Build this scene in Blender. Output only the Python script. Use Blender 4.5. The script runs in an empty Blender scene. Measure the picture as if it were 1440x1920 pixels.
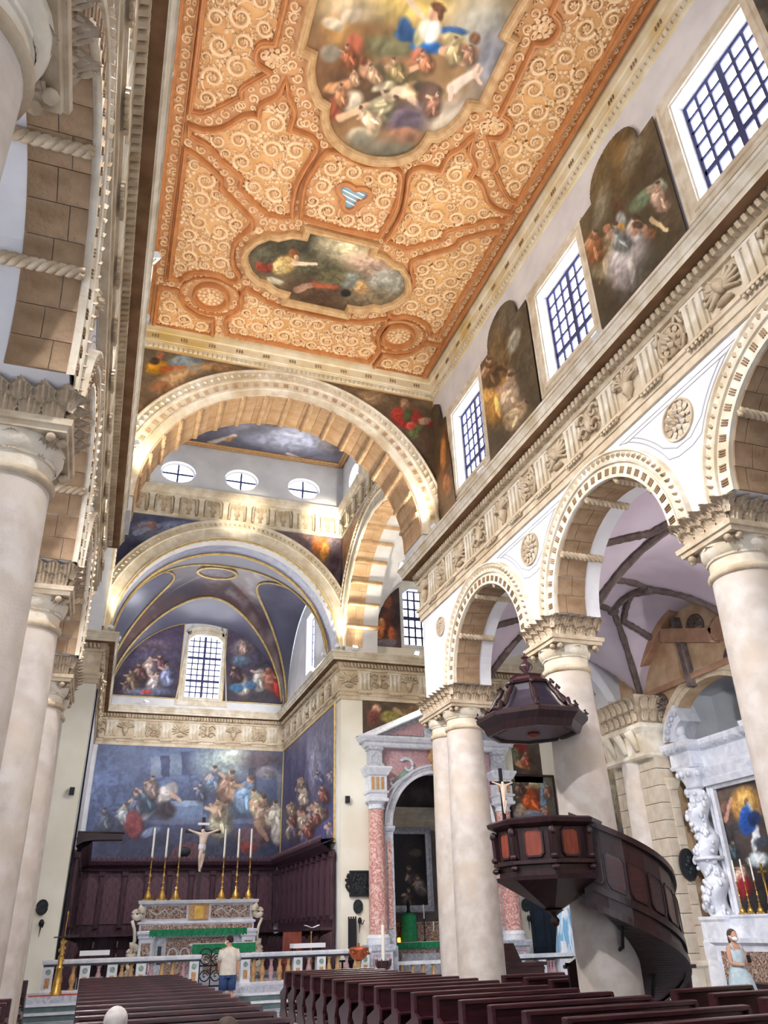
import bpy, bmesh, math, random
import numpy as np
from math import sin, cos, pi, sqrt, radians
from mathutils import Vector, Matrix
from mathutils.geometry import tessellate_polygon

sc = bpy.context.scene
col = sc.collection

# ------------------------------------------------------------------ camera
F_PX, PCX, PCY = 1450.4, 720.0, 960.0            # focal length and centre for a 1440 x 1920 frame
YAW, PITCH, ROLL = 0.3418, 0.4948, -0.0292
CAM = np.array([-3.45, 0.0, 1.79])
_F = np.array([sin(YAW)*cos(PITCH), cos(YAW)*cos(PITCH), sin(PITCH)])
_r = np.cross(_F, [0, 0, 1.0]); _r /= np.linalg.norm(_r)
_u = np.cross(_r, _F)
CM = np.array([_r*cos(ROLL)+_u*sin(ROLL), -_r*sin(ROLL)+_u*cos(ROLL), -_F]).T
cd = bpy.data.cameras.new('camera'); cam = bpy.data.objects.new('camera', cd); col.objects.link(cam)
cd.sensor_fit = 'VERTICAL'; cd.sensor_height = 36.0; cd.lens = 36.0*F_PX/1920.0
cd.clip_start = 0.05; cd.clip_end = 300
cam.matrix_world = Matrix([[*CM[0], CAM[0]], [*CM[1], CAM[1]], [*CM[2], CAM[2]], [0, 0, 0, 1]])
sc.camera = cam

# ------------------------------------------------------------------ world and exposure
w = bpy.data.worlds.new('sky'); sc.world = w; w.use_nodes = True
bg = w.node_tree.nodes['Background']; bg.inputs[0].default_value = (0.80, 0.90, 1.0, 1); bg.inputs[1].default_value = 5.0
sc.view_settings.view_transform = 'Standard'; sc.view_settings.look = 'None'
sc.view_settings.exposure = 1.0; sc.view_settings.gamma = 1.0; sc.view_settings.use_curve_mapping = False
try:
    sc.cycles.use_denoising = True
    sc.cycles.max_bounces = 4; sc.cycles.diffuse_bounces = 3; sc.cycles.glossy_bounces = 2; sc.cycles.transmission_bounces = 2; sc.cycles.use_light_tree = False; sc.cycles.use_adaptive_sampling = True; sc.cycles.adaptive_threshold = 0.04
    sc.cycles.sample_clamp_indirect = 6.0; sc.cycles.caustics_reflective = False; sc.cycles.caustics_refractive = False
except Exception: pass
PANE_LIGHT = 4.5        # daylight coming through the frosted panes
FLOOD = 0.55             # scale of the floodlights on the cornices

def lamp(kind, name, loc, energy, color=(1, 1, 1), size=0.2, rot=None, spot=None, blend=0.6):
    d = bpy.data.lights.new(name, kind); d.energy = energy; d.color = color
    if kind == 'AREA': d.size = size
    else: d.shadow_soft_size = size
    if spot: d.spot_size = spot; d.spot_blend = blend
    o = bpy.data.objects.new(name, d); col.objects.link(o); o.location = loc
    if rot is not None:                            # rot = point it looks at
        o.rotation_euler = (Vector(rot)-Vector(loc)).to_track_quat('-Z', 'Y').to_euler()
    return o

# ------------------------------------------------------------------ measuring: photo pixel -> point on a plane of the room
def ray(u, v): return CM @ np.array([(u-PCX)/F_PX, -(v-PCY)/F_PX, -1.0])
def on(ax, c, u, v):
    r = ray(u, v); return CAM + r*((c-CAM[ax])/r[ax])
def onx(u, v, c): return on(0, c, u, v)
def ony(u, v, c): return on(1, c, u, v)
def onz(u, v, c): return on(2, c, u, v)

# ------------------------------------------------------------------ mesh helpers
def srgb(c):
    c = np.asarray(c, float)/255.0
    return np.where(c <= 0.04045, c/12.92, ((c+0.055)/1.055)**2.4)

class MB:
    def __init__(s): s.v = []; s.f = []; s.n = 0
    def add(s, vs, fs):
        vs = np.asarray(vs, float).reshape(-1, 3); k = s.n
        s.v.append(vs); s.n += len(vs)
        for f in fs: s.f.append(tuple(i+k for i in f))
        return s
    def box(s, a, b):
        x0, y0, z0 = a; x1, y1, z1 = b
        v = [(x0,y0,z0),(x1,y0,z0),(x1,y1,z0),(x0,y1,z0),(x0,y0,z1),(x1,y0,z1),(x1,y1,z1),(x0,y1,z1)]
        return s.add(v, [(0,3,2,1),(4,5,6,7),(0,1,5,4),(1,2,6,5),(2,3,7,6),(3,0,4,7)])
    def bar(s, p, q, w, h=None):                   # rectangular bar between two points
        p = np.array(p, float); q = np.array(q, float); h = h or w
        t = q-p; L = np.linalg.norm(t); t = t/max(L, 1e-9)
        up = np.array([0, 0, 1.0]) if abs(t[2]) < 0.95 else np.array([0, 1.0, 0])
        a = np.cross(t, up); a /= np.linalg.norm(a); b = np.cross(a, t)
        v = []
        for c in (p, q):
            for i, j in ((-1,-1),(1,-1),(1,1),(-1,1)): v.append(c+a*i*w/2+b*j*h/2)
        return s.add(v, [(0,1,2,3),(7,6,5,4),(0,4,5,1),(1,5,6,2),(2,6,7,3),(3,7,4,0)])
    def grid(s, P, close_u=False, close_v=False):  # P (n,m,3)
        P = np.asarray(P, float); n, m = P.shape[:2]; fs = []
        for i in range(n if close_u else n-1):
            i2 = (i+1) % n
            for j in range(m if close_v else m-1):
                j2 = (j+1) % m
                fs.append((i*m+j, i*m+j2, i2*m+j2, i2*m+j))
        return s.add(P.reshape(-1, 3), fs)
    def lathe(s, c, prof, seg=20, a0=0.0, a1=2*pi, sx=1.0, sy=1.0, caps=True, off=0.0):
        full = abs(a1-a0-2*pi) < 1e-6
        k = seg if full else seg+1
        A = a0+off+(a1-a0)*np.arange(k)/seg
        P = np.zeros((len(prof), k, 3))
        for i, (r, z) in enumerate(prof):
            P[i,:,0] = c[0]+r*sx*np.cos(A); P[i,:,1] = c[1]+r*sy*np.sin(A); P[i,:,2] = c[2]+z
        s.grid(P, close_v=full)
        if caps and full:
            for i, rev in ((0, True), (len(prof)-1, False)):
                if prof[i][0] > 1e-4:
                    idx = list(range(s.n-len(prof)*k+i*k, s.n-len(prof)*k+i*k+k))
                    s.f.append(tuple(reversed(idx)) if rev else tuple(idx))
        return s
    def tube(s, path, r, seg=6, closed=False, flat=1.0):
        P = np.asarray(path, float); n = len(P)
        r = np.full(n, r, float) if np.isscalar(r) else np.asarray(r, float)
        T = np.gradient(P, axis=0) if not closed else (np.roll(P, -1, 0)-np.roll(P, 1, 0))
        T /= np.maximum(np.linalg.norm(T, axis=1, keepdims=True), 1e-9)
        up = np.array([0, 0, 1.0]) if np.abs(T[:, 2]).mean() < 0.8 else np.array([0, 1.0, 0.13])
        A = np.cross(T, up); A /= np.maximum(np.linalg.norm(A, axis=1, keepdims=True), 1e-9); B = np.cross(A, T)
        th = 2*pi*np.arange(seg)/seg
        G = P[:,None,:]+r[:,None,None]*(np.cos(th)[None,:,None]*A[:,None,:]+flat*np.sin(th)[None,:,None]*B[:,None,:])
        s.grid(G, close_u=closed, close_v=True)
        if not closed:
            k = s.n-n*seg
            s.f.append(tuple(range(k+seg-1, k-1, -1))); s.f.append(tuple(range(s.n-seg, s.n)))
        return s
    def ball(s, c, r, seg=12, rings=8, rot=None):
        r = (r, r, r) if np.isscalar(r) else r
        ph = np.linspace(0.02, pi-0.02, rings+1); th = 2*pi*np.arange(seg)/seg
        P = np.stack([np.outer(np.sin(ph), np.cos(th))*r[0], np.outer(np.sin(ph), np.sin(th))*r[1], np.outer(np.cos(ph), np.ones(seg))*r[2]], -1)
        if rot is not None: P = P @ np.array(rot.to_matrix() if hasattr(rot, 'to_matrix') else rot).T
        return s.grid((P+np.array(c))[::-1], close_v=True)
    def sweep(s, path, prof, to3, closed=False):
        """path (n,2); prof [(offset to the left, height)]; to3(a,b,h) -> xyz; mitred corners."""
        P = np.asarray(path, float); n = len(P)
        nx = np.roll(P, -1, 0)-P; pv = P-np.roll(P, 1, 0)
        if not closed: nx[-1] = pv[-1]; pv[0] = nx[0]
        nx /= np.maximum(np.linalg.norm(nx, axis=1, keepdims=True), 1e-9); pv /= np.maximum(np.linalg.norm(pv, axis=1, keepdims=True), 1e-9)
        n1 = np.stack([-pv[:,1], pv[:,0]], 1); n2 = np.stack([-nx[:,1], nx[:,0]], 1)
        m = n1+n2; d = 1.0+(n1*n2).sum(1); m = m/np.maximum(d, 0.35)[:,None]
        G = np.zeros((n, len(prof), 3))
        for j, (o, h) in enumerate(prof):
            q = P+m*o
            for i in range(n): G[i, j] = to3(q[i,0], q[i,1], h)
        return s.grid(G, close_u=closed)
    def poly(s, outer, holes, to3, h0=0.0, h1=None, jamb=True):
        """flat wall with holes; a second skin at h1 and the reveals between when h1 is given"""
        loops = [[Vector((a, b, 0)) for a, b in outer]]+[[Vector((a, b, 0)) for a, b in h] for h in holes]
        flat = [p for l in loops for p in l]
        tri = tessellate_polygon(loops)
        s.add([to3(p.x, p.y, h0) for p in flat], tri)
        if h1 is not None:
            s.add([to3(p.x, p.y, h1) for p in flat], [tuple(reversed(t)) for t in tri])
            if jamb:
                for l in loops:
                    k = len(l)
                    s.add([to3(p.x, p.y, h0) for p in l]+[to3(p.x, p.y, h1) for p in l], [(i, (i+1) % k, k+(i+1) % k, k+i) for i in range(k)])
        return s
    def mesh(s, name):
        me = bpy.data.meshes.new(name)
        me.from_pydata(np.concatenate(s.v).tolist() if s.v else [], [], s.f); me.update()
        return me
    def build(s, name, m=None, parent=None, smooth=False, fixn=True, **k):
        me = s.mesh(name)
        if fixn and len(s.f) < 60000:
            b = bmesh.new(); b.from_mesh(me); bmesh.ops.recalc_face_normals(b, faces=b.faces); b.to_mesh(me); b.free()
        return link(name, me, m, parent, smooth, **k)

def link(name, me, m=None, parent=None, smooth=False, label=None, cat=None, group=None, kind=None, loc=None):
    o = bpy.data.objects.new(name, me); col.objects.link(o)
    if m and not me.materials: me.materials.append(m)
    if smooth:
        me.shade_smooth()
        if smooth != True:
            md = o.modifiers.new('edges', 'EDGE_SPLIT'); md.split_angle = radians(smooth)
    if parent: o.parent = parent
    if loc is not None: o.location = loc
    return tag(o, label, cat, group, kind)

def tag(o, label=None, cat=None, group=None, kind=None):
    if label: o['label'] = label
    if cat: o['category'] = cat
    if group: o['group'] = group
    if kind: o['kind'] = kind
    return o

def thing(name, label, cat, loc=(0, 0, 0), rz=0.0, group=None, kind=None):
    o = bpy.data.objects.new(name, None); col.objects.link(o); o.empty_display_size = 0.1
    o.location = loc; o.rotation_euler = (0, 0, rz)
    return tag(o, label, cat, group, kind)

def dup(root, loc=None, rz=None, label=None, group=None, scale=None):
    r = root.copy(); col.objects.link(r)
    if loc is not None: r.location = loc
    if rz is not None: r.rotation_euler = (0, 0, rz)
    if scale is not None: r.scale = scale
    if label: r['label'] = label
    if group: r['group'] = group
    for ch in list(root.children):
        c = ch.copy(); col.objects.link(c); c.parent = r
        for g in ch.children:
            d = g.copy(); col.objects.link(d); d.parent = c
    return r

def arc(cx, cy, r, a0, a1, n, ry=None):
    t = np.linspace(a0, a1, n); return [(cx+r*cos(a), cy+(ry or r)*sin(a)) for a in t]

# planes of the room: (a, b, h) -> xyz, h towards the room
def PX(c, s=-1): return lambda a, b, h: (c+s*h, a, b)      # wall x = c, a = y, b = z
def PY(c, s=-1): return lambda a, b, h: (a, c+s*h, b)      # wall y = c, a = x, b = z
def PZ(c, s=-1): return lambda a, b, h: (a, b, c+s*h)      # ceiling z = c
def rect(a0, b0, a1, b1): return [(a0, b0), (a1, b0), (a1, b1), (a0, b1)]

# ------------------------------------------------------------------ materials
MATS = {}
def mat(name, c, rough=0.7, c2=None, scale=3.0, detail=3.0, bump=0.0, bscale=40.0, metal=0.0, spec=0.3, contrast=(0.35, 0.65), stretch=None, emit=None, es=0.0, dist=0.0, dark=None, dscale=0.7):
    m = bpy.data.materials.new(name); m.use_nodes = True; nt = m.node_tree; N = nt.nodes; L = nt.links
    b = N['Principled BSDF']; b.inputs['Roughness'].default_value = rough; b.inputs['Metallic'].default_value = metal
    b.inputs['Specular IOR Level'].default_value = spec
    col4 = lambda q: (*srgb(q), 1)
    b.inputs['Base Color'].default_value = col4(c)
    tc = N.new('ShaderNodeTexCoord'); vec = tc.outputs['Object']
    if stretch:
        mp = N.new('ShaderNodeMapping'); mp.inputs['Scale'].default_value = stretch; L.new(vec, mp.inputs[0]); vec = mp.outputs[0]
    if c2 is not None:
        nz = N.new('ShaderNodeTexNoise'); nz.inputs['Scale'].default_value = scale; nz.inputs['Detail'].default_value = detail; nz.inputs['Distortion'].default_value = dist
        L.new(vec, nz.inputs['Vector'])
        rp = N.new('ShaderNodeValToRGB'); rp.color_ramp.elements[0].position = contrast[0]; rp.color_ramp.elements[1].position = contrast[1]
        rp.color_ramp.elements[0].color = col4(c); rp.color_ramp.elements[1].color = col4(c2)
        L.new(nz.outputs[0], rp.inputs[0]); out = rp.outputs[0]
        if dark is not None:
            n2 = N.new('ShaderNodeTexNoise'); n2.inputs['Scale'].default_value = dscale; n2.inputs['Detail'].default_value = 3; L.new(vec, n2.inputs['Vector'])
            r2 = N.new('ShaderNodeValToRGB'); r2.color_ramp.elements[0].position = 0.5; r2.color_ramp.elements[1].position = 0.72
            L.new(n2.outputs[0], r2.inputs[0])
            mx = N.new('ShaderNodeMixRGB'); L.new(r2.outputs[0], mx.inputs[0]); L.new(out, mx.inputs[1]); mx.inputs[2].default_value = col4(dark); out = mx.outputs[0]
        L.new(out, b.inputs['Base Color'])
    if bump:
        n3 = N.new('ShaderNodeTexNoise'); n3.inputs['Scale'].default_value = bscale; n3.inputs['Detail'].default_value = 1.5; L.new(vec, n3.inputs['Vector'])
        bp = N.new('ShaderNodeBump'); bp.inputs['Strength'].default_value = bump; bp.inputs['Distance'].default_value = 0.02
        L.new(n3.outputs[0], bp.inputs['Height']); L.new(bp.outputs[0], b.inputs['Normal'])
    if emit is not None:
        b.inputs['Emission Color'].default_value = col4(emit); b.inputs['Emission Strength'].default_value = es
    MATS[name] = m
    return m

M = {}
M['plaster'] = mat('white_plaster', (232,233,236), 0.85, (216,217,222), 1.3, bump=0.05, bscale=30)
M['cream'] = mat('cream_plaster', (244,240,226), 0.85, (232,226,208), 0.8, bump=0.04, bscale=30)
M['lilac'] = mat('vault_plaster', (222,210,220), 0.9, (204,190,202), 0.9, bump=0.06, bscale=12)
M['stone'] = mat('carved_limestone', (216,201,176), 0.85, (190,170,142), 5, bump=0.35, bscale=28, dark=(166,146,120), dscale=1.4)
M['stone_pale'] = mat('pale_limestone', (236,229,214), 0.8, (214,202,180), 4, bump=0.25, bscale=30, dark=(196,180,150), dscale=1.2)
M['shaft'] = mat('column_limestone', (212,205,198), 0.75, (194,184,174), 4, bump=0.15, bscale=45, dark=(204,188,168), dscale=0.8)
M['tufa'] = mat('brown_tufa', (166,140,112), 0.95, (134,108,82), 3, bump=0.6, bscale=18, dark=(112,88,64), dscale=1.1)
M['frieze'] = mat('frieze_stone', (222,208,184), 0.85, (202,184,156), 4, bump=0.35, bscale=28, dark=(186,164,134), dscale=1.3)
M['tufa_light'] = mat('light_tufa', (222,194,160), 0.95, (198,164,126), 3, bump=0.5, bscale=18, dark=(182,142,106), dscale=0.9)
M['mortar'] = mat('mortar', (196,178,152), 0.95, (176,156,130), 6)
M['rib'] = mat('grey_rib_stone', (122,108,104), 0.95, (98,86,82), 6, bump=0.8, bscale=22)
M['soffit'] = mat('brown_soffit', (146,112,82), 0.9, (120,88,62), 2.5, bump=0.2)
M['ceil_ground'] = mat('gilt_ceiling_ground', (230,183,128), 0.6, (216,165,108), 1.6, bump=0.08, bscale=25, dark=(214,160,120), dscale=0.4)  # darker than the carving, standing in for shade in the recesses
M['ceil_band'] = mat('gilt_ceiling_band', (214,164,118), 0.6, (198,146,100), 2.0, bump=0.1, bscale=25)
M['ceil_relief'] = mat('gilt_carving', (246,216,178), 0.5, (234,198,154), 5, bump=0.1, bscale=40)  # lighter than the ground, relief shading put into the colour
M['ceil_mould'] = mat('gilt_moulding', (200,138,86), 0.45, (182,118,70), 4, spec=0.5)
M['frame_gold'] = mat('pale_gilt_frame', (214,178,130), 0.4, (188,146,98), 5, spec=0.5)
M['gold'] = mat('gold', (222,184,104), 0.3, (196,150,70), 8, metal=0.8)
M['goldline'] = mat('gilt_line', (214,190,130), 0.45, (190,160,100), 6, metal=0.3)
M['white_marble'] = mat('white_marble', (232,234,240), 0.4, (206,210,222), 3, dist=1.5, spec=0.5)
M['grey_marble'] = mat('grey_veined_marble', (204,208,216), 0.35, (160,164,178), 4, dist=2.5, spec=0.5)
M['red_marble'] = mat('red_veined_marble', (184,122,114), 0.3, (226,194,186), 5, dist=3.0, contrast=(0.42,0.62), spec=0.5)
M['pink_marble'] = mat('pink_marble', (202,168,170), 0.35, (174,136,146), 4, dist=3.0, spec=0.5)
M['green_marble'] = mat('green_marble', (150,176,160), 0.35, (112,138,124), 5, dist=3.0)
M['inlay'] = mat('inlaid_marble', (112,70,58), 0.35, (190,176,160), 7, dist=4.0, contrast=(0.45,0.56))
M['inlay_ochre'] = mat('ochre_marble', (206,166,118), 0.35, (178,134,88), 6, dist=3.0)
M['dark_marble'] = mat('dark_marble', (40,44,50), 0.3, (64,68,74), 6, dist=2.0)
M['wood'] = mat('dark_walnut', (54,31,34), 0.35, (36,20,24), 3, stretch=(8,1,1), bump=0.1, bscale=30, spec=0.5)
M['pew'] = mat('pew_wood', (70,36,40), 0.28, (48,24,30), 3, stretch=(1,8,8), bump=0.08, bscale=30, spec=0.6)
M['panel_red'] = mat('reddish_veneer', (140,66,48), 0.4, (112,48,36), 3, stretch=(6,6,1), spec=0.5)
M['stall'] = mat('choir_walnut', (84,58,66), 0.45, (58,38,48), 3, stretch=(6,6,1), bump=0.2, bscale=20)
M['stall_panel'] = mat('choir_panel', (104,74,82), 0.45, (76,52,62), 4, stretch=(6,6,1))
M['iron'] = mat('black_iron', (30,30,36), 0.5)
M['bar'] = mat('window_bar', (62,66,108), 0.6)
M['bronze'] = mat('dark_bronze', (52,58,60), 0.45, (34,38,40), 12, metal=0.4)
M['copper'] = mat('copper', (198,112,78), 0.3, (168,84,56), 8, metal=0.8)
M['cloth_white'] = mat('white_linen', (240,241,246), 0.9)
M['cloth_green'] = mat('green_altar_cloth', (44,142,96), 0.8, (36,122,80), 10)
M['wax'] = mat('candle_wax', (244,240,228), 0.5)
M['skin'] = mat('skin', (206,156,130), 0.6)
M['slate'] = mat('slate_step', (104,122,122), 0.6, (84,100,102), 5)
M['light_body'] = mat('floodlight_body', (236,238,244), 0.4)
M['bulb'] = mat('floodlight_glass', (255,250,235), 0.3, emit=(255,240,205), es=12.0)
M['skyblue'] = mat('blue_paint', (150,186,206), 0.6)
M['red_rug'] = mat('red_rug', (196,92,72), 0.95, (170,70,56), 12)

def pane_mat(name, c, s):
    m = mat(name, c, 0.3, emit=c, es=s); return m
M['pane'] = pane_mat('frosted_pane', (250,251,255), PANE_LIGHT)

# painted canvas: colours stored on the canvas grid
def canvas_mat(name='painted_canvas', rough=0.45, spec=0.35):
    m = bpy.data.materials.new(name); m.use_nodes = True; nt = m.node_tree
    b = nt.nodes['Principled BSDF']; b.inputs['Roughness'].default_value = rough; b.inputs['Specular IOR Level'].default_value = spec
    a = nt.nodes.new('ShaderNodeVertexColor'); a.layer_name = 'paint'
    nt.links.new(a.outputs[0], b.inputs['Base Color'])
    return m
M['canvas'] = canvas_mat()
M['fresco'] = canvas_mat('painted_vault', 0.35, 0.5)
# ================================================================== THE SHELL
XW, XO, XC, ZS, RI = 4.15, 5.10, 4.6, 6.93, 1.72
XWS = {1: 4.15, -1: 4.36}; XCS = {1: 4.6, -1: 4.80}        # the shaded arcade stands a little farther out
COLY = [-1.95, 2.9, 7.75, 12.5, 17.3]
ARCHY = [0.475, 5.325, 10.125, 14.9]
rnd = random.Random(7)

fl = MB(); fl.box((-14, -7, -0.2), (14, 24.3, 0.0)); fl.box((-14, 24.3, -0.2), (-5.0, 27, 0.0)); fl.box((5.0, 24.3, -0.2), (14, 31.5, 0.0))
mfl = mat('floor_marble', (206,210,222), 0.25, (150,158,172), 1.0, stretch=(0.6,4.0,1), contrast=(0.47,0.53), detail=1, spec=0.5)
floor = fl.build('floor', mfl, kind='structure')
tag(floor, 'pale grey and white marble paving between the pews')
st = MB(); st.box((-4.9, 24.3, 0), (4.9, 24.62, 0.17)); st.box((-4.9, 24.62, 0), (4.9, 24.95, 0.34))
trim_steps = st.build('trim_1', M['slate'], kind='structure', label='grey stone steps climbing to the sanctuary')
tr = MB()
for z, y0, y1 in ((0.17, 24.27, 24.64), (0.34, 24.59, 24.97)): tr.box((-4.9, y0, z-0.04), (4.9, y1, z+0.005))
tr.build('tread', M['white_marble'], trim_steps)
cf = MB(); cf.box((-4.9, 24.95, 0.0), (4.9, 27, 0.5)); cf.box((-4.2, 27, 0), (4.2, 36.3, 0.5))
cf.build('floor_sanctuary', M['grey_marble'], kind='structure', label='raised grey marble floor of the sanctuary')

# ---- arcade walls ---------------------------------------------------------------
def arcade_outline():
    o = [(-6.0, ZS)]
    for c in ARCHY:
        o += [(c+RI*cos(a), ZS+RI*sin(a)) for a in np.linspace(pi, 0, 33)]
    o += [(18.5, ZS), (18.5, 9.2), (-6.0, 9.2)]
    return o
WALL = {}
for side, s in (('right', 1), ('left', -1)):
    b = MB(); b.poly(arcade_outline(), [], PX(s*XWS[s], -s), 0, -(XO-XW))
    WALL[side] = b.build('wall_'+side, M['plaster'], kind='structure', label='white plastered arcade wall above the %s columns' % ('pulpit-side' if s > 0 else 'shaded'))

# stone blocks lining the soffits, carved ropes across them, archivolts
def polar_block(x0, x1, r0, r1, da):
    m = MB(); V = []
    for x in (x0, x1):
        for r in (r0, r1):
            for a in (-da/2, 0, da/2): V.append((x, r*sin(a), r*cos(a)))
    F = [(0,1,4,3),(1,2,5,4),(6,9,10,7),(7,10,11,8),(0,6,7,1),(1,7,8,2),(3,4,10,9),(4,5,11,10),(0,3,9,6),(2,8,11,5)]
    return m.add(V, F).mesh('stone_block')
NB = 15; DA = pi/NB
blk = []
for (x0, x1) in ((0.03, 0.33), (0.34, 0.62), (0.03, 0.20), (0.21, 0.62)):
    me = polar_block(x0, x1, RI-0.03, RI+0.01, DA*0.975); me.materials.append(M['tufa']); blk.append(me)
def rope_mesh(L, r, turns):
    m = MB(); t = np.linspace(0, 1, 26)
    for ph in (0, 2*pi/3, 4*pi/3):
        p = np.stack([t*L, 0.55*r*np.cos(turns*2*pi*t+ph), 0.55*r*np.sin(turns*2*pi*t+ph)], 1); m.tube(p, r*0.62, 5)
    me = m.mesh('rope_rib'); me.shade_smooth(); return me
rope = rope_mesh(0.9, 0.07, 3.2); rope.materials.append(M['stone'])
def egg_ring(m, cy, cz, r, n, to3, size, a0=0.0, a1=pi, depth=0.06):
    for k in range(n):
        a = a0+(a1-a0)*(k+0.5)/n; ca, sa = cos(a), sin(a); dl = (a1-a0)*r/n
        V = []
        for (dr, dt, h) in ((-size, 0, 0), (0, -0.42*dl, 0.01), (size, -0.2*dl, 0.0), (size, 0.2*dl, 0.0), (0, 0.42*dl, 0.01), (0.25*size, 0.16*dl, depth), (-0.35*size, -0.05*dl, depth*0.9)):
            rr = r+dr; V.append(to3(cy+rr*ca-dt*sa, cz+rr*sa+dt*ca, h))
        m.add(V, [(0,1,6),(1,2,5,6),(2,3,5),(3,4,5),(4,0,6,5)])
def flute_ring(m, cy, cz, r0, r1, n, to3, h, a0=0.03, a1=pi-0.03, per=3):
    for k in range(n):
        a = a0+(a1-a0)*(k+0.5)/n; w = (a1-a0)/n
        for j in range(per):
            b0 = a+(j-(per-1)/2)*w*0.17; d = w*0.05
            V = [to3(cy+r*cos(q), cz+r*sin(q), hh) for hh in (h-0.01, h+0.02) for r, q in ((r0, b0-d), (r1, b0-d), (r1, b0+d), (r0, b0+d))]
            m.add(V, [(4,5,6,7),(0,1,5,4),(1,2,6,5),(2,3,7,6),(3,0,4,7)])
AV = [(0.0, -0.05), (0.0, 0.05), (-0.20, 0.05), (-0.20, 0.03), (-0.25, 0.03), (-0.255, 0.075), (-0.29, 0.09), (-0.30, 0.06), (-0.43, 0.06), (-0.45, 0.10), (-0.48, 0.10), (-0.49, 0.0)]
for side, s in (('right', 1), ('left', -1)):
    W = WALL[side]; to3 = PX(s*XWS[s], -s)
    for ai, c in enumerate(ARCHY):
        p = arc(c, ZS, RI-0.005, 0, pi, 49)
        b = MB().sweep(p, AV, to3); a = b.build('archivolt', M['stone_pale'], W, smooth=30)
        b = MB(); egg_ring(b, c, ZS, RI+0.365, 44, to3, 0.075, depth=0.13); b.build('leaf_moulding', M['stone'], a, kind='stuff')
        b = MB(); flute_ring(b, c, ZS, RI+0.05, RI+0.17, 26, to3, 0.05); b.build('fluting', M['tufa'], a, kind='stuff')  # raised bars in darker stone stand in for the shade of grooves
        for k in range(NB):
            for me in (blk[0:2] if k % 2 else blk[2:4]):
                o = link('stone_block', me, None, W, loc=(s*XWS[s], c, ZS)); o.rotation_euler = (pi/2-DA*(k+0.5), 0, 0); o.scale = (s, 1, 1)
        for a in (38, 80, 112, 146):
            o = link('rope_rib', rope, None, W, loc=(s*(XWS[s]+0.02), c+(RI-0.03)*cos(radians(a)), ZS+(RI-0.03)*sin(radians(a)))); o.scale = (s, 1, 1)

# incised panels and rosettes on the spandrels
def rosette(to3, a, b_, R, petals=12, h=0.05, rings=3):
    m = MB()
    m.sweep(arc(a, b_, R*1.04, 0, 2*pi*31/32, 32), [(0, 0), (0, h*0.8), (R*0.09, h*0.8), (R*0.12, 0.0)], to3, closed=True)
    for q in range(rings):
        r0 = R*(0.95-0.32*q); r1 = R*(0.45-0.2*q) if q < 2 else 0.0; n = max(5, petals-3*q)
        for k in range(n):
            a0 = 2*pi*(k+0.5*q)/n; d = pi/n*0.85; hh = h*(0.7+0.6*q)
            pts = [(r1, 0, hh*0.5), (r1*0.55+r0*0.45, -d, hh*0.7), (r0*0.9, -d*0.75, hh*0.8), (r0, 0, hh*0.65), (r0*0.9, d*0.75, hh*0.8), (r1*0.55+r0*0.45, d, hh*0.7), (r0*0.68, 0, hh*1.5)]
            m.add([to3(a+r*cos(a0+t), b_+r*sin(a0+t), z) for r, t, z in pts], [(0,1,6),(1,2,6),(2,3,6),(3,4,6),(4,5,6),(5,0,6)])
    return m
M['incise'] = mat('incised_line', (170,172,180), 0.9)
for side, s in (('right', 1), ('left', -1)):
    W = WALL[side]; to3 = PX(s*XWS[s], -s)
    for y in COLY[1:]:
        yy = y if y < 17 else 17.25
        R = 0.33 if y < 17 else 0.24
        rosette(to3, yy, 8.56, R).build('roundel', M['stone'], W)
        if y > 17: continue
        for g in (0, 0.075):
            q = [(yy-1.45+2.4*g, 9.0-g), (yy+1.45-2.4*g, 9.0-g)]
            lo = [(yy+x_, ZS+sqrt(max(0.0, (RI+0.60+g)**2-(2.4-abs(x_))**2))) for x_ in np.linspace(1.22-2*g, 0.38+g, 8)]
            lo2 = [(2*yy-a, z) for a, z in reversed(lo)]
            path = q+lo+[(yy+0.16, 8.0+g*2), (yy-0.16, 8.0+g*2)]+lo2
            MB().sweep(path, [(0.012, 0.0), (0.0, 0.012), (-0.012, 0.0)], to3, closed=True).build('incised_panel', M['incise'], W)

# ---- entablature running round the whole church -----------------------------------------
PATH = [(XW, -6), (XW, 18.5), (13, 18.5), (13, 26.7), (4.2, 26.7), (4.2, 36.2), (-4.15, 36.2), (-4.15, 26.7), (-13, 26.7), (-13, 18.5), (-4.30, 18.5), (-4.30, -6)]
flat = lambda a, b, h: (a, b, h)
tr2 = MB().sweep(PATH, [(-0.16, 9.141), (0, 9.14), (0.05, 9.14), (0.05, 9.28), (0.08, 9.28), (0.08, 9.40), (0.12, 9.41), (0.12, 9.49), (0.03, 9.49), (0.03, 10.2), (0.09, 10.21), (0.11, 10.27)], flat)
trim_e = tr2.build('trim_2', M['frieze'], kind='structure', label='carved pale stone frieze with triglyphs running round the church')
MB().sweep(PATH, [(0.11, 10.27), (0.14, 10.45), (0.19, 10.47)], flat).build('bed_moulding', M['stone'], trim_e)
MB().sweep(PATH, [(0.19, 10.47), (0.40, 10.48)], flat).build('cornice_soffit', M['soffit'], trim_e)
MB().sweep(PATH, [(0.40, 10.48), (0.40, 10.58), (0.425, 10.585), (0.44, 10.65), (0.47, 10.70), (0.47, 10.73), (0.50, 10.74), (0.50, 10.80), (-0.3, 10.84)], flat).build('cornice', M['stone_pale'], trim_e)

def seg_points(p, q, step, off):
    p = np.array(p, float); q = np.array(q, float); L = np.linalg.norm(q-p); t = (q-p)/L; n = np.array([-t[1], t[0]])
    k = int(L/step); return [(p+t*(step*(i+0.5)+(L-k*step)/2)+n*off, t, n) for i in range(k)]
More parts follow.
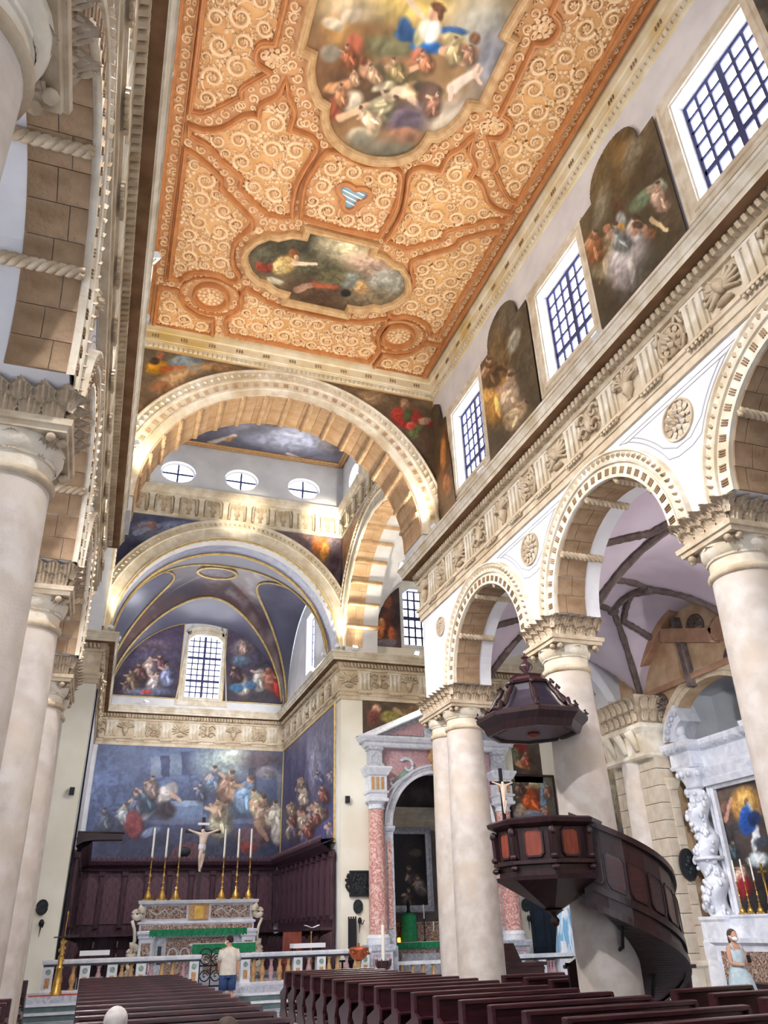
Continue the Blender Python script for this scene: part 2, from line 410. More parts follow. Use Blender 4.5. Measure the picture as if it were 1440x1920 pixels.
# rope of dentils under the cornice
dn = MB()
for i in range(len(PATH)-1):
    if i in (1, 2, 8, 9): continue
    for c, t, n in seg_points(PATH[i], PATH[i+1], 0.13, 0.0):
        P = [c+n*0.10-t*0.05, c+n*0.10+t*0.02, c+n*0.235+t*0.05, c+n*0.235-t*0.02]
        dn.add([(x, y, 10.30) for x, y in P]+[(x+t[0]*0.03, y+t[1]*0.03, 10.44) for x, y in P], [(3,2,1,0),(4,5,6,7),(0,1,5,4),(1,2,6,5),(2,3,7,6),(3,0,4,7)])
dn.build('dentil_rope', M['stone'], trim_e, kind='stuff', fixn=False)

# triglyphs, guttae strips and carved metopes: one mesh each, placed along the frieze
tg = MB(); tg.box((-0.24, -0.02, -0.345), (0.24, 0.035, 0.345)); tg.box((-0.27, -0.02, 0.30), (0.27, 0.055, 0.355))
for x in (-0.155, 0.0, 0.155): tg.box((x-0.045, 0.03, -0.345), (x+0.045, 0.085, 0.27))
tg_me = tg.mesh('triglyph'); tg_me.materials.append(M['stone_pale'])
gt = MB(); gt.box((-0.27, 0, 0), (0.27, 0.05, 0.035))
for k in range(6): gt.box((-0.25+k*0.09, 0, -0.05), (-0.20+k*0.09, 0.04, 0.0))
gt_me = gt.mesh('guttae'); gt_me.materials.append(M['stone'])
def metope_mesh(kind, rr):
    m = MB()
    to = lambda a, b, h: (a, h, b)
    if kind == 0:
        rosette(to, 0, 0, 0.24, 8, 0.05, 3).v and None
        q = rosette(to, 0, 0, 0.24, 8, 0.05, 3); m.add(np.concatenate(q.v), q.f)
        for sx in (-1, 1):
            for sz in (-1, 1):
                t = np.linspace(0, 1, 10); m.tube(np.stack([sx*(0.14+0.15*t), 0.03+0*t, sz*(0.2+0.09*np.sin(t*5))], 1), 0.022, 5)
    elif kind == 1:                                  # vase with branches
        m.lathe((0, 0.02, -0.27), [(0.05, 0), (0.03, 0.06), (0.11, 0.16), (0.09, 0.24), (0.12, 0.27)], 10, sy=0.5)
        for k in range(7):
            a = radians(25+k*22); t = np.linspace(0, 1, 8)
            m.tube(np.stack([cos(a)*0.27*t*(1+0.2*t), 0.03+0.03*np.sin(t*3), 0.0+sin(a)*0.26*t], 1), 0.03*(1-0.5*t), 5)
            m.ball((cos(a)*0.30, 0.04, sin(a)*0.25), (0.045, 0.03, 0.045), 6, 4)
    elif kind == 2:                                  # trophy of scrolls
        for sx in (-1, 1):
            for k in range(2):
                t = np.linspace(0, 1, 18); a = 6.5*t; r = 0.14*(1-0.75*t)
                m.tube(np.stack([sx*(0.16+r*np.cos(a)), 0.035+0*t, (0.14-0.27*k)+r*np.sin(a)], 1), 0.028*(1-0.4*t), 5)
        m.ball((0, 0.03, 0.02), (0.08, 0.05, 0.2), 8, 6)
    else:                                            # winged head
        m.ball((0, 0.04, 0.05), (0.09, 0.07, 0.11), 8, 6)
        for sx in (-1, 1):
            for k in range(5):
                a = radians(-35+k*24); t = np.linspace(0.2, 1, 6)
                m.tube(np.stack([sx*0.33*t*cos(a), 0.025+0*t, 0.02+0.28*t*sin(a)], 1), 0.04*(1.05-0.6*t), 5)
        m.ball((0, 0.03, -0.2), (0.14, 0.04, 0.06), 8, 5)
    m.v = [np.concatenate(m.v)*np.array([1.15, 1.9, 1.12])]; me = m.mesh('metope_relief'); me.materials.append(M['stone']); me.shade_smooth(); return me
MET = [metope_mesh(k, rnd) for k in range(4)]
cnt = 0
for i in range(len(PATH)-1):
    if i in (2, 8): continue
    for c, t, n in seg_points(PATH[i], PATH[i+1], 1.18, 0.03):
        rz = math.atan2(t[1], t[0])
        if i in (0, 10) and c[1] < 1.5: continue
        o = link('triglyph', tg_me, None, trim_e, loc=(c[0], c[1], 9.845)); o.rotation_euler = (0, 0, rz)
        g = c+n*0.09; o = link('guttae', gt_me, None, trim_e, loc=(g[0], g[1], 9.375)); o.rotation_euler = (0, 0, rz)
        d = c+t*0.59; o = link('metope_relief', MET[cnt % 4], None, trim_e, loc=(d[0], d[1], 9.84)); o.rotation_euler = (0, 0, rz); o.scale = (1, 0.4 if i == 10 else 1, 1); cnt += 1

# ---- windows: frame, bars, one object for each pane ------------------------------------
WN = [0]
def window(to3, a0, b0, a1, b1, nx, nz, label, arch=False, group_x=(), group_z=(), bw=0.03, frame=0.0, oval=False):
    WN[0] += 1
    root = thing('window_%d' % WN[0], label, None, kind='structure'); root['kind'] = 'structure'
    ca, cb = (a0+a1)/2, (b0+b1)/2; A, B = (a1-a0)/2, (b1-b0)/2
    if oval:
        loop = arc(ca, cb, A, 0, 2*pi*39/40, 40, B)
        MB().sweep(loop, [(0.03, -0.02), (0.03, 0.04), (-0.05, 0.04), (-0.05, -0.02)], to3, closed=True).build('frame', M['plaster'], root)
    else:
        MB().sweep(rect(a0, b0, a1, b1), [(0.04, -0.03), (0.04, 0.03), (-0.03, 0.03), (-0.03, -0.03)], to3, closed=True).build('frame', M['bar'], root)
    xs = np.linspace(a0, a1, nx+1); zs = np.linspace(b0, b1, nz+1)
    def chord(v, c, r, R, c2):
        if not oval: return None
        k = sqrt(max(0.0, 1-((v-c)/r)**2))*R; return c2-k, c2+k
    for i in range(1, nx):
        w_ = bw*(2.0 if i in group_x else 1.0); lo, hi = chord(xs[i], ca, A, B, cb) or (b0, b1)
        m = MB(); m.add([to3(a, b, h) for h in (-0.02, 0.035) for a, b in rect(xs[i]-w_/2, lo, xs[i]+w_/2, hi)], [(0,3,2,1),(4,5,6,7),(0,1,5,4),(1,2,6,5),(2,3,7,6),(3,0,4,7)]); m.build('bar', M['bar'], root)
    for j in range(1, nz):
        w_ = bw*(2.0 if j in group_z else 1.0); lo, hi = chord(zs[j], cb, B, A, ca) or (a0, a1)
        m = MB(); m.add([to3(a, b, h) for h in (-0.02, 0.03) for a, b in rect(lo, zs[j]-w_/2, hi, zs[j]+w_/2)], [(0,3,2,1),(4,5,6,7),(0,1,5,4),(1,2,6,5),(2,3,7,6),(3,0,4,7)]); m.build('bar', M['bar'], root)
    if oval:
        for i in range(2):
            for j in range(2):
                a_ = [(0, 0), (pi/2, pi), (pi, 3*pi/2), (3*pi/2, 2*pi)]
                s0 = (i*2+j)*pi/2
                pl = [(ca, cb)]+arc(ca, cb, A*0.99, s0, s0+pi/2, 9, B*0.99)
                MB().poly(pl, [], to3, 0.0).build('pane', M['pane'], root, fixn=False)
    else:
        dx, dz = xs[1]-xs[0], zs[1]-zs[0]
        m = MB(); m.poly(rect(-dx/2, -dz/2, dx/2, dz/2), [], to3, 0.0)
        o0 = np.array(to3(0, 0, 0)); me = m.mesh('pane'); me.materials.append(M['pane'])
        for i in range(nx):
            for j in range(nz):
                p = np.array(to3((xs[i]+xs[i+1])/2, (zs[j]+zs[j+1])/2, 0))-o0
                link('pane', me, None, root, loc=p)
    return root

# ---- clerestory of the nave -------------------------------------------------------------
XCL = 4.3; ZCEIL = 16.36
WY = [0.65, 5.45, 10.25, 15.02]
for side, s in (('right', 1), ('left', -1)):
    holes = [rect(y-0.87, 11.86, y+0.87, 14.24) for y in WY]
    cw = MB().poly(rect(-6, 10.7, 17.2, 16.5), holes, PX(s*XCL, -s), 0, -0.7).build('wall_clerestory_'+side, M['plaster'], kind='structure', label='white clerestory wall with barred windows on the %s' % ('pulpit side' if s > 0 else 'side above the shaded arcade'))
    for k, y in enumerate(WY):
        nm = ['behind the viewer', 'nearest', 'middle', 'farthest'][k]
        window(PX(s*(XCL+0.28), -s), y-0.84, 11.88, y+0.84, 14.22, 6, 7, '%s barred clerestory window of the nave, %s' % (nm, 'pulpit side' if s > 0 else 'shaded side'), group_x=(3,), group_z=(2,), bw=0.055)
        if s > 0 or k > 0:
            f = MB().sweep(rect(y-0.89, 11.84, y+0.89, 14.26), [(0.0, -0.3), (0.0, 0.05), (-0.10, 0.06), (-0.12, 0.03), (-0.20, 0.03), (-0.22, 0.07), (-0.27, 0.07), (-0.27, 0.0)], PX(s*XCL, -s), closed=True)
            f.build('window_surround', M['stone_pale'], cw)
UP = [(XCL, -6), (XCL, 17.15), (-XCL, 17.15), (-XCL, -6)]
tr3 = MB().sweep(UP, [(0, 15.58), (0.03, 15.60), (0.03, 15.66), (0.05, 15.66), (0.05, 15.78), (0.10, 15.80), (0.10, 15.84), (0.12, 15.86), (0.12, 16.10), (0.16, 16.12), (0.18, 16.22), (0.20, 16.34), (0.20, 16.40)], flat)
trim_u = tr3.build('trim_3', mat('cream_cornice', (238,230,206), 0.8, (222,206,168), 2.2, bump=0.1, dark=(208,182,120), dscale=0.9), kind='structure', label='cream painted cornice with small dentils under the carved ceiling')
dn = MB()
for i in range(3):
    for c, t, n in seg_points(UP[i], UP[i+1], 0.13, 0.045):
        dn.box((c[0]-0.045, c[1]-0.045, 15.67), (c[0]+0.045, c[1]+0.045, 15.76))
dn.build('dentils', M['stone_pale'], trim_u, kind='stuff', fixn=False)
nt_ = MB()
for i in range(3):
    for c, t, n in seg_points(UP[i], UP[i+1], 0.75, 0.12):
        for k in (-1, 0, 1): q = c+t*0.07*k; nt_.box((q[0]-0.018, q[1]-0.018, 15.93), (q[0]+0.018, q[1]+0.018, 16.03))
nt_.build('small_glyphs', M['tufa'], trim_u, kind='stuff', fixn=False)

# ---- triumphal arch ------------------------------------------------------------------------
def arch_hole(c, zc, r, zb, n=49): return [(c-r, zb)]+[(c+r*cos(a), zc+r*sin(a)) for a in np.linspace(pi, 0, n)]+[(c+r, zb)]
TR, TZ = 3.72, 11.08
o = [(-4.6, 10.7)]+arch_hole(0, TZ, TR, 10.7)+[(4.35, 10.7), (4.35, 19.0), (-4.6, 19.0)]
wt = MB().poly(o, [], PY(17.15), 0, -1.35).build('wall_triumphal', M['plaster'], kind='structure', label='end wall of the nave with the great stone arch')
AV2 = [(0.0, -0.05), (0.0, 0.05), (-0.16, 0.06), (-0.17, 0.09), (-0.22, 0.09), (-0.23, 0.05), (-0.45, 0.05), (-0.47, 0.10), (-0.52, 0.10), (-0.53, 0.06), (-0.74, 0.06), (-0.76, 0.09), (-0.80, 0.09), (-0.80, 0.0)]
a = MB().sweep(arc(0, TZ, TR, 0, pi, 81), AV2, PY(17.15)).build('archivolt', M['stone_pale'], wt, smooth=30)
b = MB(); egg_ring(b, 0, TZ, TR+0.63, 70, PY(17.15), 0.10, depth=0.13); b.build('leaf_moulding', M['stone_pale'], a, kind='stuff')
b = MB(); flute_ring(b, 0, TZ, TR+0.28, TR+0.40, 44, PY(17.15), 0.05); b.build('fluting', M['tufa_light'], a, kind='stuff')  # groove shade put into the darker colour of raised bars
NT = 26; DT = pi/NT
def polar_block_y(y0, y1, r0, r1, da, mm):
    m = MB(); V = []
    for y in (y0, y1):
        for r in (r0, r1):
            for a in (-da/2, da/2): V.append((r*sin(a), y, r*cos(a)))
    m.add(V, [(0,1,3,2),(4,6,7,5),(0,4,5,1),(2,3,7,6),(0,2,6,4),(1,5,7,3)]); me = m.mesh('stone_block'); me.materials.append(mm); return me
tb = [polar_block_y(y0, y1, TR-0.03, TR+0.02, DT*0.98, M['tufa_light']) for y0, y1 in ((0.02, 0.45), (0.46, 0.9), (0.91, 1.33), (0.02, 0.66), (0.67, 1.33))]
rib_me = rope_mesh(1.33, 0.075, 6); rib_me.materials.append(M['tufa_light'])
for k in range(NT):
    for me in (tb[0:3] if k % 2 else tb[3:5]):
        o = link('stone_block', me, None, wt, loc=(0, 17.15, TZ)); o.rotation_euler = (0, DT*(k+0.5)-pi/2, 0)
for k in range(1, 18):
    a = pi*k/18; o = link('rope_rib', rib_me, None, wt, loc=((TR-0.03)*cos(a), 17.16, TZ+(TR-0.03)*sin(a))); o.rotation_euler = (0, 0, pi/2)

# ---- crossing ------------------------------------------------------------------------------
CR, CZ = 4.05, 10.9
XCR = 4.25
ov = [(-2.35, 17.6), (0.1, 17.64), (2.62, 17.66)]
oh = lambda c: arc(c[0], c[1], 0.66, 0, 2*pi*39/40, 40, 0.46)
o = [(-4.3, 10.7)]+arch_hole(0.05, CZ, CR, 10.7)+[(4.3, 10.7), (4.3, 19.0), (-4.3, 19.0)]
we = MB().poly(o, [oh(c) for c in ov], PY(26.7), 0, -0.5).build('wall_chancel_arch', M['plaster'], kind='structure', label='crossing wall over the chancel arch with three oval windows')
for k, c in enumerate(ov):
    window(PY(26.92), c[0]-0.62, c[1]-0.43, c[0]+0.62, c[1]+0.43, 2, 2, ['first', 'middle', 'third'][k]+' oval window above the chancel arch', bw=0.075, oval=True)
AVC = [(0.0, -0.05), (0.0, 0.05), (-0.05, 0.08), (-0.10, 0.05), (-0.14, 0.04), (-0.44, 0.06), (-0.46, 0.10), (-0.50, 0.10), (-0.51, 0.06), (-0.72, 0.08), (-0.74, 0.12), (-0.78, 0.12), (-0.79, 0.0)]
a = MB().sweep(arc(0.05, CZ, CR, 0, pi, 81), AVC, PY(26.7)).build('archivolt', M['stone_pale'], we, smooth=30)
b = MB(); egg_ring(b, 0.05, CZ, CR+0.61, 80, PY(26.7), 0.09, depth=0.14); b.build('leaf_moulding', M['stone'], a, kind='stuff')
MB().sweep(arc(0.05, CZ, CR, 0, pi, 81), [(0.02, -0.02), (0.02, 0.07), (-0.05, 0.07), (-0.05, 0.02)], PY(26.7)).build('gilt_edge', M['goldline'], a)
# side arches to the transepts
TY, TSR = 22.6, 3.72
for side, s in (('right', 1), ('left', -1)):
    o = [(18.5, 10.7)]+arch_hole(TY, 11.0, TSR, 10.7)+[(26.7, 10.7), (26.7, 19.0), (18.5, 19.0)]
    ovs = [(20.1, 17.6), (22.6, 17.6), (25.1, 17.6)]
    wc = MB().poly(o, [oh(c) for c in ovs], PX(s*XCR, -s), 0, -1.25).build('wall_crossing_'+side, M['plaster'], kind='structure', label='crossing wall over the %s transept arch' % ('stone-lined' if s > 0 else 'hidden'))
    for k, c in enumerate(ovs):
        window(PX(s*(XCR+0.3), -s), c[0]-0.62, c[1]-0.43, c[0]+0.62, c[1]+0.43, 2, 2, '%s oval window above the %s transept arch' % (['first', 'second', 'third'][k], 'pulpit-side' if s > 0 else 'shaded'), bw=0.075, oval=True)
    a = MB().sweep(arc(TY, 11.0, TSR, 0, pi, 81), AVC, PX(s*XCR, -s)).build('archivolt', M['stone_pale'], wc, smooth=30)
    b = MB(); egg_ring(b, TY, 11.0, TSR+0.61, 76, PX(s*XCR, -s), 0.09, depth=0.14); b.build('leaf_moulding', M['stone'], a, kind='stuff')
    if s > 0:
        for k in range(22):
            d = pi/22
            for (x0, x1) in (((0.02, 0.34), (0.35, 0.66)) if k % 2 else ((0.02, 0.5), (0.51, 0.66))):
                me = polar_block(x0, x1, TSR-0.03, TSR+0.01, d*0.975); me.materials.append(M['tufa_light'])
                q = link('stone_block', me, None, wc, loc=(XCR, TY, 11.0)); q.rotation_euler = (pi/2-d*(k+0.5), 0, 0)
        rm = rope_mesh(1.2, 0.08, 5); rm.materials.append(M['tufa_light'])
        for ang in range(12, 180, 13):
            link('rope_rib', rm, None, wc, loc=(XCR+0.02, TY+(TSR-0.03)*cos(radians(ang)), 11.0+(TSR-0.03)*sin(radians(ang))))
# niche band and cornice of the crossing
CB = [(XCR, 18.5), (XCR, 26.7), (-XCR, 26.7), (-XCR, 18.5)]
tr4 = MB().sweep(CB, [(0, 15.60), (0.06, 15.62), (0.06, 15.72), (0.02, 15.74), (0.02, 16.42)], flat)
trim_n = tr4.build('trim_4', M['stone_pale'], kind='structure', label='stone band of small shell niches below the oval windows')
MB().sweep(CB, [(0.02, 16.42), (0.14, 16.46), (0.14, 16.56), (0.20, 16.60), (0.24, 16.72), (0.26, 16.86), (0.0, 16.90)], flat).build('cornice', M['stone_pale'], trim_n)
nb = MB()
nb.sweep(arc(0, 0.16, 0.26, 0, pi, 17), [(0, 0), (0, 0.08), (-0.07, 0.08), (-0.07, 0)], lambda a, b, h: (a, h, b)); nb.box((-0.33, 0, -0.32), (-0.26, 0.08, 0.16)); nb.box((0.26, 0, -0.32), (0.33, 0.08, 0.16))
for k in range(7):
    a = pi*(k+0.5)/7; nb.tube([(0.05*cos(a), 0.0, 0.12+0.05*sin(a)), (0.22*cos(a), 0.05, 0.14+0.22*sin(a))], 0.03, 5)
nb.lathe((0, 0.02, -0.30), [(0.08, 0), (0.05, 0.1), (0.13, 0.22), (0.07, 0.34), (0.1, 0.40)], 8, sy=0.4)
nb_me = nb.mesh('shell_niche'); nb_me.materials.append(M['stone'])
pl = MB(); pl.box((-0.09, 0, -0.36), (0.09, 0.12, 0.28)); pl.box((-0.12, 0, 0.28), (0.12, 0.16, 0.36)); pl.box((-0.11, 0, -0.40), (0.11, 0.15, -0.34))
pl_me = pl.mesh('pilaster'); pl_me.materials.append(M['stone_pale'])
for i in range(3):
    for c, t, n in seg_points(CB[i], CB[i+1], 0.91, 0.02):
        rz = math.atan2(t[1], t[0])
        q = link('shell_niche', nb_me, None, trim_n, loc=(c[0], c[1], 16.10)); q.rotation_euler = (0, 0, rz)
        d = c+t*0.455; q = link('pilaster', pl_me, None, trim_n, loc=(d[0], d[1], 16.10)); q.rotation_euler = (0, 0, rz)
MB().box((-4.6, 18.2, 19.0), (4.6, 27.0, 19.1)).build('ceiling_crossing', M['plaster'], kind='structure', label='flat ceiling over the crossing')
MB().sweep([(4.2, 18.5), (4.2, 26.65), (-4.2, 26.65), (-4.2, 18.5)], [(0, 18.85), (0.05, 18.85), (0.10, 18.9), (0.16, 18.88), (0.2, 18.92), (0.2, 18.99)], flat, closed=True).build('trim_5', M['inlay_ochre'], kind='structure', label='gilt wooden frame round the painted crossing ceiling')

# ---- transepts ------------------------------------------------------------------------------
PCX_, PR, PZ_ = 7.75, 1.80, 4.88
hole_portal = [(PCX_-PR, 0.05)]+[(PCX_+PR*cos(a), PZ_+PR*sin(a)) for a in np.linspace(pi, 0, 33)]+[(PCX_+PR, 0.05)]
wte = MB().poly(rect(4.2, 0, 13.2, 15.2), [hole_portal, rect(6.72, 11.4, 8.12, 13.75)], PY(26.7), 0, -0.45).build('wall_transept_right', M['cream'], kind='structure', label='cream transept wall behind the marble portal')
window(PY(26.95), 6.75, 11.42, 8.1, 13.72, 5, 6, 'blue-barred window high in the transept wall above the portal', group_x=(), group_z=(3,), bw=0.075)
MB().sweep([(6.72, 11.4), (8.12, 11.4), (8.12, 13.5), (7.85, 13.72), (7.0, 13.72), (6.72, 13.5)], [(0, -0.25), (0, 0.03), (-0.12, 0.03), (-0.12, 0)], PY(26.7), closed=True).build('window_surround', M['plaster'], wte)
MB().poly(rect(-13.2, 0, -4.15, 15.2), [rect(-8.1, 11.4, -6.7, 13.7)], PY(26.7), 0, -0.45).build('wall_transept_left', M['cream'], kind='structure', label='cream wall beside the sanctuary on the shaded side')
window(PY(26.95), -8.1, 11.4, -6.7, 13.7, 5, 6, 'barred window high in the transept wall on the shaded side', bw=0.045)
for s in (1, -1):
    MB().poly(rect(18.5, 0, 26.7, 15.2), [rect(21.8, 8.0, 23.4, 13.0)] if s < 0 else [], PX(s*13.1, -s), 0, -0.4).build('wall_transept_end_'+('right' if s > 0 else 'left'), M['plaster'], kind='structure', label='plain end wall of the %s transept' % ('right' if s > 0 else 'left'))
    hole = [(5.4, 0.0)]+[(7.5+2.1*cos(a), 6.4+2.1*sin(a)) for a in np.linspace(pi, 0, 25)]+[(9.6, 0.0)]
    oo = [(5.1, 0.0)]+hole+[(13.2, 0.0), (13.2, 15.2), (4.3, 15.2), (4.3, 9.2), (5.1, 9.2)]
    MB().poly([(s*a, b) for a, b in oo], [], PY(18.5, 1), 0, -0.3).build('wall_aisle_end_'+('right' if s > 0 else 'left'), M['plaster'], kind='structure', label='wall between the %s aisle and its transept' % ('right' if s > 0 else 'left'))
window(PX(-13.3, 1), 21.8, 8.0, 23.4, 13.0, 5, 12, 'tall barred window in the end of the shaded transept')
def heightfield(name, xs, ys, zf, m, label, smooth=True, parent=None):
    P = np.zeros((len(ys), len(xs), 3))
    for i, y in enumerate(ys):
        for j, x in enumerate(xs): P[i, j] = (x, y, zf(x, y))
    return MB().grid(P).build(name, m, parent, smooth=smooth, kind=None if parent else 'structure', label=label)
def tvault(x, y):
    zb = 10.9+4.1*sqrt(max(0, 1-((y-22.6)/4.1)**2))
    k = (abs(x)-7.35)/1.95; k = k-2*round(k/2); zl = 10.9+3.25*sqrt(max(0, 1-k*k))
    return max(zb, zl)
for s in (1, -1):
    heightfield('ceiling_transept_'+('right' if s > 0 else 'left'), s*np.linspace(4.9, 13.1, 70), np.linspace(18.5, 26.7, 60), tvault, M['plaster'], 'white vault of the %s transept' % ('right' if s > 0 else 'left'))

# ---- side aisles --------------------------------------------------------------------------------
AX0, AX1 = XO, 9.9
def avault(x, y):
    cx_ = (AX0+AX1)/2; hw = (AX1-AX0)/2
    za = 1.85*max(0, 1-abs((abs(x)-cx_)/hw)**2.2)
    d = min(abs(y-c) for c in ARCHY+[-4.4, 19.6]); zb = 1.85*max(0, 1-(d/2.42)**2.2)
    return 6.95+max(za, zb)+0.1*min(za, zb)
for s in (1, -1):
    nm = 'right' if s > 0 else 'left'
    vo = heightfield('ceiling_aisle_'+nm, s*np.linspace(AX0-0.02, AX1, 40), np.linspace(-6, 18.5, 160), avault, M['lilac'], 'grey lilac aisle vault with dark ribs on the %s' % ('pulpit side' if s > 0 else 'shaded side'))
    # ribs
    def rib(pts, r=0.085):
        t = []
        for (a, b), (c, d) in zip(pts[:-1], pts[1:]):
            for k in np.linspace(0, 1, 12, endpoint=False): t.append((a+(c-a)*k, b+(d-b)*k))
        t.append(pts[-1])
        P = np.array([(s*x, y, avault(x, y)-0.03) for x, y in t])
        rr = random.Random(int(P[0, 1]*100)); R = np.array([r*(0.85+0.3*rr.random()) for _ in P])
        MB().tube(P, R, 6).build('rib', M['rib'], vo)
    cx_ = (AX0+AX1)/2
    for c in ARCHY[1:]:
        h = 2.4
        q = 0.75
        for sy in (-1, 1):
            rib([(AX0+0.05, c+sy*1.3), (AX0+1.05, c+sy*1.1), (AX0+1.5, c+sy*0.75), (AX0+1.15, c)])
            rib([(AX0+0.1, c+sy*2.3), (cx_-q, c+sy*q)])
            rib([(AX1-0.1, c+sy*2.3), (cx_+q, c+sy*q)])
            rib([(cx_-q, c+sy*q), (cx_+q, c+sy*q)])
            rib([(AX1-0.05, c+sy*1.3), (AX1-1.2, c+sy*1.0), (AX1-1.6, c)])
        rib([(cx_-q, c-q), (cx_-q, c+q)]); rib([(cx_+q, c-q), (cx_+q, c+q)])
        for (bx, by) in ((cx_-q, c-q), (cx_-q, c+q), (cx_+q, c-q), (cx_+q, c+q), (AX0+0.55, c+2.38)):
            MB().ball((s*bx, by, avault(bx, by)-0.06), (0.15, 0.15, 0.1), 8, 6).build('boss', M['rib'] if bx > AX0+0.6 else M['stone_pale'], vo)
# aisle outer walls
chap = lambda c: [(c-1.95, 0.02)]+[(c+1.95*cos(a), 4.95+1.95*sin(a)) for a in np.linspace(pi, 0, 33)]+[(c+1.95, 0.02)]
war = MB().poly(rect(-6, 0, 18.5, 9.2), [chap(14.75), chap(9.9)], PX(9.9, -1), 0, -0.35).build('wall_aisle_right', M['tufa_light'], kind='structure', label='stone outer wall of the aisle with arched chapels')
MB().poly(rect(-6, 0, 18.5, 9.2), [rect(c-0.8, 3.5, c+0.8, 6.3) for c in ARCHY], PX(-9.9, 1), 0, -0.35).build('wall_aisle_left', M['plaster'], kind='structure', label='outer wall of the shaded aisle')
for c in ARCHY: window(PX(-10.1, 1), c-0.8, 3.5, c+0.8, 6.3, 5, 7, 'aisle window on the shaded side, bay at %s' % {0.475: 'the door', 5.325: 'the viewer', 10.125: 'the pew ends', 14.9: 'the far columns'}[c])  # windows assumed in the hidden wall, added to light the aisle
for c in (14.75, 9.9):
    MB().sweep(arc(c, 4.95, 1.95, 0, pi, 41), [(0, -0.05), (0, 0.04), (-0.12, 0.05), (-0.13, 0.09), (-0.28, 0.09), (-0.28, 0)], PX(9.9, -1)).build('archivolt', M['stone'], war, smooth=30)
    for y0, y1, z0, z1, x1 in ((c-2.3, c+2.3, 0, 9.2, 12.2),):
        b = MB(); b.box((12.0, y0, 0), (12.2, y1, 7.5)); b.box((10.2, y0-0.1, 0), (12.2, y0, 7.5)); b.box((10.2, y1, 0), (12.2, y1+0.1, 7.5)); b.box((10.2, y0, 7.2), (12.2, y1, 7.5))
        b.build('chapel_shell', M['plaster'], war)

# ---- chancel -----------------------------------------------------------------------------------
for s in (1, -1):
    holes = [rect(30.9, 11.6, 32.3, 14.2)]
    MB().poly(rect(27.14, 0.4, 36.3, 15.5), holes, PX(s*4.2 if s > 0 else -4.15, -s), 0, -0.4).build('wall_chancel_'+('right' if s > 0 else 'left'), M['plaster'], kind='structure', label='%s side wall of the chancel' % ('right' if s > 0 else 'left'))
    window(PX(s*4.5, -s), 30.9, 11.6, 32.3, 14.2, 4, 7, 'side window of the chancel vault on the %s' % ('pulpit side' if s > 0 else 'shaded side'))
wcb = MB().poly(rect(-4.4, 0.4, 4.4, 17.0), [rect(-0.55, 11.42, 1.0, 14.4)], PY(36.2), 0, -0.4).build('wall_back', M['plaster'], kind='structure', label='back wall of the chancel')
window(PY(36.45), -0.58, 11.42, 1.03, 14.45, 6, 11, 'bright arched window in the chancel lunette', group_x=(3,), group_z=(3, 7), bw=0.06)
MB().sweep([(-0.6, 11.38), (1.05, 11.38), (1.05, 14.2)]+arc(0.22, 14.0, 0.83, 0.24, pi-0.24, 9, 0.5)+[(-0.6, 14.2)], [(0.05, -0.25), (0.02, 0.03), (-0.13, 0.05), (-0.15, 0.02), (-0.30, 0.02), (-0.31, 0.06), (-0.36, 0.06), (-0.36, 0)], PY(36.2), closed=True).build('window_surround', M['stone_pale'], wcb)

# ---- entrance front behind the viewer ---------------------------------------------------------
MB().poly(rect(-10.2, 0, 10.2, 16.6), [rect(-1.5, 9.5, 1.5, 13.5), [(-1.4, 0.02), (1.4, 0.02), (1.4, 4.2), (-1.4, 4.2)]], PY(-6.0, 1), 0, -0.5).build('wall_front', M['plaster'], kind='structure', label='entrance wall behind the viewer')  # door opening out of view, added to let daylight in
window(PY(-6.2, 1), -1.5, 9.5, 1.5, 13.5, 6, 8, 'great window over the entrance')  # assumed window behind the camera, added to light the nave
for k, y in enumerate((-7.9, -4.85)): pass
# ================================================================== COLUMNS
def leaf_mesh(w, h, curl, name='leaf', mm=None):
    n, m_ = 8, 9; P = np.zeros((n, m_, 3))
    for i in range(n):
        t = i/(n-1); out = 0.015+curl*(t**2.2); z = h*(t if t < 0.8 else 0.8+0.12*sin((t-0.8)/0.2*pi*0.75))
        if t > 0.9: out += 0.25*curl
        ww = w*(0.62+0.85*t-0.62*t*t)*(1.0, 0.86)[i % 2]*(1.0 if t < 0.95 else 0.6)
        for j in range(m_):
            q = j/(m_-1)*2-1
            P[i, j] = (q*ww/2, out+0.03*(1-q*q)-(0.028 if j % 2 else 0.0)*(0.4+t)-0.035*abs(q)*t, z-0.10*h*q*q*t)
    me = MB().grid(P).mesh(name); me.materials.append(mm or M['stone']); return me
leaf_lo = leaf_mesh(0.27, 0.22, 0.11); leaf_hi = leaf_mesh(0.27, 0.25, 0.17)
cm_ = mat('capital_stone', (206,190,168), 0.9, (172,152,126), 5, bump=0.4, bscale=25, dark=(150,130,108), dscale=1.6)
for me in (leaf_lo, leaf_hi): me.materials[0] = cm_
def sq(h, z): return [(-h, -h, z), (h, -h, z), (h, h, z), (-h, h, z)]
def loft_sq(levels, hy=None):
    P = np.array([[( -h,-(h+(hy or 0)),z),(h,-(h+(hy or 0)),z),(h,h+(hy or 0),z),(-h,h+(hy or 0),z)] for h, z in levels]); m = MB().grid(P, close_v=True)
    k = len(levels)*4; m.f.append((3, 2, 1, 0)); m.f.append((k-4, k-3, k-2, k-1)); return m
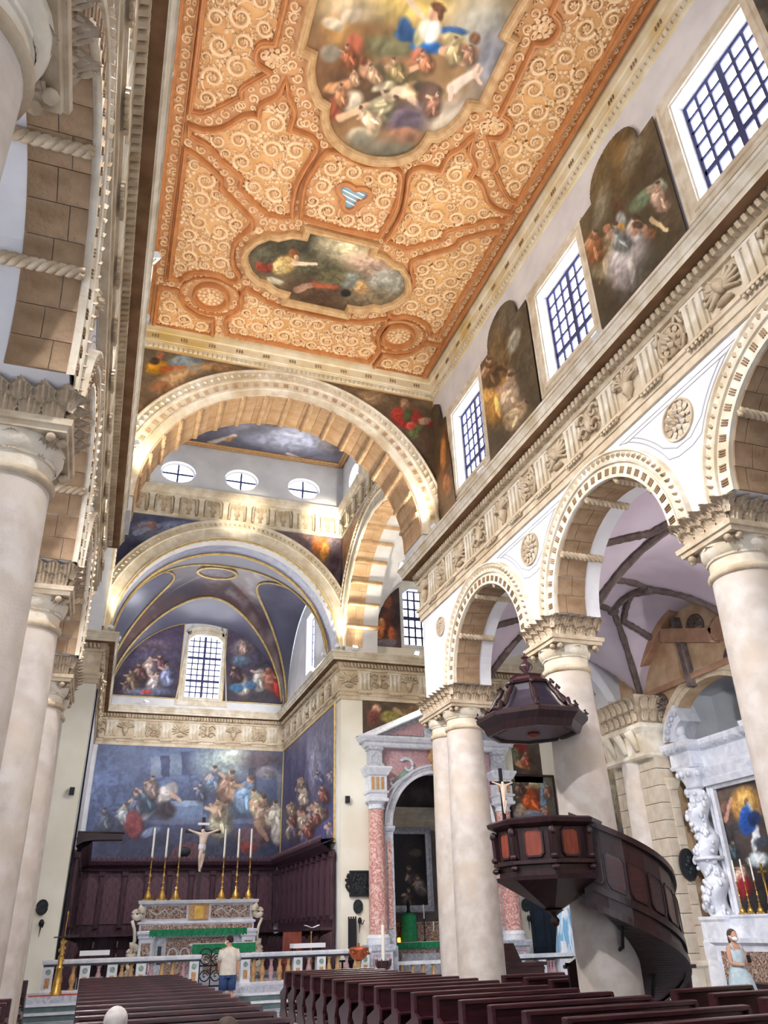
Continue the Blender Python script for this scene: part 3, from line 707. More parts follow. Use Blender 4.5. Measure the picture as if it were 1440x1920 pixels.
def make_column(label, double=False):
    root = thing('stone_column', label, 'column')
    ys = (0.0, 0.95) if double else (0.0,); mid = 0.475 if double else 0.0; hy = 0.475 if double else 0.0
    for y in ys:
        sh = MB(); t = np.linspace(0, 1, 14)
        sh.lathe((0, y, 0), [(0.505-0.085*k**1.7, 0.42+5.52*k) for k in t], 28); s_ = sh.build('shaft', M['shaft'], root, smooth=60)
        MB().lathe((0, y, 0), [(0.66, 0), (0.66, 0.14), (0.64, 0.16), (0.66, 0.21), (0.63, 0.28), (0.56, 0.30), (0.56, 0.34), (0.58, 0.38), (0.53, 0.42)], 28).build('base', M['shaft'], root, smooth=40)
        MB().lathe((0, y, 0), [(0.42, 5.93), (0.455, 5.95), (0.47, 5.99), (0.455, 6.03), (0.42, 6.05)], 28).build('astragal', M['stone'], root, smooth=60)
        MB().lathe((0, y, 0), [(0.415, 6.05), (0.41, 6.19), (0.43, 6.2), (0.435, 6.23), (0.46, 6.25), (0.49, 6.33), (0.50, 6.42)], 28).build('necking', M['stone_pale'], root, smooth=40)
        for k in range(8):
            a = pi/4+k*pi/4; d = k % 2 == 0
            q = link('corner_leaf', leaf_hi, None, root, loc=((0.40 if d else 0.42)*cos(a), y+(0.40 if d else 0.42)*sin(a), 6.20)); q.rotation_euler = (0, 0, a-pi/2); q.scale = (1.0, 1.0 if d else 0.45, 0.82)
        vol = MB()
        for k in range(4):
            a = pi/4+k*pi/2
            for j in (-1, 1): vol.ball((0.60*cos(a)-0.07*j*sin(a), y+0.60*sin(a)+0.07*j*cos(a), 6.37), (0.055, 0.055, 0.05), 8, 6)
        vol.build('volutes', cm_, root, smooth=True)
    ab = loft_sq([(0.50, 6.42), (0.52, 6.42), (0.53, 6.48), (0.56, 6.49), (0.57, 6.56), (0.52, 6.57)], hy); o = ab.build('abacus', M['stone'], root); o.location.y = mid
    ds = loft_sq([(0.45, 6.56), (0.46, 6.72), (0.50, 6.86), (0.55, 6.90), (0.55, 6.935)], hy); d = ds.build('dosseret', cm_, root); d.location.y = mid
    for k in range(4):
        a = k*pi/2; L = 0.46+(hy if k % 2 == 1 else 0.0); off = 0.46+(hy if k % 2 == 0 else 0.0)
        n = 4 if L < 0.6 else 8
        for row, (me, z, nn) in enumerate(((leaf_lo, 6.56, n), (leaf_hi, 6.70, n+1))):
            for i in range(nn):
                p = (i-(nn-1)/2)*(2*L/n)
                # outward direction for k: -y, +x, +y, -x
                ox, oy = [(0, -1), (1, 0), (0, 1), (-1, 0)][k]
                loc = (ox*off+(p if ox == 0 else 0), oy*off+(p if oy == 0 else 0), z)
                q = link('leaf', me, None, d, loc=loc); q.rotation_euler = (0, 0, math.atan2(oy, ox)-pi/2); q.scale = (2*L/n/0.24, 1, 1)
    return root
c0 = make_column('grey stone column with leafy capital carrying the dark wooden pulpit'); c0.location = (XC, COLY[3], 0)
LAB = {(1, 2): 'stone column cut by the edge of the picture, right of the pulpit', (1, 1): 'stone column beyond the edge of the picture on the pulpit side',
       (-1, 1): 'stone column whose leafy capital fills the upper corner of the picture', (-1, 2): 'large stone column with leafy capital, second from the viewer in the shaded arcade',
       (-1, 3): 'stone column with leafy capital, third in the shaded arcade'}
for (s, k), lb in LAB.items():
    dup(c0, ({(-1, 2): -4.83, (-1, 3): -4.87}.get((s, k), s*XCS[s]), {(-1, 1): 3.08, (-1, 2): 7.88}.get((s, k), COLY[k]), 0), 0, label=lb)
d0 = make_column('paired stone columns under one capital between the pulpit and the marble portal', double=True); d0.location = (XC, COLY[4], 0)
dup(d0, (-4.92, COLY[4], 0), 0, label='paired stone columns at the end of the shaded arcade')

# ================================================================== CARVED CEILING
ZC, XM = ZCEIL, 0.06
ceil = MB().box((-4.15, -6, ZC), (4.15, 17.2, ZC+0.12)).build('ceiling', M['ceil_band'], kind='structure', label='carved orange gilt wooden ceiling of the nave')
pzc = PZ(ZC, -1)
def in_poly(P, x, y):
    x = np.asarray(x); y = np.asarray(y); r = np.zeros(x.shape, bool); n = len(P)
    for i in range(n):
        x0, y0 = P[i]; x1, y1 = P[(i+1) % n]
        if y0 == y1: continue
        c = ((y0 > y) != (y1 > y)) & (x < (x1-x0)*(y-y0)/(y1-y0)+x0); r ^= c
    return r
def dist_poly(P, x, y):
    x = np.asarray(x); y = np.asarray(y); d = np.full(x.shape, 1e9); n = len(P)
    for i in range(n):
        x0, y0 = P[i]; x1, y1 = P[(i+1) % n]; dx, dy = x1-x0, y1-y0; L = dx*dx+dy*dy+1e-12
        t = np.clip(((x-x0)*dx+(y-y0)*dy)/L, 0, 1); d = np.minimum(d, np.hypot(x-x0-t*dx, y-y0-t*dy))
    return d
def smooth_poly(P, keep=0.9, n=3):
    """Catmull-Rom through gentle corners, sharp corners kept"""
    P = [np.array(p, float) for p in P]; out = []; N = len(P)
    for i in range(N):
        p0, p1, p2, p3 = P[i-1], P[i], P[(i+1) % N], P[(i+2) % N]
        def ang(a, b, c):
            u = b-a; v = c-b; return np.dot(u, v)/max(1e-9, np.linalg.norm(u)*np.linalg.norm(v))
        s1 = ang(p0, p1, p2) < 0.55; s2 = ang(p1, p2, p3) < 0.55
        m1 = (p2-p1) if s1 else (p2-p0)/2; m2 = (p2-p1) if s2 else (p3-p1)/2
        L = np.linalg.norm(p2-p1); m1 = m1*min(1, L/max(1e-6, np.linalg.norm(m1))); m2 = m2*min(1, L/max(1e-6, np.linalg.norm(m2)))
        for k in range(n):
            t = k/n; out.append(tuple((2*t**3-3*t*t+1)*p1+(t**3-2*t*t+t)*m1+(-2*t**3+3*t*t)*p2+(t**3-t*t)*m2))
    return out
def area(P): return 0.5*sum(P[i][0]*P[(i+1) % len(P)][1]-P[(i+1) % len(P)][0]*P[i][1] for i in range(len(P)))
def ccw(P): return P if area(P) > 0 else P[::-1]
def ribbon(m, path, wd, ht, to3):
    P = np.asarray(path, float); T = np.gradient(P, axis=0); T /= np.maximum(np.linalg.norm(T, axis=1, keepdims=True), 1e-9)
    Nn = np.stack([-T[:,1], T[:,0]], 1); G = np.zeros((len(P), 5, 3))
    for j, (o, h) in enumerate(((-1, 0), (-0.75, 0.75), (0, 1), (0.75, 0.75), (1, 0))):
        q = P+Nn*(wd*o)[:,None]; hh = ht*h
        for i in range(len(P)): G[i, j] = to3(q[i,0], q[i,1], hh[i])
    m.grid(G)
def lobe(m, x, y, a, L, w, h, to3):
    ca, sa = cos(a), sin(a)
    pts = [(0, 0, 0.2), (0.35, 0.5, 0.3), (0.75, 0.42, 0.35), (1, 0.05, 0.2), (0.75, -0.42, 0.35), (0.35, -0.5, 0.3), (0.5, 0, 1.0)]
    m.add([to3(x+L*p*ca-w*q*sa, y+L*p*sa+w*q*ca, h*z) for p, q, z in pts], [(0,1,6),(1,2,6),(2,3,6),(3,4,6),(4,5,6),(5,0,6)])
def scroll(m, x, y, r, a0, hand, to3, rich=True, k=1.0):
    n = 20 if rich else 12
    t = np.linspace(0, 1, n); a = a0+hand*t*(1.25 if rich else 1.2)*2*pi; R = r*(0.86-0.55*t)
    p = np.stack([x+R*np.cos(a), y+R*np.sin(a)], 1)
    wd = r*(0.16-0.09*t)+0.007; ribbon(m, p, wd, k*(0.055+0.5*wd), to3)
    if rich:
        for i in range(13):
            b = a0+hand*(0.05+i*0.49); rr = r*(0.90-0.035*i); L = r*(0.52-0.02*i)*(1.0, 0.7)[i % 2]
            lobe(m, x+rr*cos(b), y+rr*sin(b), b-hand*0.75, L, L*0.5, 0.085*k, to3)
        for i in range(5):
            b = a0+hand*(0.6+i*1.2); rr = r*0.62; lobe(m, x+rr*cos(b), y+rr*sin(b), b+pi-hand*0.9, r*0.30, r*0.17, 0.07*k, to3)
        for i in range(6):
            b = i*pi/3+a0; lobe(m, x, y, b, r*0.31, r*0.24, 0.11*k, to3)
        t = np.linspace(0, 1, 10); q = a0-hand*0.2                       # tendril leaving the scroll
        R2 = r*(0.9+0.55*t); A = q-hand*0.9*t; wd = r*0.09*(1-0.7*t)+0.004
        ribbon(m, np.stack([x+R2*np.cos(A), y+R2*np.sin(A)], 1), wd, k*(0.04+0.4*wd), to3)
    else: lobe(m, x, y, a0, r*0.5, r*0.5, 0.03*k, to3)
def pack(inside, bb, rmin, rmax, seed, tries, gap=0.92):
    """greedy circle packing; inside(x, y) -> free distance (negative outside)"""
    rg = np.random.default_rng(seed); xs = rg.uniform(bb[0], bb[1], tries); ys = rg.uniform(bb[2], bb[3], tries)
    d = inside(xs, ys); ok = d > rmin; xs, ys, d = xs[ok], ys[ok], np.minimum(d[ok], rmax)
    out = []
    for _ in range(700):
        if len(d) == 0: break
        i = int(np.argmax(d)); r = d[i]
        if r < rmin: break
        x, y = xs[i], ys[i]; out.append((x, y, r*gap)); d = np.minimum(d, np.hypot(xs-x, ys-y)-r)
        if (d >= rmin).sum() == 0: break
    return out
MOULD = [(-0.04, 0.0), (-0.04, 0.08), (-0.015, 0.13), (0.02, 0.13), (0.035, 0.09), (0.055, 0.09), (0.07, 0.0)]
MOULD_BIG = [(-0.16, 0.0), (-0.16, 0.10), (-0.13, 0.17), (-0.09, 0.19), (-0.06, 0.16), (-0.04, 0.16), (0.0, 0.12), (0.03, 0.05), (0.03, -0.02)]
pA = [(-3.66, 5.0), (-3.62, 10.45), (-3.36, 10.42), (-2.97, 10.1), (-2.75, 9.87), (-2.68, 9.84), (-2.70, 9.66), (-2.58, 9.5), (-2.35, 9.25), (-2.26, 9.15), (-2.5, 9.06), (-2.57, 8.87), (-2.5, 8.68), (-2.26, 8.6), (-2.22, 7.1), (-2.44, 7.02), (-2.54, 6.8), (-2.46, 6.6), (-2.24, 6.5), (-2.20, 5.0)]
pB = [(-3.6, 10.74), (-3.28, 10.76), (-2.93, 10.59), (-2.61, 10.23), (-2.40, 10.12), (-2.30, 10.12), (-2.29, 9.85), (-2.02, 9.58), (-1.93, 9.19), (-1.79, 9.54), (-1.62, 9.78), (-1.61, 10.21), (-1.17, 10.24), (-0.98, 10.46), (-1.10, 11.01), (-1.18, 11.5), (-1.15, 12.0), (-1.08, 12.37), (-1.45, 12.46), (-1.69, 12.45), (-2.36, 11.95), (-2.39, 11.67), (-2.9, 11.35), (-3.12, 11.14), (-3.58, 10.97)]
pC = [(-3.61, 11.32), (-3.27, 11.47), (-2.78, 11.84), (-2.75, 12.06), (-1.95, 12.74), (-1.95, 13.02), (-2.16, 13.38), (-2.22, 13.8), (-2.13, 14.26), (-1.93, 14.55), (-1.98, 14.78), (-2.15, 14.83), (-2.45, 14.70), (-2.91, 14.74), (-3.19, 14.93), (-3.32, 15.16), (-3.6, 15.14)]
pD = [(-3.82, 15.52), (-3.34, 15.52), (-3.13, 16.01), (-2.78, 16.3), (-2.36, 16.34), (-2.27, 17.0), (-3.84, 17.0)]
pE = [(-1.69, 14.93), (-1.3, 15.12), (-1.04, 15.27), (-0.4, 15.33), (0.8, 15.33), (1.44, 15.27), (1.7, 15.12), (2.09, 14.93), (2.13, 15.19), (2.1, 15.65), (2.3, 16.2), (2.2, 16.8), (-1.9, 16.8), (-2.02, 16.23), (-1.73, 15.65), (-1.78, 15.19)]
pF = [(-0.78, 10.5), (-0.5, 10.42), (0.06, 10.56), (0.62, 10.42), (0.90, 10.5), (1.06, 11.0), (1.13, 11.5), (1.02, 12.32), (0.06, 12.38), (-0.90, 12.32), (-1.01, 11.5), (-0.94, 11.0)]
q_ = [(0, 10.33)]+[(1.04*sin(t), 9.55+0.78*cos(t)) for t in np.linspace(0.25, 1.55, 7)]+[(1.05, 9.44), (1.24, 9.38), (1.42, 9.14), (1.53, 8.85), (1.56, 8.52), (1.80, 8.48), (1.80, 7.22), (1.60, 7.18), (1.66, 6.6), (1.78, 6.0), (1.86, 5.4)]
MAINP = [(XM+a, b) for a, b in q_]+[(XM+a, 10.0-b) for a, b in reversed(q_)]
MAINP += [(2*XM-a, b) for a, b in reversed(MAINP)]
MAINP = [p for i, p in enumerate(MAINP) if i == 0 or np.hypot(p[0]-MAINP[i-1][0], p[1]-MAINP[i-1][1]) > 1e-3]
if np.hypot(MAINP[0][0]-MAINP[-1][0], MAINP[0][1]-MAINP[-1][1]) < 1e-3: MAINP.pop()
SX, SY = 0.18, 13.84
q_ = [(0, -1.18), (0.78, -1.18), (0.78, -0.93), (1.12, -0.90), (1.34, -0.76), (1.42, -0.70), (1.62, -0.70), (1.86, -0.48), (2.0, -0.22), (2.05, 0)]
SMALLP = [(SX+a, SY+b) for a, b in q_]+[(SX+a, SY-b) for a, b in reversed(q_[:-1])]
SMALLP += [(2*SX-a, b) for a, b in reversed(SMALLP[1:-1])]
TREF = [(0.08+r*cos(a), 11.42+r*sin(a)) for a in np.linspace(0, 2*pi, 49)[:-1] for r in [0.27+0.10*cos(3*(a-radians(90)))]]
def main_frame(P, name):
    P = ccw(P); return MB().sweep(P, MOULD_BIG, pzc, closed=True).build(name, M['frame_gold'], ceil, smooth=30)
pass
allp = []
def panel(P, seed, mirror, rmax=0.33, avoid=None):
    P = ccw(smooth_poly(P)); mir = [(2*XM-a, b) for a, b in P]
    allp.append(P); mirror and allp.append(mir)
    g = MB().poly(P, [], pzc, 0.004); ground = g.build('panel', M['ceil_ground'], ceil, fixn=False)
    fr = MB().sweep(P, MOULD, pzc, closed=True).build('moulding', M['ceil_mould'], ground, smooth=30)
    xs = [p[0] for p in P]; ys = [p[1] for p in P]
    def ins(x, y):
        d = np.where(in_poly(P, x, y), dist_poly(P, x, y), -1)-0.06
        if avoid: d = np.minimum(d, np.hypot(x-avoid[0], y-avoid[1])-avoid[2])
        return d
    rl = MB(); hand = 1; rg = random.Random(seed)
    cs = pack(ins, (min(xs), max(xs), min(ys), max(ys)), 0.035, min(rmax, 0.25), seed, 9000)
    for x, y, r in cs:
        hand = -hand
        if r > 0.10: scroll(rl, x, y, r*1.08, rg.uniform(0, 6.28), hand, pzc)
        else:
            b0 = rg.uniform(0, 6.28)
            for i in range(3): lobe(rl, x, y, b0+i*2.1, r*1.5, r*1.1, 0.055, pzc)
    r_ = rl.build('carved_scrolls', M['ceil_relief'], ground, fixn=False, kind='stuff')
    if mirror:
        for o in (ground,):
            c = o.copy(); col.objects.link(c); c.parent = ceil; c.scale = (-1, 1, 1); c.location = (2*XM, 0, 0)
            for ch in o.children: d = ch.copy(); col.objects.link(d); d.parent = c
    return ground
panel(pA, 1, True); panel(pB, 2, True); panel(pC, 3, True); panel(pD, 4, True, 0.26); panel(pE, 5, False, 0.30); panel(pF, 6, False, 0.28, avoid=(0.08, 11.42, 0.42))
# oval medallions with rosettes
for s in (1, -1):
    cx_, cy_ = XM+s*2.58, 15.50; to = pzc
    md = MB().poly(arc(cx_, cy_, 0.43, 0, 2*pi*31/32, 32, 0.45), [], to, 0.004).build('medallion', M['ceil_ground'], ceil, fixn=False)
    MB().sweep(arc(cx_, cy_, 0.43, 0, 2*pi*31/32, 32, 0.45), [(a, b*1.2) for a, b in MOULD], to, closed=True).build('moulding', M['ceil_mould'], md, smooth=30)
    rs = MB()
    for r, n, L in ((0.0, 6, 0.13), (0.12, 9, 0.13), (0.24, 14, 0.12)):
        for k in range(n): a = 2*pi*k/n+r; lobe(rs, cx_+r*cos(a), cy_+r*sin(a), a, L, 0.1, 0.09-0.15*r, to)
    rs.build('carved_rosette', M['ceil_relief'], md, fixn=False)
    allp.append(arc(cx_, cy_, 0.50, 0, 2*pi*31/32, 32, 0.52))
    MB().sweep(arc(cx_, cy_, 0.76, 0, 2*pi*39/40, 40, 0.66), [(a*0.7, b*0.7) for a, b in MOULD], to, closed=True).build('ring_moulding', M['ceil_mould'], md, smooth=30)
    for by in (8.88, 6.8):
        b_ = MB()
        for r, n, L in ((0.0, 6, 0.11), (0.1, 9, 0.12)):
            for k in range(n): a = 2*pi*k/n+r; lobe(b_, XM+s*2.30+r*cos(a), by+r*sin(a), a, L, 0.1, 0.09, to)
        b_.build('boss', M['ceil_relief'], ceil, fixn=False)
# border along the walls
for s in (1, -1):
    x0 = s*3.99; path = [(x0, -5.5), (x0, 17.02)] if s > 0 else [(x0, 17.02), (x0, -5.5)]
    MB().sweep(path, [(a*0.8, b) for a, b in MOULD], pzc).build('border_moulding', M['ceil_mould'], ceil)
    p2 = [(s*3.70, 3.0), (s*3.70, 15.3)]
    MB().sweep(p2, [(a*0.6, b*0.7) for a, b in MOULD], pzc).build('border_moulding', M['ceil_mould'], ceil)
MB().sweep([(-3.9, 17.02), (3.9, 17.02)], [(-a*0.8, b) for a, b in MOULD], pzc).build('border_moulding', M['ceil_mould'], ceil)
# vine running along all the bands
MP, SP = ccw(MAINP), ccw(SMALLP)
def free(x, y):
    d = np.full(x.shape, 9.0)
    for P in allp+[MP, SP]: d = np.minimum(d, np.where(in_poly(P, x, y), -1, dist_poly(P, x, y)-0.05))
    for P in (MP, SP): d = np.minimum(d, np.where(in_poly(P, x, y), -1, dist_poly(P, x, y)-0.18))
    d = np.minimum(d, 3.95-np.abs(x)); d = np.minimum(d, 16.98-y)
    return d
vm = MB(); rg = random.Random(5); hand = 1
for y0 in np.arange(5.0, 17.0, 1.0):
    for x, y, r in pack(free, (-3.95, 3.95, y0, y0+1.0), 0.045, 0.12, int(y0*10), 6000):
        hand = -hand; scroll(vm, x, y, r*1.1, rg.uniform(0, 6.28), hand, pzc, rich=False, k=0.7)
vm.build('band_vine', M['ceil_relief'], ceil, fixn=False, kind='stuff')
# little three-lobed opening with bars
tf = MB().poly(TREF, [], pzc, 0.012).build('trefoil_board', M['skyblue'], ceil, fixn=False)
MB().sweep(ccw(TREF), [(-0.09, 0), (-0.09, 0.08), (-0.03, 0.11), (0.02, 0.08), (0.02, 0)], pzc, closed=True).build('moulding', M['ceil_mould'], tf, smooth=30)
for k in range(4):
    o_ = -0.18+0.115*k; d = np.array([cos(radians(14)), sin(radians(14))]); n = np.array([-d[1], d[0]]); c = np.array([0.08, 11.44])+n*o_
    L = 0.30-0.55*abs(o_+0.02)
    MB().bar((*(c-d*L), ZC-0.03), (*(c+d*L), ZC-0.03), 0.035, 0.02).build('slat', M['cloth_white'], tf)
# ================================================================== PAINTINGS
def vnoise(n, m_, sc_, seed, octv=4):
    rg = np.random.default_rng(seed); out = np.zeros((n, m_)); amp = 1.0; tot = 0
    for o in range(octv):
        k = max(2, int(sc_*2**o)); km = max(2, int(sc_*2**o*m_/max(1, n)))
        g = rg.random((k+2, km+2)); yi = np.linspace(0, k, n); xi = np.linspace(0, km, m_)
        y0 = yi.astype(int); x0 = xi.astype(int); fy = (yi-y0)[:,None]; fx = (xi-x0)[None,:]
        fy = fy*fy*(3-2*fy); fx = fx*fx*(3-2*fx)
        v = g[y0][:,x0]*(1-fy)*(1-fx)+g[y0+1][:,x0]*fy*(1-fx)+g[y0][:,x0+1]*(1-fy)*fx+g[y0+1][:,x0+1]*fy*fx
        out += amp*v; tot += amp; amp *= 0.55
    return out/tot-0.5
AB = {0: (1, 2), 1: (0, 2), 2: (0, 1)}
def figure(u, v, s, robe, skin=(190,156,134), lean=None, hair=(84,66,56)):
    """a small painted figure: robe, lit fold, arm, head"""
    lean = ((u*13+v*7) % 10-5)*0.07 if lean is None else lean
    robe = np.array(robe); lt = np.minimum(255, robe*1.25+18); dk = robe*0.55
    c, q = cos(lean), sin(lean); T = lambda a, b: (u+s*(a*c-b*q), v+s*(a*q+b*c))
    j = ((u*5+v*11) % 7)/7.0
    return [('e', *T(0.06, 0.32), 0.36*s, 0.52*s, lean, dk, 0.4), ('e', *T(-0.05, 0.22), 0.25*s, 0.42*s, lean+0.25, robe), ('e', *T(0.12, 0.55), 0.30*s, 0.18*s, lean-0.5, robe*0.8), ('e', *T(-0.12, 0.12), 0.10*s, 0.27*s, lean+0.4, lt), ('e', *T(0.10, 0.42), 0.06*s, 0.22*s, lean-0.3, lt),
            ('l', *T(-0.10, -0.08), *T(-0.30-0.12*j, 0.22-0.5*j), 0.10*s, skin), ('e', *T(0.0, -0.12), 0.16*s, 0.12*s, lean, robe*0.9), ('e', *T(0.02, -0.31), 0.10*s, 0.125*s, lean, skin), ('e', *T(0.05, -0.38), 0.10*s, 0.07*s, lean, hair)]
def canvas(ax, c, poly, ops, bgc, res=0.03, seed=1, side=-1, grain=26, warp=0.05, lift=0.02, m=None, to=None):
    P = np.array(poly); a0, b0 = P.min(0); a1, b1 = P.max(0)
    na = int(min(330, max(12, (a1-a0)/res))); nb = int(min(330, max(12, (b1-b0)/res)))
    ga = np.linspace(a0, a1, na); gb = np.linspace(b0, b1, nb); A, B = np.meshgrid(ga, gb)
    ia, ib = AB[ax]
    wa = warp*(vnoise(nb, na, 8, seed+1, 5)*2+vnoise(nb, na, 30, seed+5, 3)); wb = warp*(vnoise(nb, na, 8, seed+2, 5)*2+vnoise(nb, na, 30, seed+6, 3)); fn = vnoise(nb, na, 12, seed+7, 4)
    Aw, Bw = A+wa, B+wb
    t = ((B-b0)/(b1-b0))[..., None]; top, bot = np.array(bgc[0], float), np.array(bgc[1], float)
    C = bot+(top-bot)*t
    f = to or (lambda u, v: on(ax, c, u, v)[[ia, ib]])
    flat_ops = []
    for o in ops: flat_ops += o if isinstance(o, list) else [o]
    for o in flat_ops:
        if o[0] == 'e':
            _, u, v, ru, rv, an, cc = o[:7]; soft = o[7] if len(o) > 7 else (0.45 if max(ru, rv) > 34 else 0.22); al = o[8] if len(o) > 8 else 0.95
            p = f(u, v); e1 = f(u+ru*cos(an), v+ru*sin(an))-p; e2 = f(u-rv*sin(an), v+rv*cos(an))-p
            det = e1[0]*e2[1]-e1[1]*e2[0]
            if abs(det) < 1e-12: continue
            da, db = Aw-p[0], Bw-p[1]; x = (da*e2[1]-db*e2[0])/det; y = (db*e1[0]-da*e1[1])/det
            r = np.sqrt(x*x+y*y); k = np.clip((1+soft-r)/(2*soft), 0, 1)*al; fold = 0.12*np.sin(4.0*x+2.2*y+16*fn+(u*7+v*3) % 6)-0.16*(x*0.6+y*0.8)
        elif o[0] == 'l':
            _, u0, v0, u1, v1, w_, cc = o[:7]; p = f(u0, v0); q = f(u1, v1); ww = np.linalg.norm(f(u0, v0+w_)-p)*0.5+np.linalg.norm(f(u0+w_, v0)-p)*0.25
            d = q-p; L = (d*d).sum()+1e-9; s_ = np.clip(((Aw-p[0])*d[0]+(Bw-p[1])*d[1])/L, 0, 1)
            r = np.hypot(Aw-p[0]-s_*d[0], Bw-p[1]-s_*d[1])/(ww*(1-0.35*s_)); k = np.clip((1.25-r)/0.5, 0, 1)*0.95; fold = 0.12*fn
        elif o[0] == 'p':
            _, pts, cc = o; Q = [tuple(f(u, v)) for u, v in pts]; k = in_poly(Q, Aw, Bw)*0.95; fold = 0.2*fn
        else: continue
        C = C+(np.array(cc, float)*(1+fold)[..., None]-C)*k[..., None]
    gn = vnoise(nb, na, 7, seed+3, 6); gn2 = vnoise(nb, na, 40, seed+4, 3)
    C = C*(1+(gn*0.75+gn2*0.35)[..., None]*grain/26*0.8)
    C = np.clip(C, 6, 250)
    keep = in_poly([tuple(p) for p in P], (A[:-1,:-1]+A[1:,1:])/2, (B[:-1,:-1]+B[1:,1:])/2)
    V = np.zeros((nb, na, 3)); V[..., ia] = A; V[..., ib] = B; V[..., ax] = c+side*lift
    idx = np.arange(nb*na).reshape(nb, na)
    q = np.stack([idx[:-1,:-1], idx[:-1,1:], idx[1:,1:], idx[1:,:-1]], -1)[keep]
    used = np.unique(q); remap = -np.ones(nb*na, int); remap[used] = np.arange(len(used))
    me = bpy.data.meshes.new('canvas'); me.from_pydata(V.reshape(-1, 3)[used].tolist(), [], remap[q].tolist()); me.update()
    at = me.color_attributes.new('paint', 'BYTE_COLOR', 'POINT')
    lin = np.ones((len(used), 4)); lin[:, :3] = srgb(C.reshape(-1, 3)[used]); at.data.foreach_set('color', lin.ravel().astype(np.float32))
    me.materials.append(m or M['canvas'])
    return me
def painting(label, ax, c, poly, ops, bgc, frame=None, fm=None, side=-1, name='painting', cat='painting', back=0.0, **k):
    root = thing(name, label, cat)
    link('canvas', canvas(ax, c, poly, ops, bgc, side=side, **k), None, root)
    to = {0: PX, 1: PY, 2: PZ}[ax](c, side)
    pp = ccw(list(poly))
    MB().poly(pp, [], to, 0.012, -back).build('stretcher', M['wood'], root)
    if frame: MB().sweep(pp, frame, to, closed=True).build('frame', fm or M['wood'], root)
    return root
FR = [(0.015, 0.0), (0.015, 0.05), (-0.05, 0.06), (-0.07, 0.03), (-0.07, -0.02)]
FRT = [(0.01, 0.0), (0.01, 0.035), (-0.025, 0.035), (-0.025, -0.02)]
e, l = 'e', 'l'
# ---- great ceiling painting
ops = [(e,750,5,130,34,0,(236,204,122)), (e,660,20,60,30,0,(206,184,150)), (e,905,55,60,60,0,(176,172,160)), (e,930,120,45,60,0,(140,140,154)), (e,640,135,60,70,0,(98,70,50)), (e,690,95,60,42,0,(140,98,62)),
 (e,640,60,35,30,0,(196,150,92)), (e,625,45,22,12,0.3,(226,210,184)), (e,660,30,24,14,-0.3,(216,196,170)), (e,745,112,52,48,0,(92,88,64)), (e,725,82,46,16,0.1,(120,116,86)), (e,770,60,30,13,0,(44,86,140)), (e,760,48,14,20,0,(46,80,126)), (e,800,86,30,14,0.2,(34,94,168)), (e,846,58,30,8,0.1,(44,84,138)),
 (e,790,58,12,28,0.3,(176,166,122)), (l,762,-8,792,28,9,(232,200,170)), (e,806,55,19,24,0,(240,232,222)), (e,814,24,13,14,0,(206,160,130)), (e,822,12,16,9,0.4,(96,62,42)), (e,826,26,6,12,0,(90,60,44)),
 (e,668,82,18,20,0,(176,100,74)), (e,655,104,16,9,0,(196,134,100)), (e,690,128,13,18,0.2,(200,150,118)), (e,686,112,9,9,0,(120,74,54)), (e,705,142,13,10,0,(206,160,130)), (e,760,117,42,13,0.1,(156,106,80)), (l,748,137,798,118,9,(220,168,134)), (e,785,99,15,13,0,(166,100,78)), (e,745,125,20,14,0,(168,132,92)),
 (l,830,95,870,120,11,(206,164,132)), (e,850,74,24,10,0.3,(176,160,116)), (e,890,72,11,12,0,(120,84,60)), (e,870,95,28,12,0,(140,92,66)), (l,850,165,892,137,15,(240,220,206)), (e,895,128,11,10,0,(226,196,178)), (l,848,165,845,188,6,(226,190,170)), (l,890,140,900,158,6,(230,200,180)),
 (e,720,190,38,26,0.2,(70,56,44)), (l,685,208,762,160,13,(196,186,156)), (e,720,160,22,8,-0.4,(206,196,166)), (e,738,216,20,9,-0.4,(214,200,168)), (e,758,172,24,11,0.3,(236,206,176)), (l,772,184,802,204,10,(236,200,170)), (l,802,204,810,180,7,(230,190,160)), (e,778,160,13,10,0,(196,154,116)), (e,802,165,30,12,0.3,(58,54,44)), (e,806,185,22,30,0,(84,64,56)), (e,765,222,46,26,0,(88,76,92)),
 (e,625,165,16,11,0,(190,140,96)), (e,662,190,22,20,0,(212,198,176)), (e,628,206,11,22,0,(156,84,62)), (l,638,222,694,196,10,(222,186,150)), (e,645,160,28,10,-0.3,(196,146,110)), (e,680,256,26,18,0,(156,148,128)), (e,704,232,12,26,0.2,(206,182,150)), (e,735,283,60,14,0,(112,108,94)), (e,842,232,40,32,0,(170,160,146)), (e,760,252,30,14,0,(150,106,84)), (e,620,100,22,16,0,(150,140,124)), figure(655,98,40,(150,90,60)), figure(702,132,36,(196,156,126)), figure(640,172,38,(170,120,84)), figure(742,122,42,(150,130,92)), figure(795,108,38,(176,116,86)), figure(850,88,44,(176,156,116)), figure(728,192,56,(156,146,116), lean=0.8), figure(690,215,44,(210,180,150), lean=-0.7), figure(815,190,40,(120,84,70), lean=0.3), figure(668,140,30,(180,140,110)), figure(880,98,34,(150,112,90)), (e,700,270,50,16,0,(128,122,108),0.6,0.6), (e,880,200,40,30,0,(150,146,146),0.6,0.6)]
painting('great lobed ceiling painting of figures among clouds round a woman in blue', 2, ZC, MAINP, ops, ((132,100,70),(190,160,110)), frame=MOULD_BIG, fm=M['frame_gold'], res=0.022, seed=11, warp=0.06, lift=0.025)
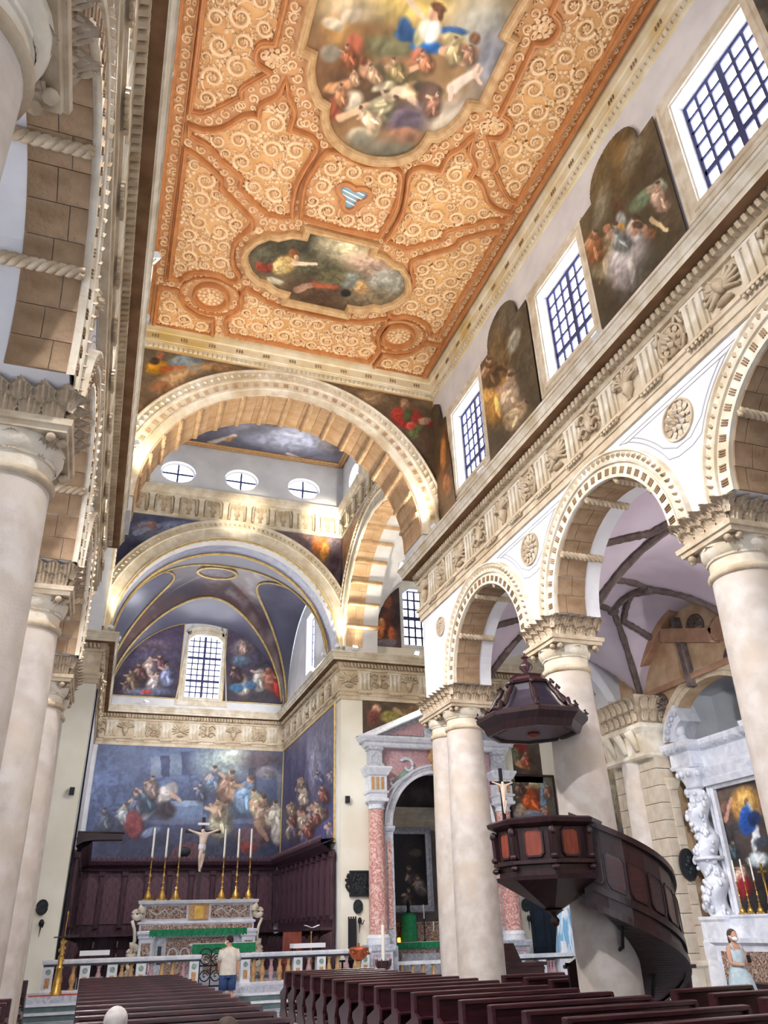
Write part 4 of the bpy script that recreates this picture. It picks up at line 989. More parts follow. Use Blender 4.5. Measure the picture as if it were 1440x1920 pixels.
# ---- smaller ceiling painting
ops = [(e,560,470,75,45,0.2,(76,72,58)), (e,655,470,55,26,0.2,(196,182,150)), (e,650,464,22,9,0,(240,230,186)), (e,700,500,50,24,0.2,(182,154,134)), (e,725,530,34,26,0,(158,156,146)), (e,600,505,70,22,0.2,(92,86,66)), (e,600,555,70,25,0.2,(84,62,46)), (e,690,560,50,22,0,(120,104,82)),
 (e,533,496,24,17,-0.3,(212,176,112)), (e,526,500,14,12,0,(230,200,140)), (e,551,474,9,8,0,(150,92,56)), (e,555,481,5,6,0,(214,168,132)), (l,552,492,590,493,7,(232,204,176)), (e,495,498,16,13,0,(150,66,52)), (e,508,482,8,8,0,(190,150,120)), (e,516,526,15,6,0.2,(224,214,186)), (l,558,542,592,530,9,(186,146,124)), (l,594,530,628,536,11,(176,92,66)), (e,655,524,20,14,0,(136,140,132)), (e,648,548,10,8,0,(36,34,32)), (e,677,538,12,13,0,(180,144,100)), (e,620,520,30,12,0,(104,96,70)), (e,500,478,18,16,0,(96,92,74))]
painting('smaller lobed ceiling painting of a landscape with a figure in yellow', 2, ZC, SMALLP, ops, ((120,106,84),(110,100,80)), frame=MOULD_BIG, fm=M['frame_gold'], res=0.02, seed=23, warp=0.05, lift=0.025)
# ---- crossing ceiling
ops = [(e,545,825,70,20,0.1,(176,182,206)), (e,450,800,50,14,0,(96,92,108)), (e,640,830,40,20,0,(120,110,112)), (e,330,830,60,14,0,(70,66,78)), (e,600,870,60,10,0.2,(96,88,92)), (l,395,830,440,815,5,(206,190,180)), (e,430,822,10,4,-0.4,(196,150,96)), (l,540,850,560,858,4,(196,190,200)), (e,500,790,30,7,0.2,(130,110,104))]
painting('dark blue grey cloud painting on the crossing ceiling', 2, 18.97, rect(-4.0, 18.7, 4.0, 26.45), ops, ((96,96,114),(110,112,132)), res=0.05, seed=31)
# ---- spandrels of the nave end wall
def spandrel(s, R, zc, x1, ztop, zlow, c0=0.0, x0=1.2):
    top = [(c0+s*x0, ztop), (c0+s*x1, ztop)]
    a_lo = math.acos(min(1, x1/R)); pts = [(c0+s*x1, zc+R*sin(a_lo))]
    a_hi = math.asin(min(1, (ztop-zc)/R)) if (ztop-zc) < R else pi/2-0.02
    return top+[(c0+s*R*cos(a), zc+R*sin(a)) for a in np.linspace(a_lo, a_hi, 24)]
ops = [(e,765,786,26,20,0.2,(146,40,38)), (e,745,778,12,14,0,(160,56,48)), (e,758,757,8,10,0,(176,136,108)), (e,757,766,5,6,0,(120,96,80)), (e,764,778,9,14,0,(70,84,52)), (e,778,806,14,20,0.3,(96,108,66)), (l,780,786,812,796,13,(150,48,48)), (e,770,800,10,8,0,(196,80,70)), (l,790,815,805,838,9,(96,74,60)), (e,700,745,26,12,0.2,(150,124,96)), (e,795,790,12,7,0,(186,160,130))]
SB = dict(res=0.03, seed=41)
painting('dark spandrel painting of a bearded man in a red cloak', 1, 17.14, spandrel(1, TR+0.82, TZ, 4.28, 15.58, 12, x0=1.9), ops, ((110,92,72),(70,54,44)), fm=M['frame_gold'], frame=FRT, **SB)
ops = [(e,350,682,32,14,0,(124,142,150)), (e,296,690,22,13,0,(206,146,44)), (e,300,667,7,8,0,(170,110,80)), (e,290,678,10,7,0,(70,56,46)), (l,305,694,345,690,8,(176,96,56)), (e,410,690,40,7,0.1,(166,130,90)), (e,330,710,40,14,-0.4,(186,150,110)), (e,300,725,20,10,0,(140,96,66))]
painting('spandrel painting of a reclining figure in orange and yellow', 1, 17.14, spandrel(-1, TR+0.82, TZ, 4.28, 15.58, 12, x0=0.9), ops, ((110,100,84),(120,90,64)), fm=M['frame_gold'], frame=FRT, **SB)
# ---- spandrels over the chancel arch
ops = [(e,300,1005,40,18,-0.3,(110,118,150)), (e,275,990,24,12,0,(126,120,140)), (l,255,1000,300,985,7,(150,160,190)), (e,285,985,10,8,0,(150,116,110)), (e,330,985,30,8,0,(120,128,160)), (e,255,1030,18,16,0,(62,64,92))]
painting('blue grey spandrel painting beside the chancel arch, shaded side', 1, 26.69, spandrel(-1, CR+0.81, CZ, 4.24, 15.58, 12, 0.05, 1.1), ops, ((84,90,120),(66,68,96)), res=0.04, seed=51)
ops = [(e,600,1022,16,22,0.2,(176,104,54)), (e,597,1010,7,8,0,(170,130,104)), (e,608,1035,8,20,0.2,(200,140,70)), (e,625,1015,12,10,0,(120,108,116)), (e,570,1012,14,10,0,(140,108,104)), (e,625,1060,10,25,0.3,(74,56,66)), (l,540,1000,580,1020,8,(110,92,96))]
painting('brown spandrel painting of a figure in an orange robe beside the chancel arch', 1, 26.69, spandrel(1, CR+0.81, CZ, 4.2, 15.58, 12, 0.05, 1.3), ops, ((110,100,112),(78,62,72)), res=0.04, seed=52)
# narrow painted strips on the side walls of the crossing
for s, nm in ((1, 'lit'), (-1, 'hidden')):
    P = [(26.66, 15.55)]+[(TY+(TSR+0.82)*cos(a), 11.0+(TSR+0.82)*sin(a)) for a in np.linspace(0.52, 1.3, 16)]+[(TY+1.1, 15.55)]
    P = [(min(26.66, a), min(15.55, b)) for a, b in P]
    painting('%s spandrel painting in the corner of the crossing' % nm, 0, s*(XCR-0.01), P, [], ((190,150,110),(150,110,80)), res=0.08, seed=53, side=-s)
# ---- canvases between the clerestory windows
def arched(c, hw, z0, zs, zt, aw=0.78):
    return [(c-hw, z0), (c+hw, z0), (c+hw, zs)]+[(c+aw*cos(a), zs+(zt-zs)*sin(a)**0.8) for a in np.linspace(0.0, pi, 17)]+[(c-hw, zs)]
XP = XCL-0.06
ops = [(e,1160,290,45,60,0.3,(120,96,60)), (e,1125,330,30,50,0.2,(104,92,66)), (e,1190,285,16,45,0.35,(146,138,118)), (e,1240,300,30,60,0.2,(74,66,54)), (e,1175,240,40,20,0,(96,84,62)), (e,1180,460,40,60,0.3,(70,74,62)), (e,1245,420,40,40,0.5,(84,74,58)), (e,1130,390,12,40,0.2,(132,128,108)), (e,1160,400,10,30,0,(84,64,46)),
 (e,1178,468,14,40,0.25,(206,200,206)), (e,1188,435,12,26,0.2,(224,222,222)), (e,1196,408,8,8,0,(70,54,44)), (l,1196,418,1212,430,7,(206,160,126)), (l,1162,500,1152,535,8,(206,150,70)), (e,1165,415,10,18,0,(150,160,160)), (e,1167,432,8,14,0,(190,140,70)), (l,1135,450,1130,500,9,(166,150,120)), (e,1140,430,8,9,0,(190,140,110)), (l,1130,500,1125,530,6,(176,130,96)), (e,1112,448,10,14,0.2,(140,90,60)), (l,1222,412,1252,434,5,(226,204,160)), (e,1225,358,14,12,0,(206,170,150)), (e,1240,350,14,14,0,(150,160,140)), (e,1232,378,8,12,0,(130,170,180)), (e,1218,440,14,10,-0.3,(150,100,70)), (e,1205,375,30,14,-0.8,(110,130,104)), (l,1182,520,1188,545,8,(180,180,160)), figure(1138,465,80,(156,146,116)), figure(1114,452,56,(140,96,66)), figure(1184,462,110,(210,204,208), lean=0.2), figure(1236,362,50,(190,160,140)), figure(1160,440,50,(120,130,130)), (e,1225,520,40,50,0.4,(58,60,50),0.6,0.7)]
painting('tall arched canvas of a man in white striding, between the first two clerestory windows', 0, XP, arched(7.90, 1.22, 11.5, 14.44, 15.22), ops, ((104,92,70),(66,62,52)), res=0.02, seed=61, warp=0.05)
ops = [(e,945,660,30,60,0.2,(110,92,66)), (e,960,600,25,35,0.3,(92,88,76)), (e,930,740,14,45,0.15,(190,140,70)), (e,927,700,8,14,0,(220,180,140)), (l,920,720,925,790,9,(206,160,100)), (e,955,720,14,26,0.2,(196,176,150)), (e,985,680,18,40,0.3,(76,72,60)), (e,955,770,26,30,0.3,(170,140,110)), (e,973,760,14,16,0.5,(226,196,150)), (e,940,790,20,20,0,(126,110,84)), (e,965,640,10,25,0.3,(150,150,140)), (e,945,700,8,8,0,(70,50,40)), (e,915,690,8,20,0,(96,70,50)), figure(930,725,90,(196,146,76), lean=0.1), figure(958,730,70,(186,166,140)), figure(975,770,56,(206,176,140), lean=0.6), figure(918,690,50,(110,84,60))]
painting('tall arched canvas with a golden-robed figure, between the two farther clerestory windows', 0, XP, arched(12.68, 1.22, 11.5, 14.44, 15.22), ops, ((96,88,72),(84,74,58)), res=0.025, seed=62)
ops = [(e,835,860,10,60,0.1,(110,70,44)), (e,832,850,6,30,0,(190,130,70)), (e,840,910,8,20,0,(150,100,60)), (e,828,780,8,20,0,(76,66,56))]
painting('narrow arched canvas in the corner beside the great arch', 0, XP, [(15.95, 11.4), (17.12, 11.4), (17.12, 15.2), (16.9, 15.3), (16.6, 15.1), (16.45, 14.45), (16.2, 14.4)], ops, ((84,74,60),(110,84,60)), res=0.03, seed=63)
painting('tall arched canvas cut by the upper edge of the picture', 0, XP, arched(3.12, 1.22, 11.5, 14.44, 15.22), [(e,1410,20,30,40,0,(84,84,84)), (e,1425,40,20,20,0,(110,104,96))], ((70,68,64),(74,70,64)), res=0.04, seed=64)
# ---- chancel: back wall, side wall, lunettes
ops = [(e,200,1500,50,110,0,(86,100,136)), (e,330,1450,60,45,0,(96,110,144)), ('p',[(282,1420),(300,1420),(300,1455),(282,1455)],(128,140,160)), ('p',[(300,1418),(318,1418),(318,1458),(302,1456)],(66,74,102)), ('p',[(340,1410),(368,1410),(368,1455),(342,1455)],(70,78,108)), ('p',[(318,1415),(340,1415),(340,1452),(320,1452)],(124,138,160)), (e,420,1430,50,30,0,(150,164,166)), (e,440,1420,30,14,0,(176,186,176)), (e,490,1425,36,20,0,(84,70,80)), ('p',[(466,1440),(480,1440),(480,1500),(466,1500)],(64,60,80)), (e,500,1450,20,12,0,(126,120,128)), ('p',[(519,1452),(526,1452),(526,1530),(519,1530)],(112,116,124)),
 ('p',[(318,1504),(380,1502),(382,1540),(314,1540)],(112,130,160)), ('p',[(320,1502),(380,1500),(378,1510),(322,1512)],(146,164,190)), ('p',[(312,1530),(388,1528),(392,1545),(310,1546)],(104,118,146)), ('p',[(180,1540),(520,1535),(520,1544),(180,1548)],(104,112,136)), (e,350,1590,170,40,0,(58,62,84)), (e,240,1560,60,24,0,(60,62,84)),
 (l,322,1478,270,1532,15,(170,164,166)), (e,310,1488,20,14,-0.6,(196,190,186)), (e,310,1520,20,18,0,(64,54,62)), (l,322,1490,338,1500,6,(206,170,150)),
 figure(240,1530,52,(110,74,84)), figure(275,1490,46,(66,84,104)), figure(255,1500,40,(90,96,116)), figure(232,1520,34,(150,160,166)), figure(195,1530,36,(96,104,120)), figure(285,1470,36,(120,104,100)), figure(375,1480,30,(84,88,110)), figure(400,1455,44,(96,110,130)), figure(428,1465,52,(140,110,96)), figure(440,1480,46,(150,120,100)), figure(463,1480,60,(124,150,180)), figure(480,1500,50,(180,170,140)), figure(493,1515,56,(140,120,104)), figure(515,1520,46,(190,184,166)), figure(415,1525,60,(170,164,140), lean=0.2), figure(408,1510,36,(150,130,110)), (l,403,1520,385,1515,6,(206,176,150)),
 (e,250,1545,16,26,0,(126,62,66)), (e,475,1570,34,20,0,(96,72,80)), (e,520,1565,12,20,0,(186,178,170)), (e,465,1590,16,12,0,(120,56,54)), (e,285,1560,20,8,-0.4,(110,120,146)), (l,480,1545,500,1575,8,(160,130,110)), (e,180,1490,12,60,0,(98,112,150))]
painting('large blue grey canvas on the chancel back wall, figures at a marble tomb', 1, 36.18, rect(-3.95, 4.55, 4.15, 9.14), ops, ((92,104,134),(70,74,100)), res=0.028, seed=71, warp=0.06, grain=20)
ops = [(e,610,1400,30,60,0,(104,104,132)), (e,590,1440,14,50,0,(124,122,140)), (e,560,1480,16,70,0,(66,64,90)), (e,615,1560,22,50,0,(74,76,118))]
rr = random.Random(3)
for k in range(26):
    u = rr.uniform(545, 632); v = 1440+(632-u)*0.3+rr.uniform(0, 110); h = rr.uniform(20, 34)
    ops.append(figure(u, v, h, rr.choice([(150,130,110), (110,100,120), (176,160,140), (90,90,120), (120,70,60)])))
painting('dark blue canvas along the side wall of the chancel', 0, 4.18, rect(27.4, 4.5, 36.1, 9.14), ops, ((88,88,118),(66,64,96)), res=0.03, seed=72, warp=0.06, frame=FR, fm=M['goldline'])
LR, LX = 3.95, 0.12
def lun(s):
    xin = (LX+0.95+0.12) if s > 0 else (LX-0.95-0.02)
    pts = [(xin, 11.3), (LX+s*LR*0.985, 11.3)]
    a1 = math.acos(min(1, abs(xin-LX)/LR)); return pts+[(LX+s*LR*cos(a), 11.05+LR*sin(a)) for a in np.linspace(0.09, a1, 20)]
ops = [(e,275,1240,50,40,0,(80,74,96)), figure(278,1245,34,(190,170,160)), figure(262,1255,30,(96,70,70)), figure(300,1240,30,(84,60,66)), figure(245,1270,34,(140,120,100)), figure(312,1260,36,(120,126,156)), figure(290,1275,36,(150,140,140), lean=0.4), figure(236,1285,24,(100,86,84)), (e,280,1298,40,7,0,(110,116,146)), (e,275,1298,10,4,0,(190,70,60)), (e,285,1210,30,12,0,(104,90,104))]
painting('lunette painting of a seated crowd left of the chancel window', 1, 36.17, lun(-1), ops, ((88,78,100),(58,50,66)), res=0.035, seed=81, frame=FRT, fm=M['goldline'])
ops = [(e,455,1215,22,16,0,(120,110,116)), figure(455,1210,24,(176,150,140)), figure(453,1275,38,(206,190,180)), figure(487,1265,42,(176,170,166)), figure(505,1265,46,(150,90,76)), figure(440,1260,30,(70,50,56)), figure(520,1280,40,(170,44,44)), (e,445,1290,14,8,0,(60,110,150)), (e,470,1285,12,8,0,(70,110,150)), (e,490,1240,30,14,0,(72,68,84)), (e,450,1240,16,10,0,(90,110,130))]
painting('lunette painting of soldiers and women right of the chancel window', 1, 36.17, lun(1), ops, ((92,82,104),(54,46,60)), res=0.035, seed=82, frame=FRT, fm=M['goldline'])
# ---- transept canvases
P = [(5.42, 11.25), (6.58, 11.25), (6.58, 13.75)]+[(7.35-1.95*cos(a)*1.0, 10.9+3.1*sin(a)) for a in np.linspace(1.18, 0.12, 12)]
ops = [(e,725,1170,14,26,0.2,(96,50,34)), (e,728,1130,8,12,0,(140,80,50)), (e,712,1180,8,20,0.2,(196,120,70)), (e,735,1190,8,14,0,(160,84,50)), (e,725,1205,20,7,0,(120,110,116)), (e,715,1165,5,6,0,(206,150,110)), (e,742,1150,8,30,0,(60,44,44))]
painting('dark arched canvas of a saint beside the transept window', 1, 26.69, P, ops, ((64,46,44),(92,70,66)), res=0.03, seed=91)
ops = [(e,705,1330,8,9,0,(206,160,130)), (e,700,1345,12,14,0,(120,70,60)), (e,735,1345,22,12,0,(140,130,70)), (e,760,1340,16,10,0,(96,84,50)), (l,740,1330,765,1345,5,(160,140,100)), (e,790,1335,30,12,0,(120,90,60)), (e,880,1340,40,10,0,(90,74,62)), (e,915,1355,10,10,0,(176,44,40)), (e,720,1365,30,8,0,(70,56,46))]
painting('dark canvas of a reclining woman above the marble portal', 1, 26.69, rect(5.0, 7.6, 10.75, 9.13), ops, ((88,72,58),(74,56,48)), res=0.035, seed=92)
ops = [(e,975,1398,14,14,0,(140,44,36)), (e,985,1385,10,8,0,(60,40,40)), (l,970,1430,990,1440,8,(206,150,110)), figure(985,1420,26,(150,80,60)), (e,965,1415,8,14,0,(110,110,84)), (e,990,1450,20,8,0,(70,56,46))]
painting('small canvas of a struggle on the transept wall, upper of two', 1, 26.69, rect(10.86, 6.45, 12.05, 8.45), ops, ((96,86,70),(60,50,44)), res=0.03, seed=93)
ops = [(e,1000,1468,18,12,0,(190,176,140)), figure(990,1490,54,(176,80,40)), (e,1018,1495,6,30,0,(110,140,170)), figure(1025,1480,24,(120,90,80)), figure(1022,1520,26,(150,110,90)), figure(972,1475,24,(110,80,66)), (e,990,1528,30,8,0,(130,140,160)), (e,975,1520,10,12,0,(170,150,130))]
painting('canvas of an angel in orange on the transept wall, lower of two', 1, 26.69, rect(10.62, 4.1, 12.45, 6.68), ops, ((104,100,84),(66,60,64)), res=0.025, seed=94, frame=FR, fm=M['wood'])
ops = [(e,1160,1430,22,16,0,(196,176,130)), (e,1155,1440,10,10,-0.6,(206,150,110)), (e,1175,1460,12,24,0,(110,80,60)), (e,1180,1520,9,42,0,(206,170,140)), (e,1176,1545,8,10,0,(226,214,200)), (e,1178,1487,6,7,0,(176,130,100)), (l,1176,1500,1158,1480,6,(206,170,140)), (e,1145,1500,14,50,0,(130,126,110)), figure(1150,1560,50,(110,120,130)), figure(1140,1530,34,(90,80,70)), figure(1158,1600,30,(150,110,80)), (e,1140,1590,14,20,0,(70,64,60))]
painting('tall altar canvas of a saint at a column, beyond the pulpit column', 0, 13.08, rect(22.3, 3.2, 25.2, 7.2), ops, ((150,134,104),(92,84,74)), res=0.03, seed=95, frame=FR, fm=M['stone_pale'])

# ================================================================== CHANCEL VAULT
VY0, VY1, VX0, VX1 = 28.0, 36.2, -4.12, 4.18
vc = ((VX0+VX1)/2, (VY0+VY1)/2); hx, hy_ = (VX1-VX0)/2, (VY1-VY0)/2
def v_main(x, y):
    m_ = max(abs(x-vc[0])/hx, abs(y-vc[1])/hy_); return 11.0+5.0*sqrt(max(0, 1-m_*m_))
def v_lun(x, y):
    best = -1; w_ = None
    for k, (d, q) in enumerate(((VY1-y, (x-vc[0])/hx), (y-VY0, (x-vc[0])/hx), (VX1-x, (y-vc[1])/hy_), (x-VX0, (y-vc[1])/hy_))):
        if abs(q) >= 0.955: continue
        z = 11.05+3.93*sqrt(max(0, 1-(q/0.955)**2))+0.22*d
        if d < 2.6 and z > best: best, w_ = z, k
    return best, w_
n_ = 90; xs = np.linspace(VX0, VX1, n_); ys = np.linspace(VY0, VY1, n_)
Zm = np.zeros((n_, n_)); Kd = np.zeros((n_, n_), int)
for i, y in enumerate(ys):
    for j, x in enumerate(xs):
        a = v_main(x, y); b, k = v_lun(x, y); Zm[i, j] = max(a, b); Kd[i, j] = 1 if b > a else 0
Nz = vnoise(n_, n_, 6, 5, 5); Nf = vnoise(n_, n_, 16, 9, 4); C = np.zeros((n_, n_, 3))
dark, brown, pale = np.array((72,64,76.)), np.array((116,90,84.)), np.array((168,166,172.))
for i in range(n_):
    for j in range(n_):
        t = np.clip(0.5+Nz[i, j]*2.2, 0, 1); c = dark+(brown-dark)*t
        c = c+(pale-c)*np.clip(Nf[i, j]*3.0-0.25, 0, 0.8)
        if Kd[i, j] == 1: c = np.array((98,98,116.))*(1+0.5*Nz[i, j])
        C[i, j] = c
def vault_obj(sel, name, parent=None, label=None):
    X, Y = np.meshgrid(xs, ys); V = np.stack([X, Y, Zm], -1)
    idx = np.arange(n_*n_).reshape(n_, n_); f = np.stack([idx[:-1,:-1], idx[1:,:-1], idx[1:,1:], idx[:-1,1:]], -1)
    keep = (Kd[:-1,:-1] == sel); f = f[keep]
    me = bpy.data.meshes.new(name); me.from_pydata(V.reshape(-1, 3).tolist(), [], f.tolist()); me.update()
    at = me.color_attributes.new('paint', 'BYTE_COLOR', 'POINT'); lin = np.ones((n_*n_, 4)); lin[:, :3] = srgb(np.clip(C, 0, 255).reshape(-1, 3)); at.data.foreach_set('color', lin.ravel().astype(np.float32))
    me.materials.append(M['fresco'])
    return link(name, me, None, parent, smooth=True, kind=None if parent else 'structure', label=label)
vlt = vault_obj(0, 'ceiling_chancel', None, 'dark painted vault of the chancel with gilt ribs')
vault_obj(1, 'lunette_web', vlt)
# gilt ribs along the lunette edges
for k in range(4):
    pts = []
    for q in np.linspace(-0.95, 0.95, 61):
        lo, hi = 0.0, 2.5
        for _ in range(30):
            d = (lo+hi)/2
            x, y = {0: (vc[0]+q*hx, VY1-d), 1: (vc[0]+q*hx, VY0+d), 2: (VX1-d, vc[1]+q*hy_), 3: (VX0+d, vc[1]+q*hy_)}[k]
            zl = 11.05+3.93*sqrt(max(0, 1-(q/0.955)**2))+0.22*d
            if zl > v_main(x, y): lo = d
            else: hi = d
        pts.append((x, y, v_main(x, y)-0.02))
    MB().tube(pts, 0.055, 6).build('gilt_rib', M['goldline'], vlt, smooth=True)
MB().sweep(arc(vc[0], vc[1], 0.85, 0, 2*pi*31/32, 32, 0.6), [(-0.06, 0), (-0.06, 0.07), (0.06, 0.07), (0.06, 0)], PZ(15.93, -1), closed=True).build('gilt_oval', M['goldline'], vlt)
me = canvas(2, 15.93, arc(vc[0], vc[1], 0.84, 0, 2*pi*31/32, 32, 0.6), [], ((130,116,124),(110,100,112)), res=0.06, seed=88, lift=0.01); link('oval_canvas', me, None, vlt)
# band behind the chancel arch
P = np.zeros((41, 14, 3))
for i, a in enumerate(np.linspace(0, pi, 41)):
    for j, y in enumerate(np.linspace(26.75, VY0+0.05, 14)): P[i, j] = (0.05+(CR+0.0)*cos(a), y, CZ+(CR+0.06*(j/13))*sin(a))
mb_ = mat('blue_grey_band', (150,156,186), 0.3, (112,116,146), 3, stretch=(0.4,3,3), spec=0.6)
MB().grid(P).build('ceiling_chancel_band', mb_, kind='structure', smooth=True, label='shiny blue grey band of the chancel vault behind the arch')
for y in (VY0+0.06,):
    P = [(0.05+(CR-0.03)*cos(a), y, CZ+(CR+0.03)*sin(a)) for a in np.linspace(0, pi, 50)]
    MB().tube(P, 0.06, 6).build('gilt_rib', M['goldline'], vlt)
# ================================================================== MARBLE PORTAL OF THE TRANSEPT
def stack(m, x0, x1, y0, y1, levels):
    """moulded block: levels = [(z, outset)]"""
    P = []
    for z, o in levels: P.append([(x0-o, y0-o, z), (x1+o, y0-o, z), (x1+o, y1+o, z), (x0-o, y1+o, z)])
    k = len(levels)*4; m.grid(np.array(P, float), close_v=True); n = m.n
    m.f.append((n-k+3, n-k+2, n-k+1, n-k)); m.f.append((n-4, n-3, n-2, n-1)); return m
WM, GM = M['white_marble'], M['grey_marble']
po = thing('marble_portal', 'white and red marble portal with pediment framing the dark side chapel', 'portal', (7.73, 26.7, 0))
def pb(f, name, mm, parent=po, smooth=False):
    m = MB(); f(m); o = m.build(name, mm, parent, smooth=smooth); o.location = (-7.73, -26.7, 0); return o
def pbc(f, name, mm, parent, smooth=False):
    m = MB(); f(m); return m.build(name, mm, parent, smooth=smooth)
for s in (-1, 1):
    cx_ = 7.73+s*2.38; x0, x1 = cx_-0.36, cx_+0.36; y0, y1 = 26.12, 26.68
    o = pb(lambda m: stack(m, x0, x1, y0, y1, [(0.0, 0.06), (0.25, 0.06), (0.28, 0.0), (1.18, 0.0), (1.22, 0.06), (1.34, 0.09), (1.38, 0.09)]), 'pedestal', GM)
    pbc(lambda m: m.sweep(rect(x0+0.1, 0.38, x1-0.1, 1.1), [(0.03, 0), (0.03, 0.02), (-0.02, 0.02), (-0.02, 0)], PY(y0), closed=True), 'panel_moulding', M['pink_marble'], o)
    pb(lambda m: m.lathe((cx_, 26.4, 0), [(0.38, 1.38), (0.38, 1.45), (0.36, 1.5), (0.38, 1.56), (0.34, 1.63), (0.30, 1.66)], 20), 'column_base', WM, smooth=40)
    t = np.linspace(0, 1, 10)
    pb(lambda m: m.lathe((cx_, 26.4, 0), [(0.295-0.045*k**1.6, 1.66+3.70*k) for k in t], 24), 'column_shaft', M['red_marble'], smooth=60)
    pb(lambda m: stack(m.lathe((cx_, 26.4, 0), [(0.255, 5.36), (0.28, 5.38), (0.28, 5.42), (0.255, 5.44), (0.255, 5.52), (0.34, 5.62)], 20), cx_-0.33, cx_+0.33, 26.07, 26.6, [(5.60, 0.0), (5.64, 0.02), (5.70, 0.02)]), 'capital', WM, smooth=40)
    pb(lambda m: stack(m, cx_-0.30, cx_+0.30, 26.1, 26.68, [(5.70, 0.0), (5.85, 0.0), (5.87, 0.05), (5.93, 0.07), (5.95, 0.0), (6.42, 0.0), (6.45, 0.05), (6.55, 0.10), (6.66, 0.16), (6.72, 0.16), (6.73, 0.0)]), 'entablature_block', WM)
    g = pb(lambda m: [m.box((cx_-0.25+0.17*k, 26.06, 5.98), (cx_-0.16+0.17*k, 26.11, 6.38)) for k in range(3)], 'fluting', M['inlay_ochre'])
    pb(lambda m: stack(m, cx_-0.22, cx_+0.22, 26.3, 26.68, [(6.73, 0.06), (6.85, 0.06), (6.88, 0.0), (7.30, 0.0), (7.34, 0.05), (7.46, 0.05)]), 'attic_pilaster', GM)
    # pilaster strips of the arch
    xx = 7.75+s*(PR+0.14)
    pb(lambda m: stack(m, xx-0.16, xx+0.16, 26.5, 26.72, [(0.0, 0.04), (1.3, 0.04), (1.34, 0.0), (4.68, 0.0), (4.72, 0.04), (4.80, 0.06), (4.86, 0.06), (4.88, 0.02)]), 'jamb', GM)
    pb(lambda m: m.box((xx-0.08, 26.47, 1.8), (xx+0.08, 26.51, 4.4)), 'jamb_inlay', M['red_marble'])
# archivolt, spandrel slab, scrolls, keystone, cornice, pediment
pb(lambda m: m.sweep(arc(7.75, 4.88, PR-0.03, 0, pi, 49), [(0.0, -0.1), (0.0, 0.16), (-0.05, 0.18), (-0.07, 0.14), (-0.22, 0.14), (-0.24, 0.20), (-0.31, 0.22), (-0.33, 0.0)], PY(26.7)), 'archivolt', WM, smooth=30)
pb(lambda m: m.sweep(arc(7.75, 4.88, PR+0.12, 0.05, pi-0.05, 41), [(0.05, 0.135), (0.05, 0.15), (-0.05, 0.15), (-0.05, 0.135)], PY(26.7)), 'archivolt_inlay', GM)
slab = [(5.62, 4.9)]+[(7.75+(PR+0.28)*cos(a), 4.88+(PR+0.28)*sin(a)) for a in np.linspace(pi, 0, 33)]+[(9.85, 4.9), (9.85, 7.44), (5.62, 7.44)]
pb(lambda m: m.poly(slab, [], PY(26.7), 0.1, 0.0), 'spandrel_slab', M['pink_marble'])
for s in (-1, 1):
    def scr(m):
        t = np.linspace(0, 1, 30); a = 0.6+5.2*t; R = 0.30*(1-0.7*t)
        p = np.stack([7.75+s*(1.15+R*np.cos(a)), np.full(30, 26.55), 6.85+R*np.sin(a)], 1); m.tube(p, 0.075*(1-0.5*t), 6)
        a = 3.6+4.2*t; R = 0.22*(1-0.7*t); p = np.stack([7.75+s*(1.68+R*np.cos(a)), np.full(30, 26.55), 6.35+R*np.sin(a)], 1); m.tube(p, 0.06*(1-0.5*t), 6)
        m.tube([(7.75+s*0.9, 26.55, 6.72), (7.75+s*1.2, 26.55, 6.5), (7.75+s*1.55, 26.55, 6.3), (7.75+s*1.9, 26.55, 6.0)], [0.05, 0.08, 0.07, 0.03], 6)
    pb(scr, 'scroll', WM, smooth=True)
    pb(lambda m: m.poly([(7.75+s*a, b) for a, b in ((0.95, 6.68), (1.3, 6.45), (1.6, 6.15), (1.7, 6.3), (1.35, 6.68), (1.15, 6.85))], [], PY(26.7), 0.13, 0.09), 'scroll_ground', M['green_marble'])
def key(m):
    stack(m, 7.55, 7.95, 26.4, 26.68, [(6.70, -0.02), (6.75, 0.02), (7.40, 0.10), (7.44, 0.12)])
    for k in range(5): m.ball((7.45+0.15*k, 26.38, 7.15+0.08*(k % 2)), (0.12, 0.07, 0.16), 8, 6)
pb(key, 'keystone', M['inlay_ochre'], smooth=40)
pb(lambda m: stack(m, 5.0, 10.46, 26.35, 26.68, [(7.44, 0.0), (7.50, 0.05), (7.58, 0.08), (7.62, 0.16), (7.72, 0.24), (7.78, 0.26), (7.80, 0.0)]), 'cornice', WM)
def ped(m):
    for s in (-1, 1):
        P = [(7.73+s*3.0, 7.80), (7.73+s*0.62, 8.86)]
        if s < 0: P = P[::-1]
        P = P[::-1]
        m.sweep(P if s < 0 else P, [(0.0, 0.0), (0.0, 0.3), (-0.06*1, 0.36), (-0.10, 0.46), (-0.2, 0.55), (-0.24, 0.55), (-0.26, 0.0)] if s > 0 else [(0.0, 0.0), (0.0, 0.3), (-0.06, 0.36), (-0.10, 0.46), (-0.2, 0.55), (-0.24, 0.55), (-0.26, 0.0)], PY(26.7))
pb(ped, 'raking_cornice', WM)
pb(lambda m: m.poly([(4.9, 7.8), (10.56, 7.8), (8.35, 8.80), (7.1, 8.80)], [], PY(26.7), 0.22, 0.0), 'tympanum', GM)
for s in (-1, 1): pb(lambda m: m.poly([(7.73+s*0.5, 7.9), (7.73+s*1.9, 7.9), (7.73+s*0.5, 8.5)], [], PY(26.7), 0.26, 0.2), 'tympanum_inlay', M['pink_marble'])
